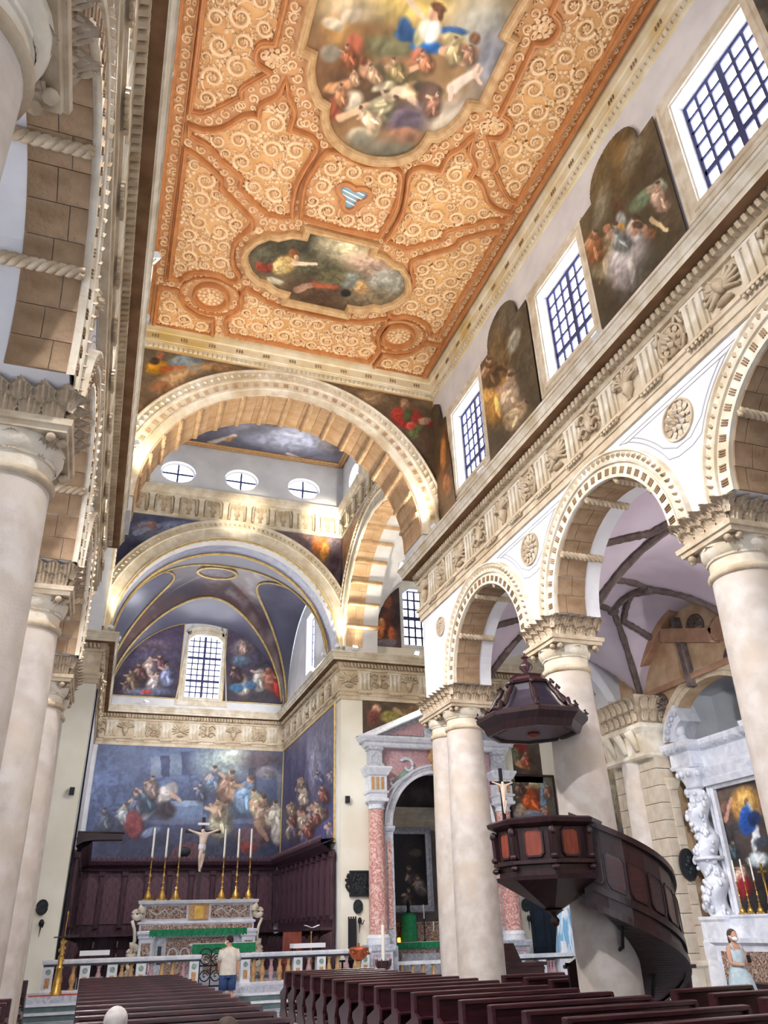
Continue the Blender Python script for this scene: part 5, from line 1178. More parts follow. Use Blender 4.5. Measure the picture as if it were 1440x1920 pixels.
def crest(m):
    m.ball((7.73, 26.4, 8.35), (0.26, 0.12, 0.34), 12, 8)
    for s in (-1, 1):
        t = np.linspace(0, 1, 20); a = 1.0+5*t; R = 0.2*(1-0.6*t); m.tube(np.stack([7.73+s*(0.32+R*np.cos(a)), np.full(20, 26.4), 8.3+R*np.sin(a)], 1), 0.06, 6)
pb(crest, 'crest', WM, smooth=True)

# chapel behind the portal
ch = MB()
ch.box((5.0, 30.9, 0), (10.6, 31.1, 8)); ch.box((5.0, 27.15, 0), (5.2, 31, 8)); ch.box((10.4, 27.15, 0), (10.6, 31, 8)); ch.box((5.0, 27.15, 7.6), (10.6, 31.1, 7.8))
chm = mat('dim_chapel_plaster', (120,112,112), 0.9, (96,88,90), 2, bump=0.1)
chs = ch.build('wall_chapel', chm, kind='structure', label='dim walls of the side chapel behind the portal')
MB().sweep([(10.4, 27.2), (10.4, 30.9), (5.2, 30.9), (5.2, 27.2)], [(0, 5.2), (0.1, 5.25), (0.1, 5.55), (0.15, 5.6), (0.15, 5.75), (0.3, 5.95), (0.32, 6.05), (0, 6.1)], flat).build('cornice', M['stone_pale'], chs)
ops = [(e,775,1600,20,30,0,(44,38,44)), figure(770,1640,40,(60,52,56)), figure(785,1655,36,(110,100,100)), (e,785,1655,6,4,0,(170,150,140)), figure(765,1680,34,(70,56,56)), (e,780,1600,12,8,0,(80,70,60))]
painting('dark altar canvas inside the side chapel behind the portal', 1, 30.85, rect(6.7, 2.55, 8.85, 5.1), ops, ((34,30,38),(26,22,30)), res=0.03, seed=96, frame=[(0.02, 0), (0.02, 0.08), (-0.08, 0.1), (-0.16, 0.06), (-0.2, 0.12), (-0.26, 0.0)], fm=GM)
ca = thing('chapel_altar', 'small altar with green cloth inside the side chapel', 'altar', (7.6, 28.9, 0))
def loc(m, name, mm, parent, off, smooth=False):
    o = m.build(name, mm, parent, smooth=smooth); o.location = tuple(-np.array(off)); return o
O = (7.6, 28.9, 0)
loc(stack(MB(), 6.7, 8.5, 28.6, 29.4, [(0.02, 0.05), (0.2, 0.05), (0.22, 0), (1.25, 0), (1.3, 0.08), (1.36, 0.08)]), 'altar_block', GM, ca, O)
loc(MB().sweep(rect(6.85, 0.35, 8.35, 1.1), [(0.05, 0), (0.05, 0.03), (-0.04, 0.03), (-0.04, 0)], PY(28.6), closed=True), 'frontal_moulding', M['inlay'], ca, O)
gm = MB(); gm.box((6.55, 28.46, 1.36), (8.55, 29.4, 1.39)); loc(gm, 'altar_linen', M['cloth_white'], ca, O)
def hang(m, x0, x1, y, z0, z1, n=30, amp=0.015, scal=0.03):
    xs_ = np.linspace(x0, x1, n*2+1); P = np.zeros((2, len(xs_), 3))
    for i, x in enumerate(xs_): P[0, i] = (x, y, z1); P[1, i] = (x, y-amp*sin(i*pi/2), z0+scal*abs(sin(i*pi/2)))
    return m.grid(P)
cg = MB(); hang(cg, 6.55, 8.55, 28.45, 1.18, 1.38); loc(cg, 'green_cloth', M['cloth_green'], ca, O)
gr = MB(); stack(gr, 6.4, 8.8, 29.4, 29.9, [(1.36, 0), (1.9, 0), (1.95, 0.05), (2.0, 0.05)]); loc(gr, 'gradine', M['inlay'], ca, O)
tb_ = thing('tabernacle_veil', 'green veiled tabernacle on the chapel altar', 'tabernacle', (7.35, 29.0, 1.39))
P = np.zeros((2, 33, 3))
for j in range(33):
    a = 2*pi*j/32; r = 0.30*(1+0.06*cos(8*a)); P[0, j] = (r*cos(a), r*sin(a)*0.8, 0.02); P[1, j] = (0.27*cos(a), 0.27*sin(a)*0.8, 0.82)
MB().grid(P).build('veil', M['cloth_green'], tb_, smooth=True); MB().lathe((0, 0, 0.80), [(0.27, 0), (0.27, 0.03), (0.1, 0.1), (0.0, 0.12)], 16, sy=0.8).build('top', M['cloth_green'], tb_)
MB().lathe((0, 0, 0.9), [(0.09, 0), (0.05, 0.12), (0.07, 0.25), (0.02, 0.4), (0.0, 0.42)], 10).build('finial', M['iron'], tb_)
def candle(name, label, x, y, z, h, r=0.02, holder=0.25, mm=None, group=None):
    c = thing(name, label, 'candle', (x, y, z), group=group)
    MB().lathe((0, 0, 0), [(0.07, 0), (0.05, 0.03), (0.015, 0.06), (0.02, holder*0.6), (0.035, holder*0.62), (0.015, holder*0.7), (0.03, holder), (0.0, holder)], 10).build('holder', mm or M['gold'], c, smooth=40)
    MB().lathe((0, 0, holder), [(r, 0), (r, h), (0.0, h+0.01)], 10).build('wax', M['wax'], c, smooth=60); return c
candle('candle', 'tall white candle left of the green veiled tabernacle', 6.85, 29.05, 1.39, 0.75, 0.035, 0.8, M['iron'])
candle('candle', 'thin candle right of the green veiled tabernacle', 7.95, 29.05, 1.39, 0.45, 0.02, 0.7, M['iron'])
candle('candle', 'short candle at the end of the chapel altar', 8.3, 29.05, 1.39, 0.3, 0.02, 0.3, M['gold'])
vl = thing('votive_lamp', 'small glowing orange votive lamp on the chapel altar', 'lamp', (6.85, 28.7, 1.39))
MB().lathe((0, 0, 0), [(0.05, 0), (0.06, 0.05), (0.05, 0.14), (0.045, 0.14)], 12).build('cup', mat('amber_glass', (240,160,70), 0.2, emit=(255,150,50), es=3.0), vl)
lb_ = thing('chapel_balustrade', 'low marble rail across the chapel entrance', 'balustrade', (7.75, 26.95, 0))
MB().box((-1.75, -0.12, 0.78), (1.75, 0.12, 0.88)).build('rail', WM, lb_); MB().box((-1.75, -0.12, 0.0), (1.75, 0.12, 0.16)).build('plinth', GM, lb_)
bal_prof = [(0.075, 0), (0.075, 0.04), (0.04, 0.07), (0.05, 0.12), (0.085, 0.24), (0.07, 0.34), (0.035, 0.44), (0.05, 0.48), (0.035, 0.5), (0.07, 0.56), (0.07, 0.60)]
bal_me = MB().lathe((0, 0, 0), bal_prof, 10).mesh('baluster'); bal_me.materials.append(M['inlay_ochre']); bal_me.shade_smooth()
bal_me2 = bal_me.copy(); bal_me2.materials.clear(); bal_me2.materials.append(M['pink_marble'])
for k in range(9): o = link('baluster', bal_me, None, lb_, loc=(-1.45+0.36*k, 0, 0.16)); o.scale = (1, 1, 1.03)

# ================================================================== HIGH ALTAR
ha = thing('high_altar', 'high altar of inlaid coloured marble with scrolled ends', 'altar', (0.05, 29.3, 0.5))
ab_ = lambda f, n, mm, sm=False, p=None: loc2(f, n, mm, sm, p or ha)
def loc2(f, n, mm, sm, p):
    m = MB(); f(m); return m.build(n, mm, p, smooth=sm)
ab_(lambda m: stack(m, -1.62, 1.62, -0.25, 0.6, [(0.0, 0.1), (0.15, 0.1), (0.17, 0.0), (1.3, 0.0)]), 'body', WM)
ab_(lambda m: stack(m, -1.85, 1.85, -0.35, 0.6, [(1.30, 0), (1.36, 0.06), (1.42, 0.06), (1.44, 0.02)]), 'mensa', WM)
for s in (-1, 1):
    o = ab_(lambda m: stack(m, s*1.62-0.22, s*1.62+0.22, -0.42, -0.2, [(0.0, 0.04), (0.12, 0.04), (0.14, 0), (1.2, 0), (1.24, 0.04), (1.30, 0.04)]), 'pilaster', WM)
    ab_(lambda m: m.poly(rect(s*1.62-0.14, 0.25, s*1.62+0.14, 1.1), [], lambda a, b, h: (a, -0.42-h, b), 0.01, 0.0), 'pilaster_inlay', M['inlay'])
    ab_(lambda m: stack(m, s*1.18-0.13, s*1.18+0.13, -0.36, -0.2, [(0.0, 0.02), (0.14, 0), (1.2, 0), (1.3, 0.02)]), 'inner_pilaster', GM)
    ab_(lambda m: m.poly(rect(s*1.18-0.06, 0.5, s*1.18+0.06, 1.0), [], lambda a, b, h: (a, -0.36-h, b), 0.01, 0.0), 'inner_inlay', M['dark_marble'])
    def vol(m):
        for (cx_, cz_, R, a0) in ((2.02, 0.85, 0.2, 1.2), (1.98, 1.95, 0.18, 1.8), (2.05, 0.3, 0.12, 1.0)):
            t = np.linspace(0, 1, 26); a = a0+7.5*t; r = R*(1-0.8*t); m.tube(np.stack([s*(cx_+r*np.cos(a)), np.full(26, -0.1), cz_+r*np.sin(a)], 1), 0.07*(1-0.6*t)+0.015, 6, flat=1.4)
        m.tube([(s*1.9, -0.1, 0.1), (s*2.1, -0.1, 0.5), (s*1.95, -0.1, 1.2), (s*2.0, -0.1, 1.5), (s*2.1, -0.1, 1.75)], [0.06, 0.05, 0.06, 0.05, 0.05], 6)
    ab_(vol, 'volute', M['stone_pale'], True)
ab_(lambda m: m.poly(rect(-0.98, 0.2, 0.98, 1.22), [], lambda a, b, h: (a, -0.25-h, b), 0.02, 0.0), 'frontal', M['inlay'])
for k in range(5): ab_(lambda m: m.sweep(arc(-0.76+0.38*k, 0.72, 0.15, 0, 2*pi*15/16, 16, 0.22), [(0.02, 0.02), (0.02, 0.045), (-0.02, 0.045), (-0.02, 0.02)], lambda a, b, h: (a, -0.25-h, b), closed=True), 'frontal_scroll', WM)
ab_(lambda m: stack(m, -1.85, 1.85, 0.0, 0.7, [(1.44, 0.0), (1.62, 0.0), (1.64, 0.05), (1.70, 0.05), (1.72, -0.03), (2.20, -0.03), (2.22, 0.10), (2.30, 0.12), (2.32, 0.12)]), 'gradine', WM)
ab_(lambda m: m.poly(rect(-1.8, 1.46, 1.8, 1.6), [], lambda a, b, h: (a, -h, b), 0.012, 0.0), 'gradine_inlay', M['inlay'])
for s in (-1, 1):
    ab_(lambda m: m.poly(rect(s*1.05-0.65, 1.78, s*1.05+0.65, 2.16), [], lambda a, b, h: (a, 0.03-h, b), 0.015, 0.0), 'gradine_panel', M['inlay'])
    ab_(lambda m: m.tube([(s*0.5, 0.0, 1.95), (s*0.75, 0.0, 2.08), (s*0.95, 0.0, 1.88), (s*1.1, 0.0, 2.05), (s*1.35, 0.0, 1.88), (s*1.6, 0.0, 2.05)], 0.022, 5), 'panel_scroll', WM, True)
ab_(lambda m: m.poly(rect(-0.32, 1.74, 0.32, 2.24), [], lambda a, b, h: (a, 0.03-h, b), 0.06, 0.0), 'tabernacle_door_frame', M['inlay_ochre'])
ab_(lambda m: m.poly(rect(-0.15, 1.78, 0.15, 2.14), [], lambda a, b, h: (a, -0.03-h, b), 0.02, 0.0), 'tabernacle_door', M['gold'])
ac = thing('altar_cloth', 'green and white cloth over the high altar table', 'cloth', (0.05, 29.3, 1.94))
MB().box((-1.55, -0.46, 0.0), (1.55, 0.0, 0.03)).build('linen', M['cloth_white'], ac); m = MB(); hang(m, -1.55, 1.55, -0.48, -0.19, 0.03, 26, 0.02, 0.05); m.build('green_border', M['cloth_green'], ac)
# six candlesticks
cp = [(0.16, 0), (0.17, 0.03), (0.12, 0.06), (0.14, 0.12), (0.085, 0.22), (0.03, 0.33), (0.055, 0.37), (0.02, 0.42), (0.018, 0.50), (0.05, 0.54), (0.02, 0.58), (0.018, 0.70), (0.05, 0.73), (0.045, 0.78), (0.018, 0.82), (0.016, 0.96), (0.042, 1.0), (0.018, 1.04), (0.015, 1.26), (0.06, 1.30), (0.06, 1.32), (0.0, 1.33)]
cs0 = thing('altar_candlestick', 'x', 'candlestick', (0, 0, 0), group='tall gilt candlesticks on the high altar')
MB().lathe((0, 0, 0), cp, 14).build('stem', M['gold'], cs0, smooth=50)
for k in range(3): MB().ball((0.15*cos(k*2.1+0.5), 0.15*sin(k*2.1+0.5), 0.02), (0.05, 0.05, 0.05), 8, 6).build('foot', M['gold'], cs0, smooth=True)
MB().lathe((0, 0, 1.33), [(0.036, 0), (0.034, 0.88), (0.028, 0.92), (0.0, 0.93)], 12).build('candle', M['wax'], cs0, smooth=60)
ords = ['outermost candlestick on the left half of the high altar', 'middle candlestick on the left half of the high altar', 'candlestick just left of the altar crucifix', 'candlestick just right of the altar crucifix', 'middle candlestick on the right half of the high altar', 'outermost candlestick on the right half of the high altar']
for k, x in enumerate((-1.62, -1.17, -0.72, 0.80, 1.28, 1.72)):
    r = cs0 if k == 0 else dup(cs0)
    r.location = (x, 29.55, 2.82); r['label'] = 'tall gilt '+ords[k]
# crucifix
cr = thing('crucifix', 'crucifix with pale corpus rising between the altar candles', 'crucifix', (0.02, 29.65, 2.82))
MB().box((-0.06, -0.03, 0), (0.06, 0.03, 2.62)).build('upright', M['wood'], cr); MB().box((-0.62, -0.03, 2.10), (0.62, 0.03, 2.2)).build('crossbeam', M['wood'], cr)
MB().box((-0.20, -0.06, 2.36), (0.20, -0.02, 2.44)).build('title_board', M['cloth_white'], cr)
def corpus(name, parent, s, mm, off):
    me = bpy.data.meshes.new(name)
    J = {'pel': (0, 0, 0.0), 'chest': (0.01, -0.02, 0.30), 'neck': (0, -0.03, 0.45), 'head': (-0.04, -0.06, 0.57), 'ls': (-0.15, -0.01, 0.41), 'le': (-0.33, 0, 0.47), 'lh': (-0.53, 0.02, 0.55), 'rs': (0.15, -0.01, 0.41), 're': (0.33, 0, 0.47), 'rh': (0.53, 0.02, 0.55), 'lk': (-0.06, -0.08, -0.35), 'lf': (-0.03, 0.0, -0.72), 'rk': (0.05, -0.09, -0.34), 'rf': (-0.01, -0.03, -0.72), 'lt': (-0.02, -0.06, -0.80), 'wa': (0, -0.02, 0.13)}
    R = {'pel': 0.11, 'wa': 0.095, 'chest': 0.125, 'neck': 0.05, 'head': 0.085, 'ls': 0.06, 'le': 0.042, 'lh': 0.035, 'rs': 0.06, 're': 0.042, 'rh': 0.035, 'lk': 0.062, 'rk': 0.062, 'lf': 0.04, 'rf': 0.04, 'lt': 0.03}
    E = [('pel','wa'),('wa','chest'),('chest','neck'),('neck','head'),('chest','ls'),('ls','le'),('le','lh'),('chest','rs'),('rs','re'),('re','rh'),('pel','lk'),('lk','lf'),('lf','lt'),('pel','rk'),('rk','rf')]
    return skin_body(name, J, R, E, 'pel', mm, parent, off, s)
def skin_body(name, J, R, E, rootk, mm, parent=None, off=(0, 0, 0), s=1.0, sub=2):
    ks = list(J); ix = {k: i for i, k in enumerate(ks)}
    me = bpy.data.meshes.new(name); me.from_pydata([tuple(np.array(J[k])*s) for k in ks], [(ix[a], ix[b]) for a, b in E], []); me.update()
    o = bpy.data.objects.new(name, me); col.objects.link(o)
    md = o.modifiers.new('skin', 'SKIN'); md.use_smooth_shade = True
    for i, k in enumerate(ks):
        r = R[k]; r = (r, r) if np.isscalar(r) else r
        me.skin_vertices[0].data[i].radius = (r[0]*s, r[1]*s); me.skin_vertices[0].data[i].use_root = (k == rootk)
    sd = o.modifiers.new('sub', 'SUBSURF'); sd.levels = sub; sd.render_levels = sub
    dg = bpy.context.evaluated_depsgraph_get(); ev = o.evaluated_get(dg); m2 = bpy.data.meshes.new_from_object(ev)
    bpy.data.objects.remove(o); bpy.data.meshes.remove(me); m2.name = name; m2.materials.clear(); m2.materials.append(mm); m2.shade_smooth()
    return link(name, m2, None, parent, loc=off)
ivory = mat('ivory_corpus', (232,214,196), 0.5, (214,190,170), 6)
corpus('corpus', cr, 1.0, ivory, (0, -0.10, 1.66)); MB().lathe((0, -0.12, 1.52), [(0.10, 0), (0.13, 0.08), (0.125, 0.2), (0.11, 0.22)], 12, sy=0.85).build('loincloth', M['cloth_white'], cr, smooth=True)

# ================================================================== SANCTUARY FURNITURE
def balustrade(label, x0, x1, posts, y=25.6, z=0.5, ends=True):
    b = thing('altar_balustrade', label, 'balustrade', ((x0+x1)/2, y, z)); xm = (x0+x1)/2
    m = MB(); stack(m, x0-xm, x1-xm, -0.13, 0.13, [(0.68, -0.02), (0.70, 0.03), (0.76, 0.05), (0.79, 0.05), (0.80, 0.03)]); m.build('rail', WM, b)
    m = MB(); m.box((x0-xm, -0.13, 0.64), (x1-xm, 0.13, 0.68)); m.build('rail_inlay', M['dark_marble'], b)
    m = MB(); stack(m, x0-xm, x1-xm, -0.16, 0.16, [(0.0, 0.02), (0.06, 0.02), (0.08, 0.0)]); m.build('plinth', WM, b)
    for p in posts:
        m = MB(); stack(m, p-xm-0.13, p-xm+0.13, -0.14, 0.14, [(0.06, 0.02), (0.12, 0.0), (0.64, 0.0)]); q = m.build('post', WM, b)
        m = MB(); m.poly(arc(p-xm, 0.52, 0.07, 0, 2*pi*15/16, 16), [], lambda a, c, h: (a, -0.14-h, c), 0.012, 0); m.build('round_inlay', M['green_marble'], q)
        m = MB(); m.poly(rect(p-xm-0.06, 0.16, p-xm+0.06, 0.38), [], lambda a, c, h: (a, -0.14-h, c), 0.012, 0); m.build('panel_inlay', M['inlay_ochre'], q)
    xs_ = sorted(posts); k = 0
    for a, c in zip(xs_[:-1], xs_[1:]):
        n = max(1, int((c-a-0.26)/0.24))
        for i in range(n):
            x = a+0.13+(c-a-0.26)*(i+0.5)/n; k += 1
            o = link('baluster', bal_me if k % 3 else bal_me2, None, b, loc=(x-xm, 0, 0.07)); o.scale = (1.05, 1.05, 0.96)
    return b
balustrade('marble altar rail left of the gate, nearest the gilt candelabrum', -4.36, -0.28, [-4.22, -3.3, -2.6, -1.85, -0.42])
balustrade('marble altar rail right of the gate, ending at the copper font', 0.88, 4.75, [1.02, 2.55, 3.25, 4.6])
gt_ = thing('sanctuary_gate', 'black wrought iron gate leaf in the altar rail', 'gate', (0.05, 25.6, 0.5))
MB().box((-0.32, -0.02, 0.0), (0.32, 0.02, 0.04)).build('bottom_rail', M['iron'], gt_); MB().box((-0.32, -0.02, 0.5), (0.32, 0.02, 0.54)).build('middle_rail', M['iron'], gt_)
for x in (-0.32, -0.01, 0.30): MB().box((x, -0.02, 0), (x+0.03, 0.02, 0.85)).build('stile', M['iron'], gt_)
for x in (-0.15, 0.16):
    for z, R in ((0.27, 0.13), (0.68, 0.13)):
        MB().tube([(x+R*cos(a), 0, z+R*sin(a)) for a in np.linspace(0, 2*pi, 21)[:-1]], 0.016, 5, closed=True).build('ring', M['iron'], gt_)
        t = np.linspace(0, 1, 16); MB().tube(np.stack([x+0.09*(1-t)*np.cos(6*t), 0*t, z+0.09*(1-t)*np.sin(6*t)], 1), 0.014, 5).build('scroll', M['iron'], gt_)
for x in (-0.15, 0.16): MB().tube([(x+0.16*cos(a), 0, 0.82+0.12*sin(a)) for a in np.linspace(0, pi, 13)], 0.02, 5).build('crest', M['iron'], gt_)
mt = thing('altar_table', 'free-standing altar table with green frontal behind the gate', 'table', (0.6, 27.3, 0.5))
MB().box((-0.95, -0.4, 1.0), (0.95, 0.4, 1.06)).build('tabletop', M['cloth_white'], mt)
m = MB(); hang(m, -0.95, 0.95, -0.42, 0.80, 1.05, 20, 0.012, 0.0); m.build('green_frontal', M['cloth_green'], mt)
for s in (-1, 1): MB().box((s*0.7-0.12, -0.25, 0), (s*0.7+0.12, 0.25, 1.0)).build('support', GM, mt)
for nm, x, y, w_, lb in (('side_table', 3.08, 26.5, 0.5, 'narrow table with white cloth before the right choir stalls'), ('side_table', -3.1, 26.5, 0.40, 'narrow table with white cloth before the left choir stalls')):
    t_ = thing(nm, lb, 'table', (x, y, 0.5)); MB().box((-w_, -0.25, 0.86), (w_, 0.25, 0.98)).build('cloth', M['cloth_white'], t_)
    for sx in (-1, 1):
        for sy in (-1, 1): MB().box((sx*(w_-0.06)-0.03, sy*0.18-0.03, 0), (sx*(w_-0.06)+0.03, sy*0.18+0.03, 0.86)).build('leg', M['wood'], t_)
le = thing('lectern', 'small brass lectern with open book before the right stalls', 'lectern', (3.3, 26.95, 0.5))
MB().lathe((0, 0, 0), [(0.2, 0), (0.18, 0.04), (0.05, 0.1), (0.03, 0.4), (0.06, 0.5), (0.025, 0.6), (0.02, 1.25), (0.05, 1.3)], 12).build('stand', M['gold'], le, smooth=40)
MB().bar((-0.25, -0.05, 1.36), (0.25, -0.05, 1.36), 0.32, 0.02).build('desk', M['bronze'], le)
for s in (-1, 1): MB().bar((s*0.03, -0.06, 1.40), (s*0.22, -0.06, 1.47), 0.26, 0.015).build('book_page', M['cloth_white'], le)
rc = thing('armchair', 'reddish wooden chair behind the right altar rail', 'chair', (2.85, 27.4, 0.5))
MB().box((-0.3, -0.25, 0.42), (0.3, 0.25, 0.5)).build('seat', M['panel_red'], rc); MB().box((-0.3, 0.2, 0.5), (0.3, 0.26, 1.3)).build('backrest', M['panel_red'], rc)
for sx in (-1, 1):
    for sy in (-1, 1): MB().box((sx*0.27-0.03, sy*0.22-0.03, 0), (sx*0.27+0.03, sy*0.22+0.03, 0.42)).build('leg', M['panel_red'], rc)
hc = thing('high_back_chair', 'narrow black high-backed chair beside the bronze plaque', 'chair', (4.42, 26.45, 0.5))
MB().box((-0.05, 0.0, 0.0), (0.22, 0.05, 1.62)).build('backrest', M['iron'], hc)
for k in range(4): MB().box((-0.05+0.075*k, 0, 1.62), (-0.01+0.075*k, 0.05, 1.68)).build('finial', M['iron'], hc)
MB().box((-0.4, -0.4, 0.45), (0.22, 0.0, 0.5)).build('seat', M['iron'], hc); MB().box((-0.45, -0.4, 0.75), (-0.1, -0.36, 0.79)).build('armrest', M['iron'], hc)
for x in (-0.38, 0.16): MB().box((x, -0.4, 0), (x+0.05, -0.35, 0.45)).build('leg', M['iron'], hc)
ft = thing('baptismal_font', 'hammered copper font bowl on a turned stand at the end of the altar rail', 'font', (4.12, 24.55, 0.17))
MB().lathe((0, 0, 0), [(0.2, 0), (0.2, 0.05), (0.08, 0.1), (0.06, 0.3), (0.12, 0.42), (0.06, 0.55), (0.05, 0.75), (0.1, 0.85)], 16).build('stand', M['inlay_ochre'], ft, smooth=40)
MB().lathe((0, 0, 0.85), [(0.06, 0), (0.2, 0.06), (0.27, 0.18), (0.29, 0.30), (0.28, 0.32), (0.2, 0.345), (0.05, 0.36), (0.02, 0.40), (0.03, 0.43), (0, 0.46)], 18).build('bowl', M['copper'], ft, smooth=50)
for k in range(10): a = 2*pi*k/10; MB().ball((0.27*cos(a), 0.27*sin(a), 1.06), 0.045, 8, 6).build('boss', M['copper'], ft, smooth=True)
pc = thing('paschal_candle', 'tall white paschal candle on a carved wooden stand', 'candle', (4.66, 23.95, 0))
MB().lathe((0, 0, 0), [(0.16, 0), (0.16, 0.06), (0.07, 0.12), (0.05, 0.5), (0.1, 0.66), (0.14, 0.82), (0.19, 0.96), (0.2, 1.02), (0.06, 1.02)], 14).build('stand', M['pew'], pc, smooth=40)
for k in range(6): a = 2*pi*k/6; MB().tube([(0.1*cos(a), 0.1*sin(a), 0.8), (0.2*cos(a), 0.2*sin(a), 0.92), (0.24*cos(a), 0.24*sin(a), 1.06)], [0.05, 0.04, 0.015], 6).build('leaf', M['pew'], pc, smooth=True)
MB().lathe((0, 0, 1.02), [(0.052, 0), (0.05, 0.88), (0, 0.9)], 14).build('wax', M['wax'], pc, smooth=50)
gl = thing('gilt_candelabrum', 'gilt carved candelabrum desk on a red rug at the left end of the altar rail', 'candelabrum', (-3.95, 25.15, 0.5))
MB().lathe((0, 0, 0), [(0.20, 0), (0.20, 0.08), (0.16, 0.12), (0.13, 0.4), (0.11, 0.58), (0.13, 0.62), (0.07, 0.7), (0.1, 0.85), (0.05, 0.95), (0.09, 1.05), (0.06, 1.15), (0.11, 1.24), (0.05, 1.32)], 14).build('stem', M['gold'], gl, smooth=50)
for k in range(9): a = 2.4*k; MB().ball((0.09*cos(a), 0.09*sin(a), 0.8+0.055*k), 0.045, 8, 6).build('leaf_knob', M['gold'], gl, smooth=True)
MB().bar((-0.35, 0.0, 1.33), (0.45, 0.0, 1.35), 0.3, 0.03).build('desk', M['wood'], gl)
MB().lathe((0.02, 0, 1.35), [(0.012, 0), (0.012, 0.5), (0.03, 0.55), (0, 0.62)], 8).build('spike', M['gold'], gl)
gl.scale = (0.72, 0.72, 1.0)
rg_ = MB().box((-4.6, 24.98, 0.5), (-2.9, 25.4, 0.515)).build('rug', M['red_rug'], label='red rug under the gilt candelabrum', cat='rug')

# ---- choir stalls ------------------------------------------------------------------------
def stalls(label, p, q, z0=0.5, h=4.05, y_in=0.12, n=None):
    p = np.array(p, float); q = np.array(q, float); L = np.linalg.norm(q-p); t = (q-p)/L; nn = np.array([-t[1], t[0]])
    rz = math.atan2(t[1], t[0]); r = thing('choir_stalls', label, 'choir stalls', (p[0], p[1], z0), rz)   # local x along, y towards the room
    n = n or int(L/0.82); d = L/n
    MB().box((0, 0, 0), (L, 0.08, h-0.35)).build('backboard', M['stall'], r)
    m = MB(); P = [[(0, 0.0, h-0.42), (L, 0.0, h-0.42)], [(0, 0.2, h-0.40), (L, 0.2, h-0.40)], [(0, 0.24, h-0.3), (L, 0.24, h-0.3)], [(0, 0.42, h-0.2), (L, 0.42, h-0.2)], [(0, 0.50, h-0.08), (L, 0.50, h-0.08)], [(0, 0.5, h-0.03), (L, 0.5, h-0.03)], [(0, 0, h), (L, 0, h)]]
    m.grid(np.array(P, float)); m.build('cornice', M['stall'], r)
    m = MB()
    for k in range(int(L/0.2)): m.ball((0.1+0.2*k, 0.46, h+0.03), (0.07, 0.04, 0.09), 6, 4)
    m.build('cresting', M['stall_panel'], r, kind='stuff')
    pan = MB(); pan.box((-d/2+0.13, 0.08, 1.75), (d/2-0.13, 0.10, h-0.75)); pan.lathe((0, 0.08, h-0.75), [(0.0, 0), (d/2-0.13, 0.0)], 16, sy=0.0, caps=False)
    pan = MB(); pan.poly([(-d/2+0.12, 1.75), (d/2-0.12, 1.75)]+[((d/2-0.12)*cos(a), h-0.95+(d/2-0.12)*sin(a)) for a in np.linspace(0, pi, 13)], [], lambda a, b, hh: (a, hh, b), 0.12, 0.08)
    pan_me = pan.mesh('panel'); pan_me.materials.append(M['stall_panel'])
    pil = MB(); stack(pil, -0.07, 0.07, 0.08, 0.16, [(1.62, 0.02), (1.72, 0.02), (1.74, 0), (h-0.62, 0), (h-0.58, 0.04), (h-0.42, 0.05)]); pil_me = pil.mesh('pilaster'); pil_me.materials.append(M['stall'])
    st_ = MB(); st_.box((-d/2+0.05, 0.1, 0.42), (d/2-0.05, 0.5, 0.48)); st_me = st_.mesh('seat'); st_me.materials.append(M['stall'])
    sd_ = MB(); sd_.poly([(0.08, 0), (0.58, 0), (0.55, 0.5), (0.40, 0.75), (0.52, 0.95), (0.45, 1.15), (0.08, 1.3)], [], lambda a, b, hh: (hh, a, b), -0.03, 0.03); sd_me = sd_.mesh('divider'); sd_me.materials.append(M['stall'])
    MB().box((0, 0.08, 1.32), (L, 0.5, 1.40)).build('ledge', M['stall'], r)
    for k in range(n+1):
        link('pilaster', pil_me, None, r, loc=(d*k, 0, 0)); link('divider', sd_me, None, r, loc=(d*k, 0, 0))
    for k in range(n): link('panel', pan_me, None, r, loc=(d*(k+0.5), 0, 0)); link('seat', st_me, None, r, loc=(d*(k+0.5), 0, 0))
    return r
stalls('dark walnut choir stalls along the pulpit-side chancel wall', (4.13, 27.2), (4.13, 35.5))
bs = stalls('dark walnut choir stalls across the back of the chancel', (3.95, 36.1), (-3.95, 36.1))
stalls('dark walnut choir stalls along the shaded chancel wall', (-4.08, 35.5), (-4.08, 27.6))
m = MB(); m.poly([(-0.85+3.75, 0), (0.85+3.75, 0)]+[(3.75+0.72*cos(a), 0.08+0.62*sin(a)) for a in np.linspace(0, pi, 17)], [], lambda a, b, h: (a, 0.25+h, 4.05+b), 0.06, 0.0); m.build('crowning_arch', M['stall_panel'], bs)
m = MB(); m.ball((3.9, 0.36, 4.35), (0.24, 0.08, 0.18), 10, 8); m.build('crowning_shield', M['iron'], bs)
cn = thing('stall_canopy', 'dark projecting canopy at the end of the shaded choir stalls', 'canopy', (-4.05, 27.55, 4.3))
m = MB(); P = [[(0, 0, 0), (0, 0.5, 0)], [(0.2, 0, 0.12), (0.2, 0.5, 0.12)], [(0.5, 0, 0.18), (0.5, 0.5, 0.18)], [(1.35, 0, 0.2), (1.35, 0.5, 0.2)], [(1.35, 0, 0.36), (1.35, 0.5, 0.36)], [(0, 0, 0.4), (0, 0.5, 0.4)]]
m.grid(np.array(P, float), close_u=True); m.f.append((0, 2, 4, 6, 8, 10)); m.f.append((11, 9, 7, 5, 3, 1)); m.build('hood', M['wood'], cn); MB().box((0.0, 0.0, 0.4), (1.4, 0.52, 0.43)).build('top_board', M['wood'], cn)
dk = mat('gap_black', (34,34,44), 0.9, (22,22,30), 4)
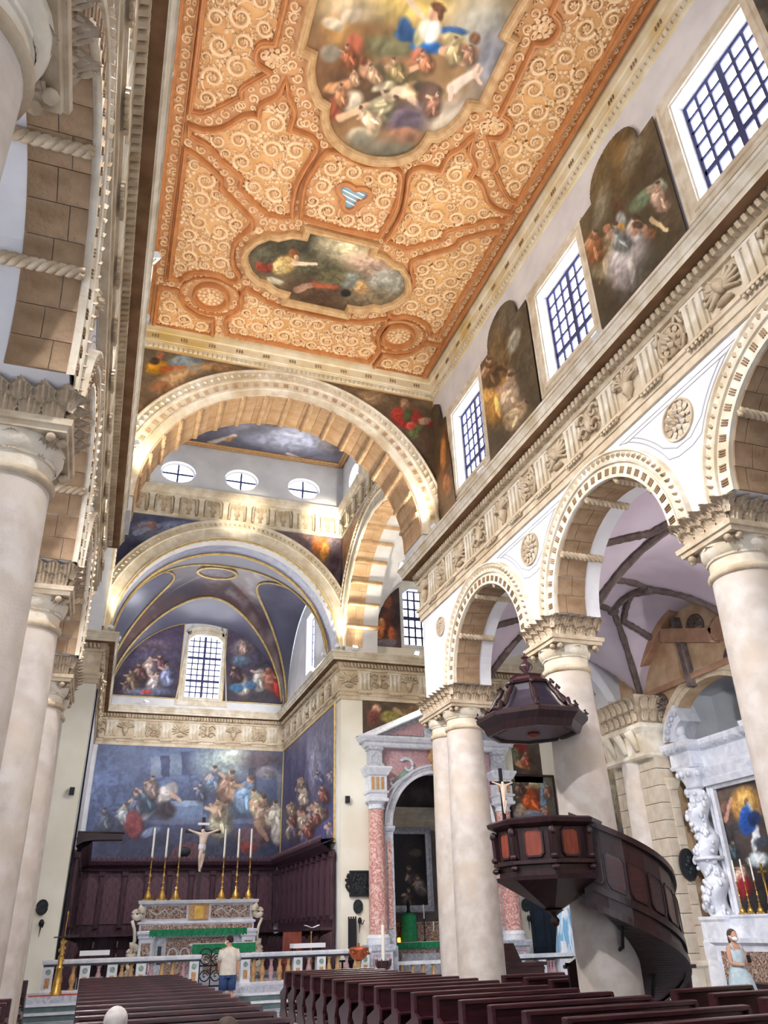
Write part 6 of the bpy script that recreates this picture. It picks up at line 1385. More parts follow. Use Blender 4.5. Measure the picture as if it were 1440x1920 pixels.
for s, x, nm in ((-1, -4.13, 'shaded'),):
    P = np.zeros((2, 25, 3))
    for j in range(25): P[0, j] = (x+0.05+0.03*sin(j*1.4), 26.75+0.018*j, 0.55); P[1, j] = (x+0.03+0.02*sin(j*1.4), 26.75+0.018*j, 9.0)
    MB().grid(P).build('curtain', dk, label='tall dark hanging at the %s corner of the chancel' % nm, cat='curtain')  # dark sheet put where the chancel edge only shows a black gap
# ================================================================== PULPIT
PUX, PUY = 3.5, 12.1; CX, CY = XC, COLY[3]
pu = thing('pulpit', 'dark wooden pulpit with red panels and a stair winding round the column', 'pulpit', (PUX, PUY, 0))
def octa(r, z, off=pi/8): return [(r*cos(off+k*pi/4), r*sin(off+k*pi/4), z) for k in range(8)]
def loft8(m, levels):
    m.grid(np.array([octa(r, z) for r, z in levels]), close_v=True); return m
loft8(MB(), [(0.0, 1.95), (0.10, 1.98), (0.84, 2.40), (0.86, 2.46), (0.80, 2.47), (0.80, 2.60), (0.88, 2.62), (0.88, 2.67), (0.80, 2.69), (0.78, 2.69)]).build('basket_underside', M['wood'], pu)
loft8(MB(), [(0.78, 2.69), (0.80, 3.14), (0.84, 3.16), (0.93, 3.20), (0.95, 3.26), (0.90, 3.29), (0.80, 3.29), (0.78, 3.14), (0.74, 2.6), (0.0, 2.6)]).build('basket', M['wood'], pu)
MB().lathe((0, 0, 1.75), [(0.0, 0), (0.05, 0.03), (0.07, 0.1), (0.03, 0.16), (0.09, 0.2), (0.16, 0.24), (0.1, 0.25)], 12).build('pendant', M['wood'], pu, smooth=50)
pan8 = [(-0.13, -0.14), (-0.09, -0.18), (0.09, -0.18), (0.13, -0.14), (0.13, 0.14), (0.09, 0.18), (-0.09, 0.18), (-0.13, 0.14)]
for k in range(8):
    a = pi/4*k+pi/4; c = np.array([cos(a), sin(a)]); t = np.array([-c[1], c[0]])
    if abs((math.degrees(a)-25+180) % 360-180) < 40: continue
    R = 0.795*cos(pi/8)
    to = lambda p, q, h: (c[0]*(R+h)+t[0]*p, c[1]*(R+h)+t[1]*p, 2.92+q)
    m = MB().poly(pan8, [], to, 0.018, -0.03); o = m.build('panel', M['panel_red'], pu)
    MB().sweep(pan8, [(0.0, 0.0), (0.0, 0.03), (-0.03, 0.03), (-0.04, 0.0)], to, closed=True).build('panel_moulding', M['wood'], o)
    v = pi/8+k*pi/4+pi/8
for k in range(8):
    a = pi/8+k*pi/4
    if abs((math.degrees(a)-22+180) % 360-180) < 45: continue
    c = np.array([cos(a), sin(a)]); m = MB(); r = 0.80
    for z, R in ((3.08, 0.07), (2.72, 0.05), (2.56, 0.045)): m.ball((c[0]*(r+0.05), c[1]*(r+0.05), z), (0.065, 0.065, R), 8, 6)
    m.bar((c[0]*(r+0.01), c[1]*(r+0.01), 2.7), (c[0]*(r+0.03), c[1]*(r+0.03), 3.1), 0.09)
    m.build('console', M['wood'], pu, smooth=30)
# stair winding round the column (angles about the column, falling as they grow)
TH0, TH1, NS = 228.0, 452.0, 14
ci = np.array([CX-PUX, CY-PUY])
def zf(th): return 2.28*(1-(th-TH0)/(TH1-TH0+14))
def pt(th, r, z): return (ci[0]+r*cos(radians(th)), ci[1]+r*sin(radians(th)), z)
RO, RIN = 1.20, 0.53
for k in range(NS):
    a, b = TH0+(TH1-TH0)*k/NS, TH0+(TH1-TH0)*(k+1)/NS; z = zf((a+b)/2)
    m = MB(); V = [pt(q, r, zz) for zz in (z-0.05, z) for q, r in ((a, RIN), (b, RIN), (b, RO), (a, RO))]; m.add(V, [(0,3,2,1),(4,5,6,7),(0,1,5,4),(1,2,6,5),(2,3,7,6),(3,0,4,7)]); m.build('step', M['wood'], pu)
    # parapet panel
    zt = lambda q: zf(q)+1.0
    zb = lambda q: zf(q)-0.20
    m = MB(); V = [pt(q, r, f(q)) for r in (RO-0.03, RO+0.02) for q, f in ((a, zb), (b, zb), (b, zt), (a, zt))]; m.add(V, [(0,3,2,1),(4,5,6,7),(0,1,5,4),(1,2,6,5),(2,3,7,6),(3,0,4,7)])
    o = m.build('parapet_board', M['wood'], pu)
    am = (a+b)/2; w_ = radians(b-a)*RO/2; sl = (zf(b)-zf(a))/(2*w_)
    to = lambda p, q, h: pt(am+math.degrees(p/RO), RO+0.02+h, zf(am)+0.42+q+sl*p)
    pp = [(x*w_/0.13*0.72, y*1.35) for x, y in pan8]
    MB().poly(pp, [], to, 0.012, 0.0).build('parapet_panel', M['pew'], pu)
    MB().sweep(pp, [(0, 0), (0, 0.022), (-0.025, 0.022), (-0.03, 0)], to, closed=True).build('panel_moulding', M['wood'], o)
ths = np.linspace(TH0-4, TH1, 60)
def hel(f, r, w_, h, name, mm):
    P = np.zeros((60, 4, 3))
    for i, q in enumerate(ths):
        for j, (dr, dz) in enumerate(((-w_, -h), (w_, -h), (w_, h), (-w_, h))): P[i, j] = pt(q, r+dr, f(q)+dz)
    MB().grid(P, close_v=True).build(name, mm, pu)
hel(lambda q: zf(q)+1.02, RO+0.0, 0.075, 0.045, 'handrail', M['wood']); hel(lambda q: zf(q)+0.06, RO+0.025, 0.03, 0.05, 'string_moulding', M['wood']); hel(lambda q: zf(q)-0.2, RO+0.02, 0.045, 0.05, 'string', M['wood'])
P = np.zeros((60, 2, 3))
for i, q in enumerate(ths): P[i, 0] = pt(q, RIN-0.02, zf(q)-0.22); P[i, 1] = pt(q, RO, zf(q)-0.22)
MB().grid(P).build('stair_soffit', M['wood'], pu)
for q in (262, 335): MB().tube([pt(q, 0.45, zf(q)-0.55), pt(q, 0.62, zf(q)-0.5), pt(q, 0.7, zf(q)-0.22)], 0.03, 6).build('iron_bracket', M['iron'], pu)
# crucifix on the rim
pcx = thing('pulpit_crucifix', 'small dark crucifix standing on the rim of the pulpit', 'crucifix', (PUX-0.82, PUY-0.20, 3.28))
MB().box((-0.025, -0.02, 0), (0.025, 0.02, 0.80)).build('upright', M['iron'], pcx); MB().box((-0.20, -0.02, 0.54), (0.20, 0.02, 0.59)).build('crossbeam', M['iron'], pcx)
corpus('corpus', pcx, 0.36, ivory, (0, -0.045, 0.38))
# canopy
cy_ = thing('pulpit_canopy', 'dark octagonal sounding board with scrolls and urn finial over the pulpit', 'canopy', (PUX, PUY, 4.70))
loft8(MB(), [(0.0, 0.05), (0.72, 0.05), (0.74, 0.0), (0.80, 0.0), (0.86, 0.12), (0.97, 0.22), (0.98, 0.28), (0.94, 0.31), (0.70, 0.33)]).build('rim', M['wood'], cy_)
loft8(MB(), [(0.72, 0.31), (0.62, 0.40), (0.50, 0.55), (0.40, 0.72), (0.36, 0.84), (0.36, 0.87)]).build('roof', mat('dark_lead_wood', (58,50,66), 0.45, (44,38,50), 4), cy_)
loft8(MB(), [(0.40, 0.86), (0.42, 0.90), (0.34, 0.93), (0.30, 0.98), (0.32, 1.02), (0.12, 1.06), (0.0, 1.07)]).build('lantern', M['pew'], cy_)
MB().lathe((0, 0, 1.05), [(0.05, 0), (0.04, 0.05), (0.13, 0.14), (0.12, 0.2), (0.04, 0.27), (0.035, 0.3), (0.08, 0.34), (0.03, 0.38), (0.0, 0.44)], 14).build('finial', M['pew'], cy_, smooth=60)
loft8(MB(), [(0.0, 0.03), (0.62, 0.03), (0.64, 0.055)]).build('underside_panel', M['stall_panel'], cy_)
MB().ball((0, 0, 0.0), (0.12, 0.1, 0.05), 10, 8).build('dove_boss', M['panel_red'], cy_, smooth=True)
for k in range(8):
    a = pi/8+k*pi/4; c = np.array([cos(a), sin(a)]); t = np.linspace(0, 1, 24)
    m = MB(); s1 = 0.92-0.12*(1-np.cos(t*2.5)); 
    pr = np.array([0.93, 0.97, 0.90, 0.82, 0.80, 0.74, 0.66, 0.60, 0.52, 0.46, 0.50, 0.56]); pz = np.array([0.40, 0.34, 0.31, 0.36, 0.46, 0.42, 0.50, 0.62, 0.70, 0.80, 0.86, 0.80])
    m.tube(np.stack([c[0]*pr, c[1]*pr, pz], 1), [0.03, 0.04, 0.045, 0.045, 0.05, 0.045, 0.045, 0.05, 0.045, 0.045, 0.04, 0.025], 6); m.build('scroll', M['wood'], cy_, smooth=True)
MB().bar((0.5, 0.2, 0.2), (0.80, 0.30, 0.2), 0.3, 0.1).build('bracket', M['wood'], cy_)

# ================================================================== PEWS
def make_pew(L):
    r = thing('pew', 'x', 'pew')
    m = MB(); stack(m, 0, L, -0.07, 0.05, [(0.90, -0.02), (0.91, 0.0), (0.945, 0.0), (0.955, -0.015)]); m.build('top_rail', M['pew'], r)
    m = MB(); m.box((0.04, -0.02, 0.45), (L-0.04, 0.015, 0.90)); m.build('back_panel', M['pew'], r)
    m = MB(); m.box((0.04, 0.0, 0.40), (L-0.04, 0.42, 0.44)); m.build('seat', M['pew'], r)
    m = MB(); m.box((0.04, -0.22, 0.62), (L-0.04, -0.02, 0.645)); m.build('book_ledge', M['pew'], r)
    m = MB(); m.box((0.04, -0.30, 0.16), (L-0.04, -0.14, 0.20)); m.build('kneeler', M['pew'], r)
    m = MB(); m.box((0.04, 0.02, 0.2), (L-0.04, 0.05, 0.28)); m.build('stretcher', M['pew'], r)
    en = [(-0.08, 0.92), (0.05, 0.92), (0.06, 0.62), (0.42, 0.50), (0.45, 0.42), (0.33, 0.34), (0.30, 0.2), (0.42, 0.06), (0.42, 0.0), (-0.34, 0.0), (-0.34, 0.07), (-0.18, 0.2), (-0.14, 0.34), (-0.24, 0.52), (-0.24, 0.64), (-0.09, 0.70)]
    m = MB(); m.poly(en, [], lambda a, b, h: (h, a, b), 0.0, 0.045); me = m.mesh('end_panel'); me.materials.append(M['pew'])
    link('end_panel', me, None, r); link('end_panel', me, None, r, loc=(L-0.045, 0, 0))
    return r
ORD = ['first', 'second', 'third', 'fourth', 'fifth', 'sixth', 'seventh', 'eighth', 'ninth', 'tenth', 'eleventh', 'twelfth', 'thirteenth', 'fourteenth', 'fifteenth', 'sixteenth', 'seventeenth', 'eighteenth', 'nineteenth', 'twentieth']
pw = make_pew(2.30); first = True
for bank, x0, ys_ in (('right', 1.30, [21.6-0.885*k for k in range(19)]), ('left', -3.42, [22.5-0.885*k for k in range(19)])):
    for k, y in enumerate(ys_):
        o = pw if first else dup(pw); first = False
        o.location = (x0, y, 0); o['label'] = 'dark reddish pew, %s from the altar in the %s bank' % (ORD[k], bank); o['group'] = 'pews of the %s bank' % bank
p2 = make_pew(1.35); first = True
for lb, x0, y in (('short dark pew behind the pulpit column, farthest of three', 4.32, 15.8), ('short dark pew behind the pulpit column, middle of three', 4.30, 14.85), ('short dark pew behind the pulpit column, nearest of three', 4.28, 13.9),
                  ('short dark pew right of the pulpit, farthest of three', 4.42, 10.72), ('short dark pew right of the pulpit, middle of three', 4.34, 9.82), ('short dark pew right of the pulpit, nearest of three', 4.34, 8.93),
                  ('short dark pew among the shaded columns, farthest of four', -5.78, 16.1), ('short dark pew among the shaded columns, second of four', -5.78, 15.1), ('short dark pew among the shaded columns, third of four', -5.78, 14.2), ('short dark pew near the altar rail in the shaded aisle', -5.9, 22.9)):
    o = p2 if first else dup(p2); first = False
    o.location = (x0, y, 0); o['label'] = lb; o['group'] = 'short pews under the arcades'
bb = thing('bench', 'big dark red bench with sloping back beyond the paired columns', 'bench', (6.4, 19.0, 0))
MB().box((-0.6, 0, 0.1), (0.62, 0.5, 0.95)).build('body', M['pew'], bb); MB().box((-0.66, -0.06, 0.95), (0.68, 0.4, 1.02)).build('shelf', M['pew'], bb); MB().add([(-0.6,0.1,1.02),(0.1,0.1,1.02),(0.1,0.5,1.02),(-0.6,0.5,1.02),(-0.6,0.3,1.42),(0.02,0.3,1.42),(0.02,0.5,1.42),(-0.6,0.5,1.42)], [(0,3,2,1),(4,5,6,7),(0,1,5,4),(1,2,6,5),(2,3,7,6),(3,0,4,7)]).build('backrest', M['pew'], bb)
MB().box((-0.64, -0.04, 0.0), (0.66, 0.52, 0.1)).build('plinth', M['wood'], bb)
sb = thing('stool_bench', 'small wooden bench beside the pulpit stair', 'bench', (6.95, 14.0, 0))
MB().box((-0.4, -0.2, 1.02), (0.36, 0.2, 1.08)).build('top', M['wood'], sb)
for x in (-0.3, 0.22): MB().poly([(-0.12, 0), (0.12, 0), (0.08, 0.5), (0.14, 1.02), (-0.14, 1.02), (-0.08, 0.5)], [], lambda a, b, h: (x+h, a, b), 0.0, 0.05).build('leg', M['wood'], sb)
MB().box((-0.3, -0.03, 0.35), (0.26, 0.03, 0.43)).build('stretcher', M['wood'], sb)
nb_ = thing('nave_bench', 'low bench before the aisle altar behind the woman', 'bench', (9.2, 14.0, 0))
MB().box((-0.2, -1.1, 0.60), (0.2, 1.1, 0.68)).build('top', M['wood'], nb_)
for y in (-0.95, 0.95): MB().box((-0.17, y-0.04, 0), (0.17, y+0.04, 0.60)).build('leg', M['wood'], nb_)

# ================================================================== AISLE: RESPOND, PEDIMENT, MARBLE ALTAR
rs = thing('respond', 'half column and stone pier against the aisle wall, beyond the pulpit stair', 'pier', (9.55, 17.55, 0))
mst = mat('coursed_stone', (206,194,176), 0.85, (186,170,150), 3, bump=0.3, bscale=20)
blk_me = []
for k, (y0, y1) in enumerate(((-0.30, 0.02), (0.03, 0.36), (-0.30, 0.18), (0.19, 0.36))):
    m = MB(); m.box((-0.14, y0, 0), (0.32, y1, 0.385)); me = m.mesh('stone_block'); me.materials.append(mst); blk_me.append(me)
for k in range(13):
    for me in (blk_me[:2] if k % 2 else blk_me[2:]): link('stone_block', me, None, rs, loc=(0.0, -0.62, 0.35+0.40*k))
    for me in (blk_me[:2] if k % 2 else blk_me[2:]): link('stone_block', me, None, rs, loc=(0.02, 0.5, 0.35+0.40*k))
t = np.linspace(0, 1, 10)
for y in (0.05,): MB().lathe((-0.05, y, 0), [(0.36-0.05*k, 1.35+4.05*k) for k in t], 20).build('half_column', M['shaft'], rs, smooth=60)
MB().lathe((-0.05, 0.05, 0), [(0.46, 1.0), (0.46, 1.08), (0.42, 1.12), (0.46, 1.2), (0.38, 1.3), (0.36, 1.35)], 20).build('column_base', M['shaft'], rs, smooth=40)
m = MB(); stack(m, -0.42, 0.34, -0.95, 0.85, [(0.0, 0.06), (0.3, 0.06), (0.34, 0.0), (0.85, 0.0), (0.90, 0.05), (1.0, 0.05)]); m.build('pedestal', M['stone_pale'], rs)
m = MB(); stack(m, -0.32, 0.34, -0.9, 0.8, [(5.40, 0.0), (5.45, 0.06), (5.52, 0.06), (5.56, 0.0), (6.0, 0.05), (6.12, 0.15), (6.22, 0.15), (6.26, 0.05)]); m.build('impost', M['stone_pale'], rs)
for y in (-0.6, -0.1, 0.4): MB().tube([(-0.34, y, 5.6), (-0.42, y, 5.85), (-0.55, y, 6.08)], [0.08, 0.1, 0.12], 6).build('bracket', M['stone_pale'], rs, smooth=True)
m = MB(); stack(m, -0.36, 0.34, -0.9, 0.8, [(6.26, 0.0), (6.9, 0.1), (6.95, 0.12)]); ds = m.build('leaf_block', cm_, rs)
for row, me in ((0, leaf_lo), (1, leaf_hi)):
    for k in range(6): q = link('leaf', me, None, ds, loc=(-0.38-0.04*row, -0.78+0.26*k, 6.30+0.30*row)); q.rotation_euler = (0, 0, pi/2); q.scale = (1, 1, 1.3)
    for k in range(3): q = link('leaf', me, None, ds, loc=(-0.2+0.26*k, -0.92-0.04*row, 6.30+0.30*row)); q.rotation_euler = (0, 0, pi); q.scale = (1, 1, 1.3)
rp = thing('chapel_pier', 'pale stone pier of the aisle chapel with an oval bronze relief', 'pier', (9.9, 16.85, 0))
for k in range(11):
    for j, (y0, y1) in enumerate(((-0.26, 0.0), (0.01, 0.20)) if k % 2 else ((-0.26, -0.10), (-0.09, 0.20))):
        MB().box((-0.22, y0, 0.02+0.42*k), (0.0, y1, 0.02+0.42*k+0.408)).build('stone_block', mst, rp)
m = MB(); stack(m, -0.22, 0.0, -0.26, 0.2, [(4.64, 0), (4.7, 0.03), (4.74, 0.05), (4.84, 0.08), (4.9, 0.08)]); m.build('impost', M['stone_pale'], rp)
oz = thing('oval_relief', 'dark oval bronze relief on the stone pier by the white altar', 'relief', (9.75, 16.57, 2.95))
MB().poly(arc(0, 0, 0.19, 0, 2*pi*23/24, 24, 0.32), [], lambda a, b, h: (a, -h, b), 0.05, 0.0).build('plate', M['bronze'], oz)
MB().sweep(arc(0, 0, 0.19, 0, 2*pi*23/24, 24, 0.32), [(0.02, 0), (0.02, 0.07), (-0.03, 0.07), (-0.03, 0)], lambda a, b, h: (a, -h, b), closed=True).build('rim', M['iron'], oz)
for k in range(5): MB().ball((0.06*sin(k*2.2), -0.06, -0.18+0.08*k), (0.06, 0.04, 0.06), 8, 6).build('relief_figure', M['bronze'], oz, smooth=True)
cc = thing('security_camera', 'small white security camera on the half column of the aisle', 'camera', (9.13, 17.5, 2.95))
MB().ball((-0.04, 0, 0), (0.07, 0.07, 0.065), 10, 8).build('dome', M['light_body'], cc, smooth=True); MB().box((-0.02, -0.05, -0.12), (0.1, 0.05, -0.06)).build('mount', M['light_body'], cc); MB().ball((-0.1, -0.02, 0), 0.025, 8, 6).build('lens', M['iron'], cc)
# pediment and carved roundels on the wall above the chapel arch
pdm = mat('brown_pediment', (190,152,124), 0.9, (166,126,98), 3, bump=0.3, bscale=15)
pdn = thing('aisle_pediment', 'brown stone broken pediment on the aisle wall above the chapel', 'pediment', (9.88, 15.2, 7.3))
for P in ([(2.1, 0.35), (0.1, 1.60)], [(0.55, 1.0), (-1.2, 0.42)], [(-1.2, 0.42), (-2.4, 1.0)]):
    m = MB(); (y0, z0), (y1, z1) = P; m.bar((-0.12, y0, z0), (-0.12, y1, z1), 0.26, 0.34); m.build('raking_beam', pdm, pdn)
MB().box((-0.14, -2.3, -0.32), (0, 2.2, -0.18)).build('ledge', pdm, pdn)
MB().bar((-0.10, -0.05, -0.5), (-0.10, 0.05, 1.3), 0.2, 0.14).build('bracket', M['rib'], pdn)
for y, z in ((1.35, -0.6), (-1.5, -0.2), (-0.5, 0.9)):
    q = rosette(lambda a, b, h: (-h, a, b), y, z, 0.3, 10, 0.05); q.build('roundel', M['rib'], pdn)
# white marble altar
wa = thing('side_altar', 'white marble altar with twisted leafy columns framing the blue-robed canvas', 'altar', (10.45, 14.75, 0))
for s in (1, -1):
    y = s*1.45
    m = MB(); stack(m, -0.62, 0.1, y-0.42, y+0.42, [(0.0, 0.04), (1.35, 0.04), (1.4, 0.0), (1.75, 0.0), (1.8, 0.04), (1.86, 0.04)]); m.build('pedestal', WM, wa)
    m = MB(); n_ = 60; t = np.linspace(0, 1, n_); P = np.zeros((n_, 17, 3))
    for i in range(n_):
        z = 1.86+2.75*t[i]; ph = t[i]*2*pi*3.2; ox, oy = 0.07*cos(ph), 0.07*sin(ph); r = 0.27-0.05*t[i]
        for j in range(17): a = 2*pi*j/16; rr = r*(1+0.06*sin(3*a+ph*1.0)); P[i, j] = (-0.34+ox+rr*cos(a), y+oy+rr*sin(a), z)
    m.grid(P); m.build('twisted_shaft', WM, wa, smooth=True)
    m = MB(); rr = random.Random(4)
    for k in range(90):
        z = rr.uniform(1.9, 4.55); ph = (z-1.86)/2.75*2*pi*3.2; a = rr.uniform(1.6, 4.7); r = 0.29-0.05*(z-1.86)/2.75
        m.ball((-0.34+0.07*cos(ph)+r*cos(a), y+0.07*sin(ph)+r*sin(a), z), (0.05, 0.06, rr.uniform(0.05, 0.09)), 6, 4)
    m.build('carved_leaves', WM, wa, smooth=True, kind='stuff')
    MB().lathe((-0.34, y, 3.0), [(0.28, 0), (0.36, 0.03), (0.36, 0.08), (0.28, 0.1)], 16).build('leaf_collar', WM, wa)
    m = MB(); m.lathe((-0.34, y, 4.6), [(0.22, 0), (0.2, 0.06), (0.26, 0.2), (0.36, 0.42), (0.36, 0.45)], 16)
    for k in range(10): a = 2*pi*k/10; m.ball((-0.34+0.33*cos(a), y+0.33*sin(a), 4.92), (0.07, 0.07, 0.08), 6, 4)
    m.build('capital', WM, wa, smooth=True)
    m = MB(); stack(m, -0.62, 0.1, y-0.36, y+0.36, [(5.05, 0), (5.12, 0.04), (5.16, 0.0), (5.42, 0.0), (5.46, 0.08), (5.54, 0.16), (5.62, 0.18), (5.66, 0.18)]); m.build('entablature_block', WM, wa)
    m = MB()
    for k in range(4): m.ball((-0.74, y-0.36+0.24*k, 5.5), (0.06, 0.06, 0.07), 6, 4)
    m.build('modillions', GM, wa, kind='stuff')
    # curved pediment fragment
    aa = np.linspace(0.15, 1.25, 14); R0, R1 = 0.72, 1.0
    yc = y-s*0.55
    P = [(yc+s*R1*cos(q), 5.62+R1*sin(q)) for q in aa]+[(yc+s*0.55*cos(q), 5.62+0.55*sin(q)) for q in aa[::-1]]
    m = MB(); m.poly(P, [], lambda a, b, h: (10.0-10.45-0.1+h, a, b), -0.12, 0.5); m.build('pediment_fragment', WM, wa)
    m = MB()
    for q in np.linspace(0.25, 1.15, 5): m.ball((-0.70, yc+s*0.78*cos(q), 5.62+0.78*sin(q)), (0.06, 0.075, 0.075), 8, 6)
    m.build('rosettes', GM, wa, smooth=True)
    m = MB(); m.ball((-0.5, y-s*0.1, 5.95), (0.14, 0.13, 0.16), 10, 8); m.tube([(-0.5, y-s*0.1, 5.85), (-0.45, y-s*0.1, 5.66)], [0.1, 0.16], 8); m.build('bust', WM, wa, smooth=True)
m = MB(); stack(m, -0.25, 0.2, -1.25, 1.25, [(4.62, 0), (4.75, 0.03), (4.8, 0.0), (5.0, 0.05), (5.05, 0.0), (5.42, 0.0), (5.46, 0.08), (5.54, 0.16), (5.62, 0.18), (5.66, 0.18)]); m.build('entablature', WM, wa)
m = MB()
for k in range(12): m.ball((-0.37, -1.15+0.2*k, 5.5), (0.05, 0.06, 0.06), 6, 4)
m.build('modillions', GM, wa, kind='stuff')
m = MB(); m.sweep(rect(-1.12, 1.86, 1.12, 4.56), [(0.02, 0.0), (0.02, 0.1), (-0.05, 0.14), (-0.12, 0.1), (-0.16, 0.14), (-0.2, 0.0)], lambda a, b, h: (-h-0.02, a, b), closed=True); m.build('picture_surround', WM, wa)
m = MB(); stack(m, -0.95, 0.1, -1.1, 1.1, [(0.0, 0.06), (0.15, 0.06), (0.18, 0), (1.30, 0.0), (1.36, 0.08), (1.44, 0.08)]); m.build('mensa', WM, wa)
m = MB(); m.poly(rect(-0.95, 0.25, 0.95, 1.2), [], lambda a, b, h: (-0.95-h, a, b), 0.015, 0.0); m.build('frontal', M['inlay'], wa)
m = MB(); stack(m, -0.5, 0.05, -1.1, 1.1, [(1.44, 0), (1.80, 0), (1.84, 0.04), (1.88, 0.04)]); m.build('gradine', WM, wa)
ops = [(e,1400,1510,30,34,0,(206,154,84)), (e,1400,1505,16,20,0,(232,190,110)), (e,1400,1502,4,8,0,(150,104,80)), (e,1405,1525,8,20,0.1,(206,204,206)), (e,1402,1545,16,22,0,(40,84,168)), (e,1398,1530,10,20,0.2,(44,96,190)), (e,1416,1535,12,16,0,(30,50,96)), (e,1418,1575,6,24,0.1,(206,210,214)), (e,1422,1612,20,14,0,(206,222,226)), (e,1425,1612,10,8,0,(238,240,238)), (e,1370,1560,16,20,0,(66,60,60)), figure(1375,1590,30,(70,84,90)), figure(1392,1635,40,(190,150,130), lean=0.3), (e,1398,1665,16,20,0,(130,30,36)), (e,1362,1525,12,20,0,(110,80,70)), (l,1362,1540,1372,1500,6,(196,150,130)), (e,1425,1655,16,14,0,(50,42,44)), (e,1435,1505,10,20,0,(150,110,90)), (e,1430,1580,14,12,0,(60,64,76))]
painting('altar canvas of a woman in a blue cloak in a golden sky above clouds', 0, 10.47, rect(14.75-1.12, 1.88, 14.75+1.12, 4.56), ops, ((96,82,72),(44,40,42)), res=0.016, seed=99)
for k, y in enumerate((15.5, 15.25, 14.95, 14.35)):
    c = dup(cs0, (10.12, y, 1.885), label='gilt candlestick on the white side altar, %s from the twisted column' % ORD[k], group='candlesticks on the side altar', scale=(0.5, 0.5, 0.48))
cx2 = thing('altar_cross', 'gilt standing cross on the white side altar', 'crucifix', (10.12, 14.65, 1.885))
MB().lathe((0, 0, 0), [(0.09, 0), (0.08, 0.04), (0.025, 0.1), (0.04, 0.2), (0.02, 0.3), (0.02, 0.62)], 10).build('stem', M['gold'], cx2, smooth=40); MB().box((-0.015, -0.02, 0.6), (0.015, 0.02, 0.95)).build('upright', M['gold'], cx2); MB().box((-0.015, -0.13, 0.77), (0.015, 0.13, 0.81)).build('crossbeam', M['gold'], cx2)

# ================================================================== SMALL THINGS ON THE WALLS
dr = thing('door_1', 'dark blue green double door in the transept wall', None, (11.55, 26.66, 0), kind='structure')
MB().box((-0.62, -0.02, 0.05), (0.62, 0.06, 2.55)).build('leaf', mat('dark_teal_paint', (26,42,58), 0.6, (18,30,44), 2), dr)
for s in (-1, 1):
    for z0, z1 in ((0.3, 1.15), (1.3, 2.35)): MB().sweep(rect(s*0.31-0.2, z0, s*0.31+0.2, z1), [(0.02, 0), (0.02, 0.02), (-0.02, 0.02), (-0.02, 0)], lambda a, b, h: (a, -0.02-h, b), closed=True).build('door_panel', M['iron'], dr)
ta = thing('transept_altar', 'low marble rail with inlaid posts before the transept altar', 'balustrade', (10.6, 24.9, 0))
MB().box((-1.35, -0.2, 0.90), (1.2, 0.2, 1.0)).build('rail', WM, ta); MB().box((-1.3, -0.16, 0.84), (1.15, 0.16, 0.90)).build('rail_inlay', M['dark_marble'], ta); MB().box((-1.35, -0.2, 0), (1.2, 0.2, 0.2)).build('plinth', GM, ta)
for x in (-1.2, -0.45, 0.3, 1.05):
    MB().box((x-0.13, -0.16, 0.2), (x+0.13, 0.16, 0.84)).build('post', WM, ta); MB().poly(arc(x, 0.62, 0.06, 0, 2*pi*11/12, 12), [], lambda a, b, h: (a, -0.16-h, b), 0.01, 0).build('post_inlay', M['dark_marble'], ta)
for k in range(7):
    x = -0.98+0.11*k if k < 4 else -0.2+0.11*(k-4); link('baluster', bal_me2, None, ta, loc=(x, 0, 0.22))
wb = MB().box((11.0, 24.85, 1.0), (11.12, 24.95, 1.32)).build('notice_card', M['cloth_white'], label='white card standing on the transept altar rail', cat='card')
sv = thing('draped_statue', 'statue draped in white and pale blue cloth beyond the pulpit', 'statue', (11.75, 25.75, 0))
P = np.zeros((14, 25, 3))
for i in range(14):
    z = 0.0+2.25*i/13; r = 0.52-0.28*(i/13)**1.3
    for j in range(25): a = 2*pi*j/24; q = r*(1+0.07*cos(9*a+0.3*i)); P[i, j] = (q*cos(a), q*sin(a), z)
m = MB().grid(P); m.build('robe', mat('blue_white_drapery', (226,234,244), 0.9, (120,174,214), 2.2, stretch=(3,3,0.4), contrast=(0.45,0.58)), sv, smooth=True)
MB().ball((0, 0, 2.42), (0.14, 0.14, 0.18), 12, 8).build('head', M['cloth_white'], sv, smooth=True); MB().lathe((0, 0, 2.1), [(0.24, 0.1), (0.22, 0.3), (0.17, 0.48), (0.0, 0.53)], 14).build('veil', M['cloth_white'], sv, smooth=True)
bp = thing('bronze_plaque', 'square dark bronze relief plaque beside the marble portal', 'plaque', (4.80, 26.66, 3.13))
MB().box((-0.33, -0.05, -0.38), (0.33, 0.03, 0.38)).build('plate', M['bronze'], bp); MB().sweep(rect(-0.31, -0.36, 0.31, 0.36), [(0.05, 0.05), (0.04, 0.08), (-0.02, 0.08), (-0.02, 0.05)], lambda a, b, h: (a, -h, b), closed=True).build('rim', M['iron'], bp)
rr = random.Random(8)
m = MB()
for k in range(26): m.ball((rr.uniform(-0.24, 0.24), -0.06, rr.uniform(-0.28, 0.28)), (0.05, 0.03, 0.06), 6, 4)
m.build('relief', M['bronze'], bp, smooth=True)
m = MB()
for k in range(10): m.ball((-0.40+rr.uniform(-0.06, 0.05), -0.06, -0.2+0.05*k), (0.05, 0.04, 0.05), 6, 4)
m.build('side_ornament', M['iron'], bp, smooth=True)
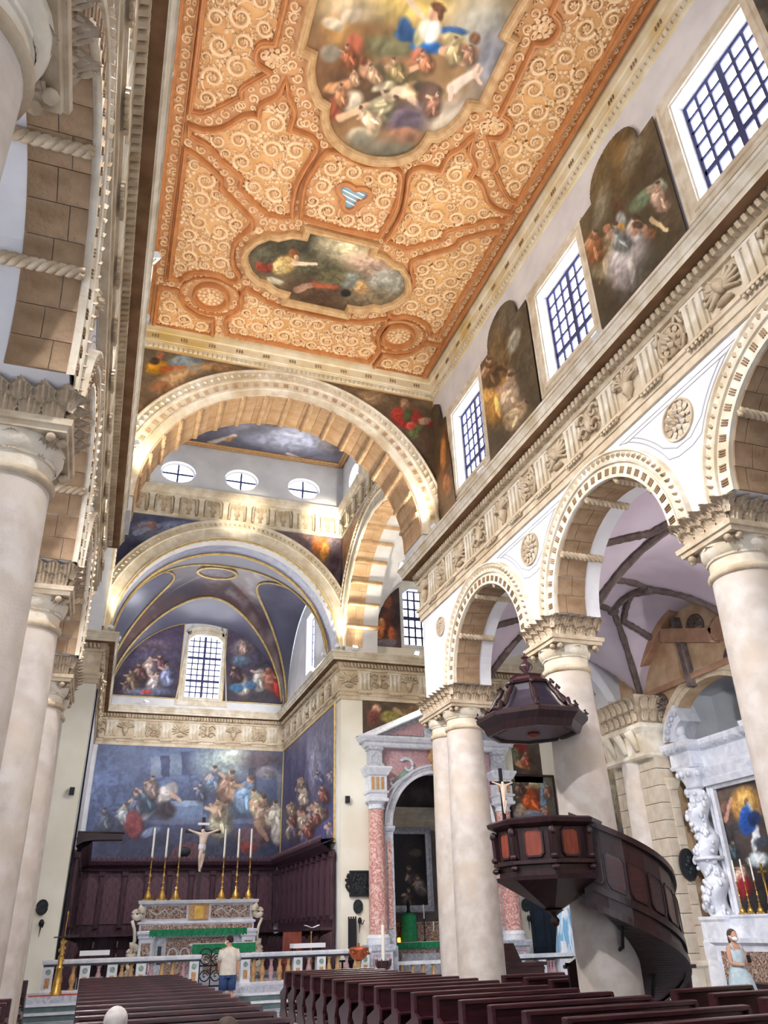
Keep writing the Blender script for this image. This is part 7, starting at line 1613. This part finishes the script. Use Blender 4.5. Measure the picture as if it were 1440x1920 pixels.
def ovalp(lb, x, z):
    o = thing('consecration_plaque', lb, 'plaque', (x, 26.67, z))
    MB().poly(arc(0, 0, 0.15, 0, 2*pi*23/24, 24, 0.19), [], lambda a, b, h: (a, -h, b), 0.04, -0.0).build('disc', M['bronze'], o)
    MB().tube([(0.15*cos(a), -0.04, 0.19*sin(a)) for a in np.linspace(0, 2*pi, 25)[:-1]], 0.018, 6, closed=True).build('rim', M['iron'], o)
    s = thing('wall_sconce', lb.replace('dark oval plaque', 'small iron sconce under the oval plaque'), 'sconce', (x+0.05, 26.67, z-0.45))
    MB().ball((0, -0.05, 0.05), (0.07, 0.05, 0.1), 8, 6).build('plate', M['iron'], s, smooth=True); MB().tube([(0, -0.06, 0), (0.05, -0.2, -0.06), (0.08, -0.26, 0.06)], 0.014, 6).build('arm', M['iron'], s); MB().tube([(0, -0.04, -0.03), (-0.02, -0.05, -0.3)], [0.02, 0.006], 6).build('tail', M['iron'], s)
ovalp('dark oval plaque on the wall beside the marble portal', 4.75, 2.46); ovalp('dark oval plaque on the cream wall of the shaded side', -4.69, 2.60); ovalp('dark oval plaque right of the marble portal', 10.78, 2.4)
for lb, x, z in (('small black loudspeaker on the cream wall beside the chancel, portal side', 4.40, 5.70), ('small black loudspeaker on the cream wall beside the chancel, shaded side', -4.38, 5.76)):
    o = thing('loudspeaker', lb, 'speaker', (x, 26.6, z)); MB().box((-0.07, -0.06, -0.11), (0.07, 0.06, 0.11)).build('cabinet', M['iron'], o); MB().lathe((0, -0.062, 0), [(0.05, 0)], 3) ; MB().poly(arc(0, -0.02, 0.045, 0, 2*pi*11/12, 12), [], lambda a, b, h: (a, -0.06-h, b), 0.006, 0).build('cone', M['bronze'], o); MB().box((0.07, 0.0, -0.02), (0.09, 0.1, 0.02)).build('bracket', M['light_body'], o)
rlf = thing('wall_relief', 'dark rounded object on the side wall of the white altar', 'relief', (10.15, 16.35, 1.85))
MB().ball((0, 0, 0), (0.08, 0.1, 0.2), 12, 8).build('body', M['bronze'], rlf, smooth=True); MB().ball((0, -0.02, 0.22), (0.06, 0.08, 0.07), 10, 6).build('knob', M['iron'], rlf, smooth=True)

# ================================================================== FLOODLIGHTS ON THE CORNICES, AND ADDED FILL LAMPS
WARM = (1.0, 0.87, 0.66)
def flood(label, loc_, aim, energy, spot=100, color=WARM, size=0.12, body=0.75):
    o = thing('floodlight', label, 'floodlight', loc_, group='floodlights on the cornice')
    d = Vector(aim)-Vector(loc_); rz = math.atan2(d.y, d.x)-pi/2; o.rotation_euler = (0, 0, rz); o.scale = (body, body, body)
    el = math.atan2(d.z, math.hypot(d.x, d.y))
    hd = MB(); c_, s_ = cos(el), sin(el)
    R = lambda x, y, z: (x, y*c_-z*s_, y*s_+z*c_+0.14)
    V = [R(x, y, z) for y in (-0.07, 0.07) for x, z in ((-0.13, -0.10), (0.13, -0.10), (0.13, 0.10), (-0.13, 0.10))]
    hd.add(V, [(0,1,2,3),(7,6,5,4),(0,4,5,1),(1,5,6,2),(2,6,7,3),(3,7,4,0)]); hd.build('housing', M['light_body'], o)
    V = [R(x, 0.074, z) for x, z in ((-0.11, -0.08), (0.11, -0.08), (0.11, 0.08), (-0.11, 0.08))]; MB().add(V, [(0,1,2,3)]).build('lens', M['bulb'], o)
    MB().box((-0.15, -0.02, 0.0), (0.15, 0.02, 0.03)).build('yoke', M['light_body'], o)
    n = d.normalized(); p = Vector(loc_)+Vector((0, 0, 0.14))+n*0.12
    L = lamp('SPOT', 'floodlight_beam', p, energy*FLOOD, color, size, aim, radians(spot), 0.8)
    return o
zc_ = 10.84
flood('floodlight on the shaded cornice lighting the great arch', (-3.88, 16.2, zc_), (-2.6, 17.4, 14.5), 400, 75)
flood('floodlight on the pulpit-side cornice lighting the great arch', (3.78, 16.4, zc_), (3.1, 17.6, 13.6), 300, 75)
flood('floodlight on the shaded cornice, middle of the nave', (-3.9, 11.8, zc_), (0.8, 12.2, 16.4), 330, 130, (1.0, 0.88, 0.80))
flood('floodlight on the shaded cornice near the viewer', (-3.9, 6.2, zc_), (0.8, 7.5, 16.4), 300, 130, (1.0, 0.88, 0.80))
flood('floodlight on the pulpit-side cornice, middle of the nave', (3.75, 13.5, zc_), (-1.6, 13.6, 16.4), 420, 130, (1.0, 0.88, 0.62))
flood('floodlight on the pulpit-side cornice near the viewer', (3.75, 8.7, zc_), (-1.6, 8.8, 16.4), 420, 130, (1.0, 0.88, 0.62))
flood('floodlight at the crossing corner, pulpit side', (3.95, 26.25, zc_), (3.2, 26.75, 15.9), 380, 95)
flood('floodlight at the crossing corner, shaded side', (-3.95, 26.25, zc_), (-2.0, 26.6, 15.9), 380, 95)
flood('floodlight on the transept cornice beside the chancel', (4.6, 26.25, zc_), (5.0, 24.0, 13.0), 420, 130)
flood('floodlight on the chancel cornice under the lunette window', (-2.2, 35.75, zc_), (-0.5, 33.5, 15.5), 260, 130, (0.9, 0.92, 1.0))
flood('floodlight on the chancel cornice at the stall side', (3.75, 29.2, zc_), (0.5, 31.5, 15.5), 260, 130, (0.9, 0.92, 1.0))
flood('floodlight on the transept cornice aimed down the frieze', (3.95, 18.85, zc_), (0.5, 24.0, 17.5), 900, 130)
for k, (y, sd) in enumerate(((4.2, -1), (9.2, -1), (14.6, -1))):
    flood('floodlight at the lip of the %s cornice aimed across the nave, %s from the viewer' % ('pulpit-side' if sd > 0 else 'shaded', ['first', 'second', 'third'][k % 3]), (sd*3.82, y, zc_), (-sd*2.6, y+3.5, 1.0), 3000, 120, (1.0, 0.96, 0.96))  # lamps added to brighten the lower nave
flood('floodlight on the chancel arch cornice aimed at the high altar', (-3.7, 27.3, zc_), (0.8, 33.5, 3.0), 2600, 120, (0.92, 0.92, 1.0))
flood('floodlight on the portal-side transept cornice aimed at the pulpit', (7.0, 26.2, zc_), (8.0, 17.0, 2.0), 1700, 130, (1.0, 0.95, 0.9))
flood('floodlight on the aisle impost aimed at the vault', (9.72, 7.6, 5.4), (7.2, 12.0, 8.8), 700, 140, (1.0, 0.95, 0.95))  # lamp out of view, added to brighten the aisle vault
flood('floodlight strapped to the near column aimed at the white altar', (5.14, 7.95, 5.5), (10.4, 15.0, 3.2), 1100, 80, (0.93, 0.96, 1.0))  # hidden lamp added to brighten the side altar
flood('floodlight in the shaded aisle aimed at its vault', (-9.72, 7.6, 5.4), (-7.2, 10.0, 8.8), 600, 140, (1.0, 0.95, 0.95))  # added lamp, unseen, lifting the vault on this side
flood('floodlight behind the great arch aimed at the middle niches', (-3.95, 18.9, zc_), (0.3, 26.7, 16.1), 5000, 12)
flood('floodlight behind the great arch aimed at the corner niches', (3.78, 18.9, zc_), (3.5, 26.7, 16.1), 9000, 14)
flood('floodlight on the chancel cornice aimed at the back wall frieze', (3.7, 27.3, zc_), (-0.8, 36.0, 9.0), 1500, 90, (1.0, 0.96, 0.92))  # added because the chancel entablature came out dark
flood('floodlight on the shaded cornice aimed at the transept frieze', (-4.1, 18.85, zc_), (4.6, 26.7, 9.9), 3600, 26, (1.0, 0.9, 0.72))
flood('floodlight at the end of the shaded cornice aimed at the marble portal', (-3.95, 18.72, zc_), (7.4, 26.7, 3.0), 3600, 42, (1.0, 0.97, 0.92))  # added to lift the brightness of the portal
flood('floodlight at the end of the pulpit-side cornice aimed at the shaded cream wall', (3.82, 18.72, zc_), (-4.9, 26.7, 4.0), 3600, 40, (1.0, 0.98, 0.94))  # added so that the cream wall reads brighter
fb = thing('small_spotlight', 'bluish spotlight clipped to the shaded cornice near the viewer', 'spotlight', (-3.86, 10.6, 10.83))
MB().lathe((0, 0, 0), [(0.05, 0), (0.09, 0.03), (0.09, 0.16), (0.06, 0.2)], 12).build('housing', mat('pale_blue_plastic', (176,206,226), 0.4), fb, smooth=40); MB().box((-0.02, -0.1, 0), (0.02, 0.1, 0.03)).build('clip', M['light_body'], fb)
# ================================================================== PEOPLE
def hand(m, c, fwd, side, s=1.0, curl=0.5):
    """palm, four bent fingers and a thumb as short tubes rooted in the palm"""
    c = np.array(c, float); f = np.array(fwd, float)/np.linalg.norm(fwd); sd = np.array(side, float); sd -= f*(sd@f); sd /= np.linalg.norm(sd); nrm = np.cross(f, sd)
    m.ball(c+f*0.045*s, (0.034*s, 0.034*s, 0.05*s), 8, 6)
    for k, L in enumerate((0.068, 0.078, 0.072, 0.058)):
        b = c+f*0.075*s+sd*(0.03-0.02*k)*s; p1 = b+f*L*0.5*s; p2 = p1+(f*cos(curl)-nrm*sin(curl))*L*0.35*s; p3 = p2+(f*cos(2*curl)-nrm*sin(2*curl))*L*0.3*s
        m.tube([b-f*0.02*s, b, p1, p2, p3], [0.0095*s, 0.0095*s, 0.009*s, 0.008*s, 0.006*s], 6)
    b = c+f*0.03*s+sd*0.03*s; m.tube([b, b+(f*0.6+sd*0.7)*0.035*s, b+(f*0.95+sd*0.4)*0.07*s], [0.011*s, 0.010*s, 0.008*s], 6)
def head(parent, c, r, hair_m, skin_m, face=(0, 1, 0), mask=False, hair_long=False, hair_top=True):
    c = np.array(c, float); f = np.array(face, float); f /= np.linalg.norm(f); s = np.cross(f, [0, 0, 1]); s /= np.linalg.norm(s)
    rot = np.array([s, f, [0, 0, 1]]).T; W = lambda x, y, z: c+rot@(np.array([x, y, z])*r)
    m = MB(); m.ball(c, (0.80*r, 0.95*r, 1.15*r), 16, 12, rot); m.ball(W(0, 0.35, -0.55), (0.55*r, 0.5*r, 0.5*r), 12, 8, rot)
    m.tube([W(0, 0.88, 0.15), W(0, 1.12, -0.18), W(0, 0.95, -0.25)], [0.07*r, 0.14*r, 0.10*r], 6)
    for q in (-1, 1): m.ball(W(q*0.82, -0.05, -0.05), (0.10*r, 0.18*r, 0.26*r), 8, 6, rot)
    o = m.build('face', skin_m, parent, smooth=True)
    for q in (-1, 1):
        MB().ball(W(q*0.32, 0.86, 0.08), (0.12*r, 0.08*r, 0.07*r), 8, 6, rot).build('eye', M['cloth_white'], o, smooth=True); MB().ball(W(q*0.32, 0.93, 0.08), 0.05*r, 6, 4).build('pupil', M['iron'], o)
    MB().ball(W(0, 0.83, -0.55), (0.24*r, 0.08*r, 0.06*r), 8, 6, rot).build('mouth', M['panel_red'], o, smooth=True)
    m = MB(); m.ball(W(0, -0.18, 0.28), (0.90*r, 0.98*r, 1.0*r), 16, 10, rot)
    if hair_long: m.ball(W(0, -0.55, -0.55), (0.78*r, 0.55*r, 1.1*r), 12, 8, rot)
    m.build('hair', hair_m, parent, smooth=True)
    if mask:
        m = MB(); m.ball(W(0, 0.55, -0.42), (0.66*r, 0.58*r, 0.48*r), 12, 8, rot); m.build('face_mask', M['cloth_white'], parent, smooth=True)
        for q in (-1, 1): MB().tube([W(q*0.6, 0.55, -0.3), W(q*0.86, 0.05, 0.02)], 0.012, 5).build('mask_strap', M['cloth_white'], parent)
shirt = mat('off_white_tshirt', (226,220,208), 0.9, (206,198,186), 8, bump=0.2, bscale=12)
denim = mat('blue_denim', (60,84,128), 0.9, (48,68,106), 12)
skin = M['skin']; dhair = mat('dark_hair', (48,40,38), 0.7, (34,28,26), 20); ghair = mat('white_hair', (214,208,204), 0.8, (190,184,180), 25); bhair = mat('brown_hair', (84,70,64), 0.7, (64,52,48), 20)
# man in the aisle, seen from behind and the side, looking towards the left
man = thing('person', 'man in off-white t-shirt and denim shorts standing in the aisle', 'person', (0.22, 23.45, 0))
J = {'pel': (0, 0, 0.95), 'wa': (0, 0.02, 1.10), 'ch': (0, 0.0, 1.30), 'nk': (0, -0.01, 1.47), 'hd': (-0.02, -0.01, 1.58), 'ls': (-0.17, 0, 1.40), 'le': (-0.24, 0.02, 1.13), 'lw': (-0.20, 0.16, 0.93), 'rs': (0.17, 0, 1.40), 're': (0.25, -0.03, 1.13), 'rw': (0.26, 0.02, 0.88),
     'lh': (-0.09, 0, 0.88), 'lk': (-0.10, 0.02, 0.48), 'la': (-0.10, -0.01, 0.09), 'lt': (-0.12, 0.15, 0.04), 'rh': (0.09, 0, 0.88), 'rk': (0.11, 0.01, 0.48), 'ra': (0.12, -0.02, 0.09), 'rt': (0.13, 0.14, 0.04)}
R = {'pel': (0.17, 0.13), 'wa': (0.18, 0.14), 'ch': (0.18, 0.13), 'nk': 0.065, 'hd': 0.07, 'ls': 0.075, 'le': 0.048, 'lw': 0.034, 'rs': 0.075, 're': 0.048, 'rw': 0.034, 'lh': 0.10, 'lk': 0.065, 'la': 0.042, 'lt': 0.035, 'rh': 0.10, 'rk': 0.065, 'ra': 0.042, 'rt': 0.035}
E = [('pel','wa'),('wa','ch'),('ch','nk'),('nk','hd'),('ch','ls'),('ls','le'),('le','lw'),('ch','rs'),('rs','re'),('re','rw'),('pel','lh'),('lh','lk'),('lk','la'),('la','lt'),('pel','rh'),('rh','rk'),('rk','ra'),('ra','rt')]
skin_body('body', J, R, E, 'pel', skin, man)
def sleeve(m, p, q, r0, r1): m.tube([p, (np.array(p)+np.array(q))/2, q], [r0, (r0+r1)/2, r1], 12)
tor = lambda lv: np.array([[(rx*cos(a), y0+ry*sin(a), z) for a in np.linspace(0, 2*pi, 25)[:-1]] for rx, ry, y0, z in lv])
m = MB().grid(tor([(0.215, 0.165, 0.01, 0.86), (0.22, 0.17, 0.02, 0.98), (0.215, 0.17, 0.02, 1.12), (0.225, 0.155, 0.0, 1.30), (0.215, 0.12, 0.0, 1.41), (0.12, 0.09, 0.0, 1.475), (0.075, 0.075, -0.005, 1.50)]), close_v=True)
sleeve(m, (-0.16, 0, 1.42), (-0.235, 0.01, 1.18), 0.095, 0.085); sleeve(m, (0.16, 0, 1.42), (0.245, -0.02, 1.18), 0.095, 0.085); m.build('tshirt', shirt, man, smooth=True)
m = MB().grid(tor([(0.20, 0.155, 0.01, 0.80), (0.205, 0.16, 0.01, 0.88), (0.19, 0.14, 0.01, 1.0)]), close_v=True)
for s in (-1, 1): m.tube([(s*0.10, 0, 0.86), (s*0.105, 0.01, 0.7), (s*0.11, 0.015, 0.52)], [0.125, 0.115, 0.11], 14)
m.build('shorts', denim, man, smooth=True)
head(man, (-0.02, 0.0, 1.63), 0.105, dhair, skin, face=(-0.8, 0.45, 0), mask=True)
m = MB(); hand(m, (0.26, 0.02, 0.88), (0, 0.05, -1), (0, 1, 0), 1.0); hand(m, (-0.20, 0.16, 0.93), (0.3, 0.9, -0.2), (0, 0, 1), 1.0, 0.8); m.build('hands', skin, man, smooth=True)
for x, y in ((-0.11, 0.05), (0.125, 0.04)): MB().ball((x, y, 0.045), (0.055, 0.14, 0.045), 12, 8).build('shoe', M['iron'], man, smooth=True)
# woman in a pale blue dress before the side altar
wo = thing('person', 'woman in a pale blue sleeveless dress and mask before the white side altar', 'person', (8.25, 13.8, 0))
J = {'pel': (0, 0, 0.90), 'wa': (0, 0, 1.04), 'ch': (0, 0, 1.22), 'nk': (0, 0, 1.37), 'hd': (0.0, -0.02, 1.46), 'ls': (-0.15, 0, 1.31), 'le': (-0.19, -0.05, 1.06), 'lw': (0.0, -0.20, 1.04), 'rs': (0.15, 0, 1.31), 're': (0.19, -0.06, 1.06), 'rw': (0.06, -0.22, 1.08),
     'lh': (-0.08, 0, 0.83), 'lk': (-0.08, 0, 0.46), 'la': (-0.08, 0.02, 0.08), 'lt': (-0.08, -0.12, 0.035), 'rh': (0.08, 0, 0.83), 'rk': (0.08, 0, 0.46), 'ra': (0.08, 0.02, 0.08), 'rt': (0.09, -0.12, 0.035)}
R = {'pel': (0.15, 0.12), 'wa': (0.12, 0.10), 'ch': (0.14, 0.105), 'nk': 0.05, 'hd': 0.06, 'ls': 0.055, 'le': 0.04, 'lw': 0.028, 'rs': 0.055, 're': 0.04, 'rw': 0.028, 'lh': 0.09, 'lk': 0.055, 'la': 0.036, 'lt': 0.03, 'rh': 0.09, 'rk': 0.055, 'ra': 0.036, 'rt': 0.03}
skin_body('body', J, R, E, 'pel', skin, wo)
dress = mat('pale_blue_dress', (176,196,204), 0.9, (196,210,216), 14, contrast=(0.4,0.6))
m = MB(); lv = [(0.34, 0.27, 0, 0.30), (0.29, 0.23, 0, 0.55), (0.22, 0.18, 0, 0.82), (0.165, 0.135, 0, 0.98), (0.15, 0.12, 0, 1.06), (0.17, 0.14, -0.01, 1.18), (0.165, 0.12, 0, 1.29)]
P = tor(lv)
for i in range(3): 
    for j in range(24): P[i, j, :2] *= 1+0.05*cos(8*2*pi*j/24)
m.grid(P, close_v=True)
for s in (-1, 1): m.tube([(s*0.10, -0.10, 1.27), (s*0.10, -0.03, 1.38), (s*0.10, 0.08, 1.28)], 0.018, 6)
m.build('dress', dress, wo, smooth=True)
head(wo, (0, -0.02, 1.51), 0.10, bhair, skin, face=(-0.1, -1, 0.0), mask=True, hair_long=True)
m = MB(); hand(m, (0.0, -0.20, 1.04), (0.8, -0.4, 0.2), (0, 0, 1), 0.92, 0.7); hand(m, (0.06, -0.22, 1.08), (-0.7, -0.4, 0.2), (0, 0, 1), 0.92, 0.7); m.build('hands', skin, wo, smooth=True)
MB().box((-0.02, -0.31, 1.08), (0.06, -0.295, 1.20)).build('phone', M['iron'], wo)
# two seated people, only the crowns of their heads in view
for nm, x, y, hm, lb, zs in (('person', -3.12, 7.70, ghair, 'white-haired person seated in a pew at the bottom edge of the picture', 0.0), ('person', -2.36, 6.85, bhair, 'dark-haired person seated at the bottom edge of the picture', -0.05)):
    p = thing(nm, lb, 'person', (x, y, 0))
    J = {'pel': (0, 0, 0.53), 'wa': (0, -0.02, 0.68), 'ch': (0, 0, 0.88), 'nk': (0, 0.02, 1.03), 'hd': (0, 0.03, 1.12), 'ls': (-0.18, 0, 0.97), 'le': (-0.23, 0.05, 0.72), 'lw': (-0.12, 0.26, 0.62), 'rs': (0.18, 0, 0.97), 're': (0.23, 0.05, 0.72), 'rw': (0.12, 0.26, 0.62), 'lh': (-0.10, 0.05, 0.53), 'lk': (-0.11, 0.42, 0.52), 'la': (-0.11, 0.42, 0.10), 'lt': (-0.11, 0.54, 0.04), 'rh': (0.10, 0.05, 0.53), 'rk': (0.11, 0.42, 0.52), 'ra': (0.11, 0.42, 0.10), 'rt': (0.11, 0.54, 0.04)}
    R = {'pel': (0.17, 0.13), 'wa': (0.16, 0.13), 'ch': (0.17, 0.12), 'nk': 0.06, 'hd': 0.07, 'ls': 0.07, 'le': 0.046, 'lw': 0.033, 'rs': 0.07, 're': 0.046, 'rw': 0.033, 'lh': 0.09, 'lk': 0.062, 'la': 0.042, 'lt': 0.035, 'rh': 0.09, 'rk': 0.062, 'ra': 0.042, 'rt': 0.035}
    skin_body('body', J, R, E, 'pel', skin, p, (0, 0, zs))
    m = MB().grid(tor([(0.20, 0.155, 0.0, 0.50+zs), (0.20, 0.15, -0.01, 0.68+zs), (0.215, 0.145, 0.0, 0.88+zs), (0.205, 0.11, 0.01, 0.99+zs), (0.075, 0.075, 0.02, 1.06+zs)]), close_v=True)
    sleeve(m, (-0.17, 0, 0.98+zs), (-0.23, 0.04, 0.75+zs), 0.085, 0.075); sleeve(m, (0.17, 0, 0.98+zs), (0.23, 0.04, 0.75+zs), 0.085, 0.075); m.build('shirt', shirt if zs == 0 else denim, p, smooth=True)
    m = MB()
    for s in (-1, 1): m.tube([(s*0.10, 0.0, 0.53+zs), (s*0.11, 0.4, 0.53+zs), (s*0.11, 0.43, 0.48+zs), (s*0.11, 0.42, 0.14+zs)], [0.12, 0.085, 0.08, 0.065], 12)
    m.build('trousers', M['iron'], p, smooth=True)
    head(p, (0, 0.03, 1.17+zs), 0.105, hm, skin, face=(0, 1, 0))
    m = MB()
    for s in (-1, 1): hand(m, (s*0.12, 0.26, 0.62+zs), (0, 1, -0.3), (s, 0, 0), 1.0)
    m.build('hands', skin, p, smooth=True)
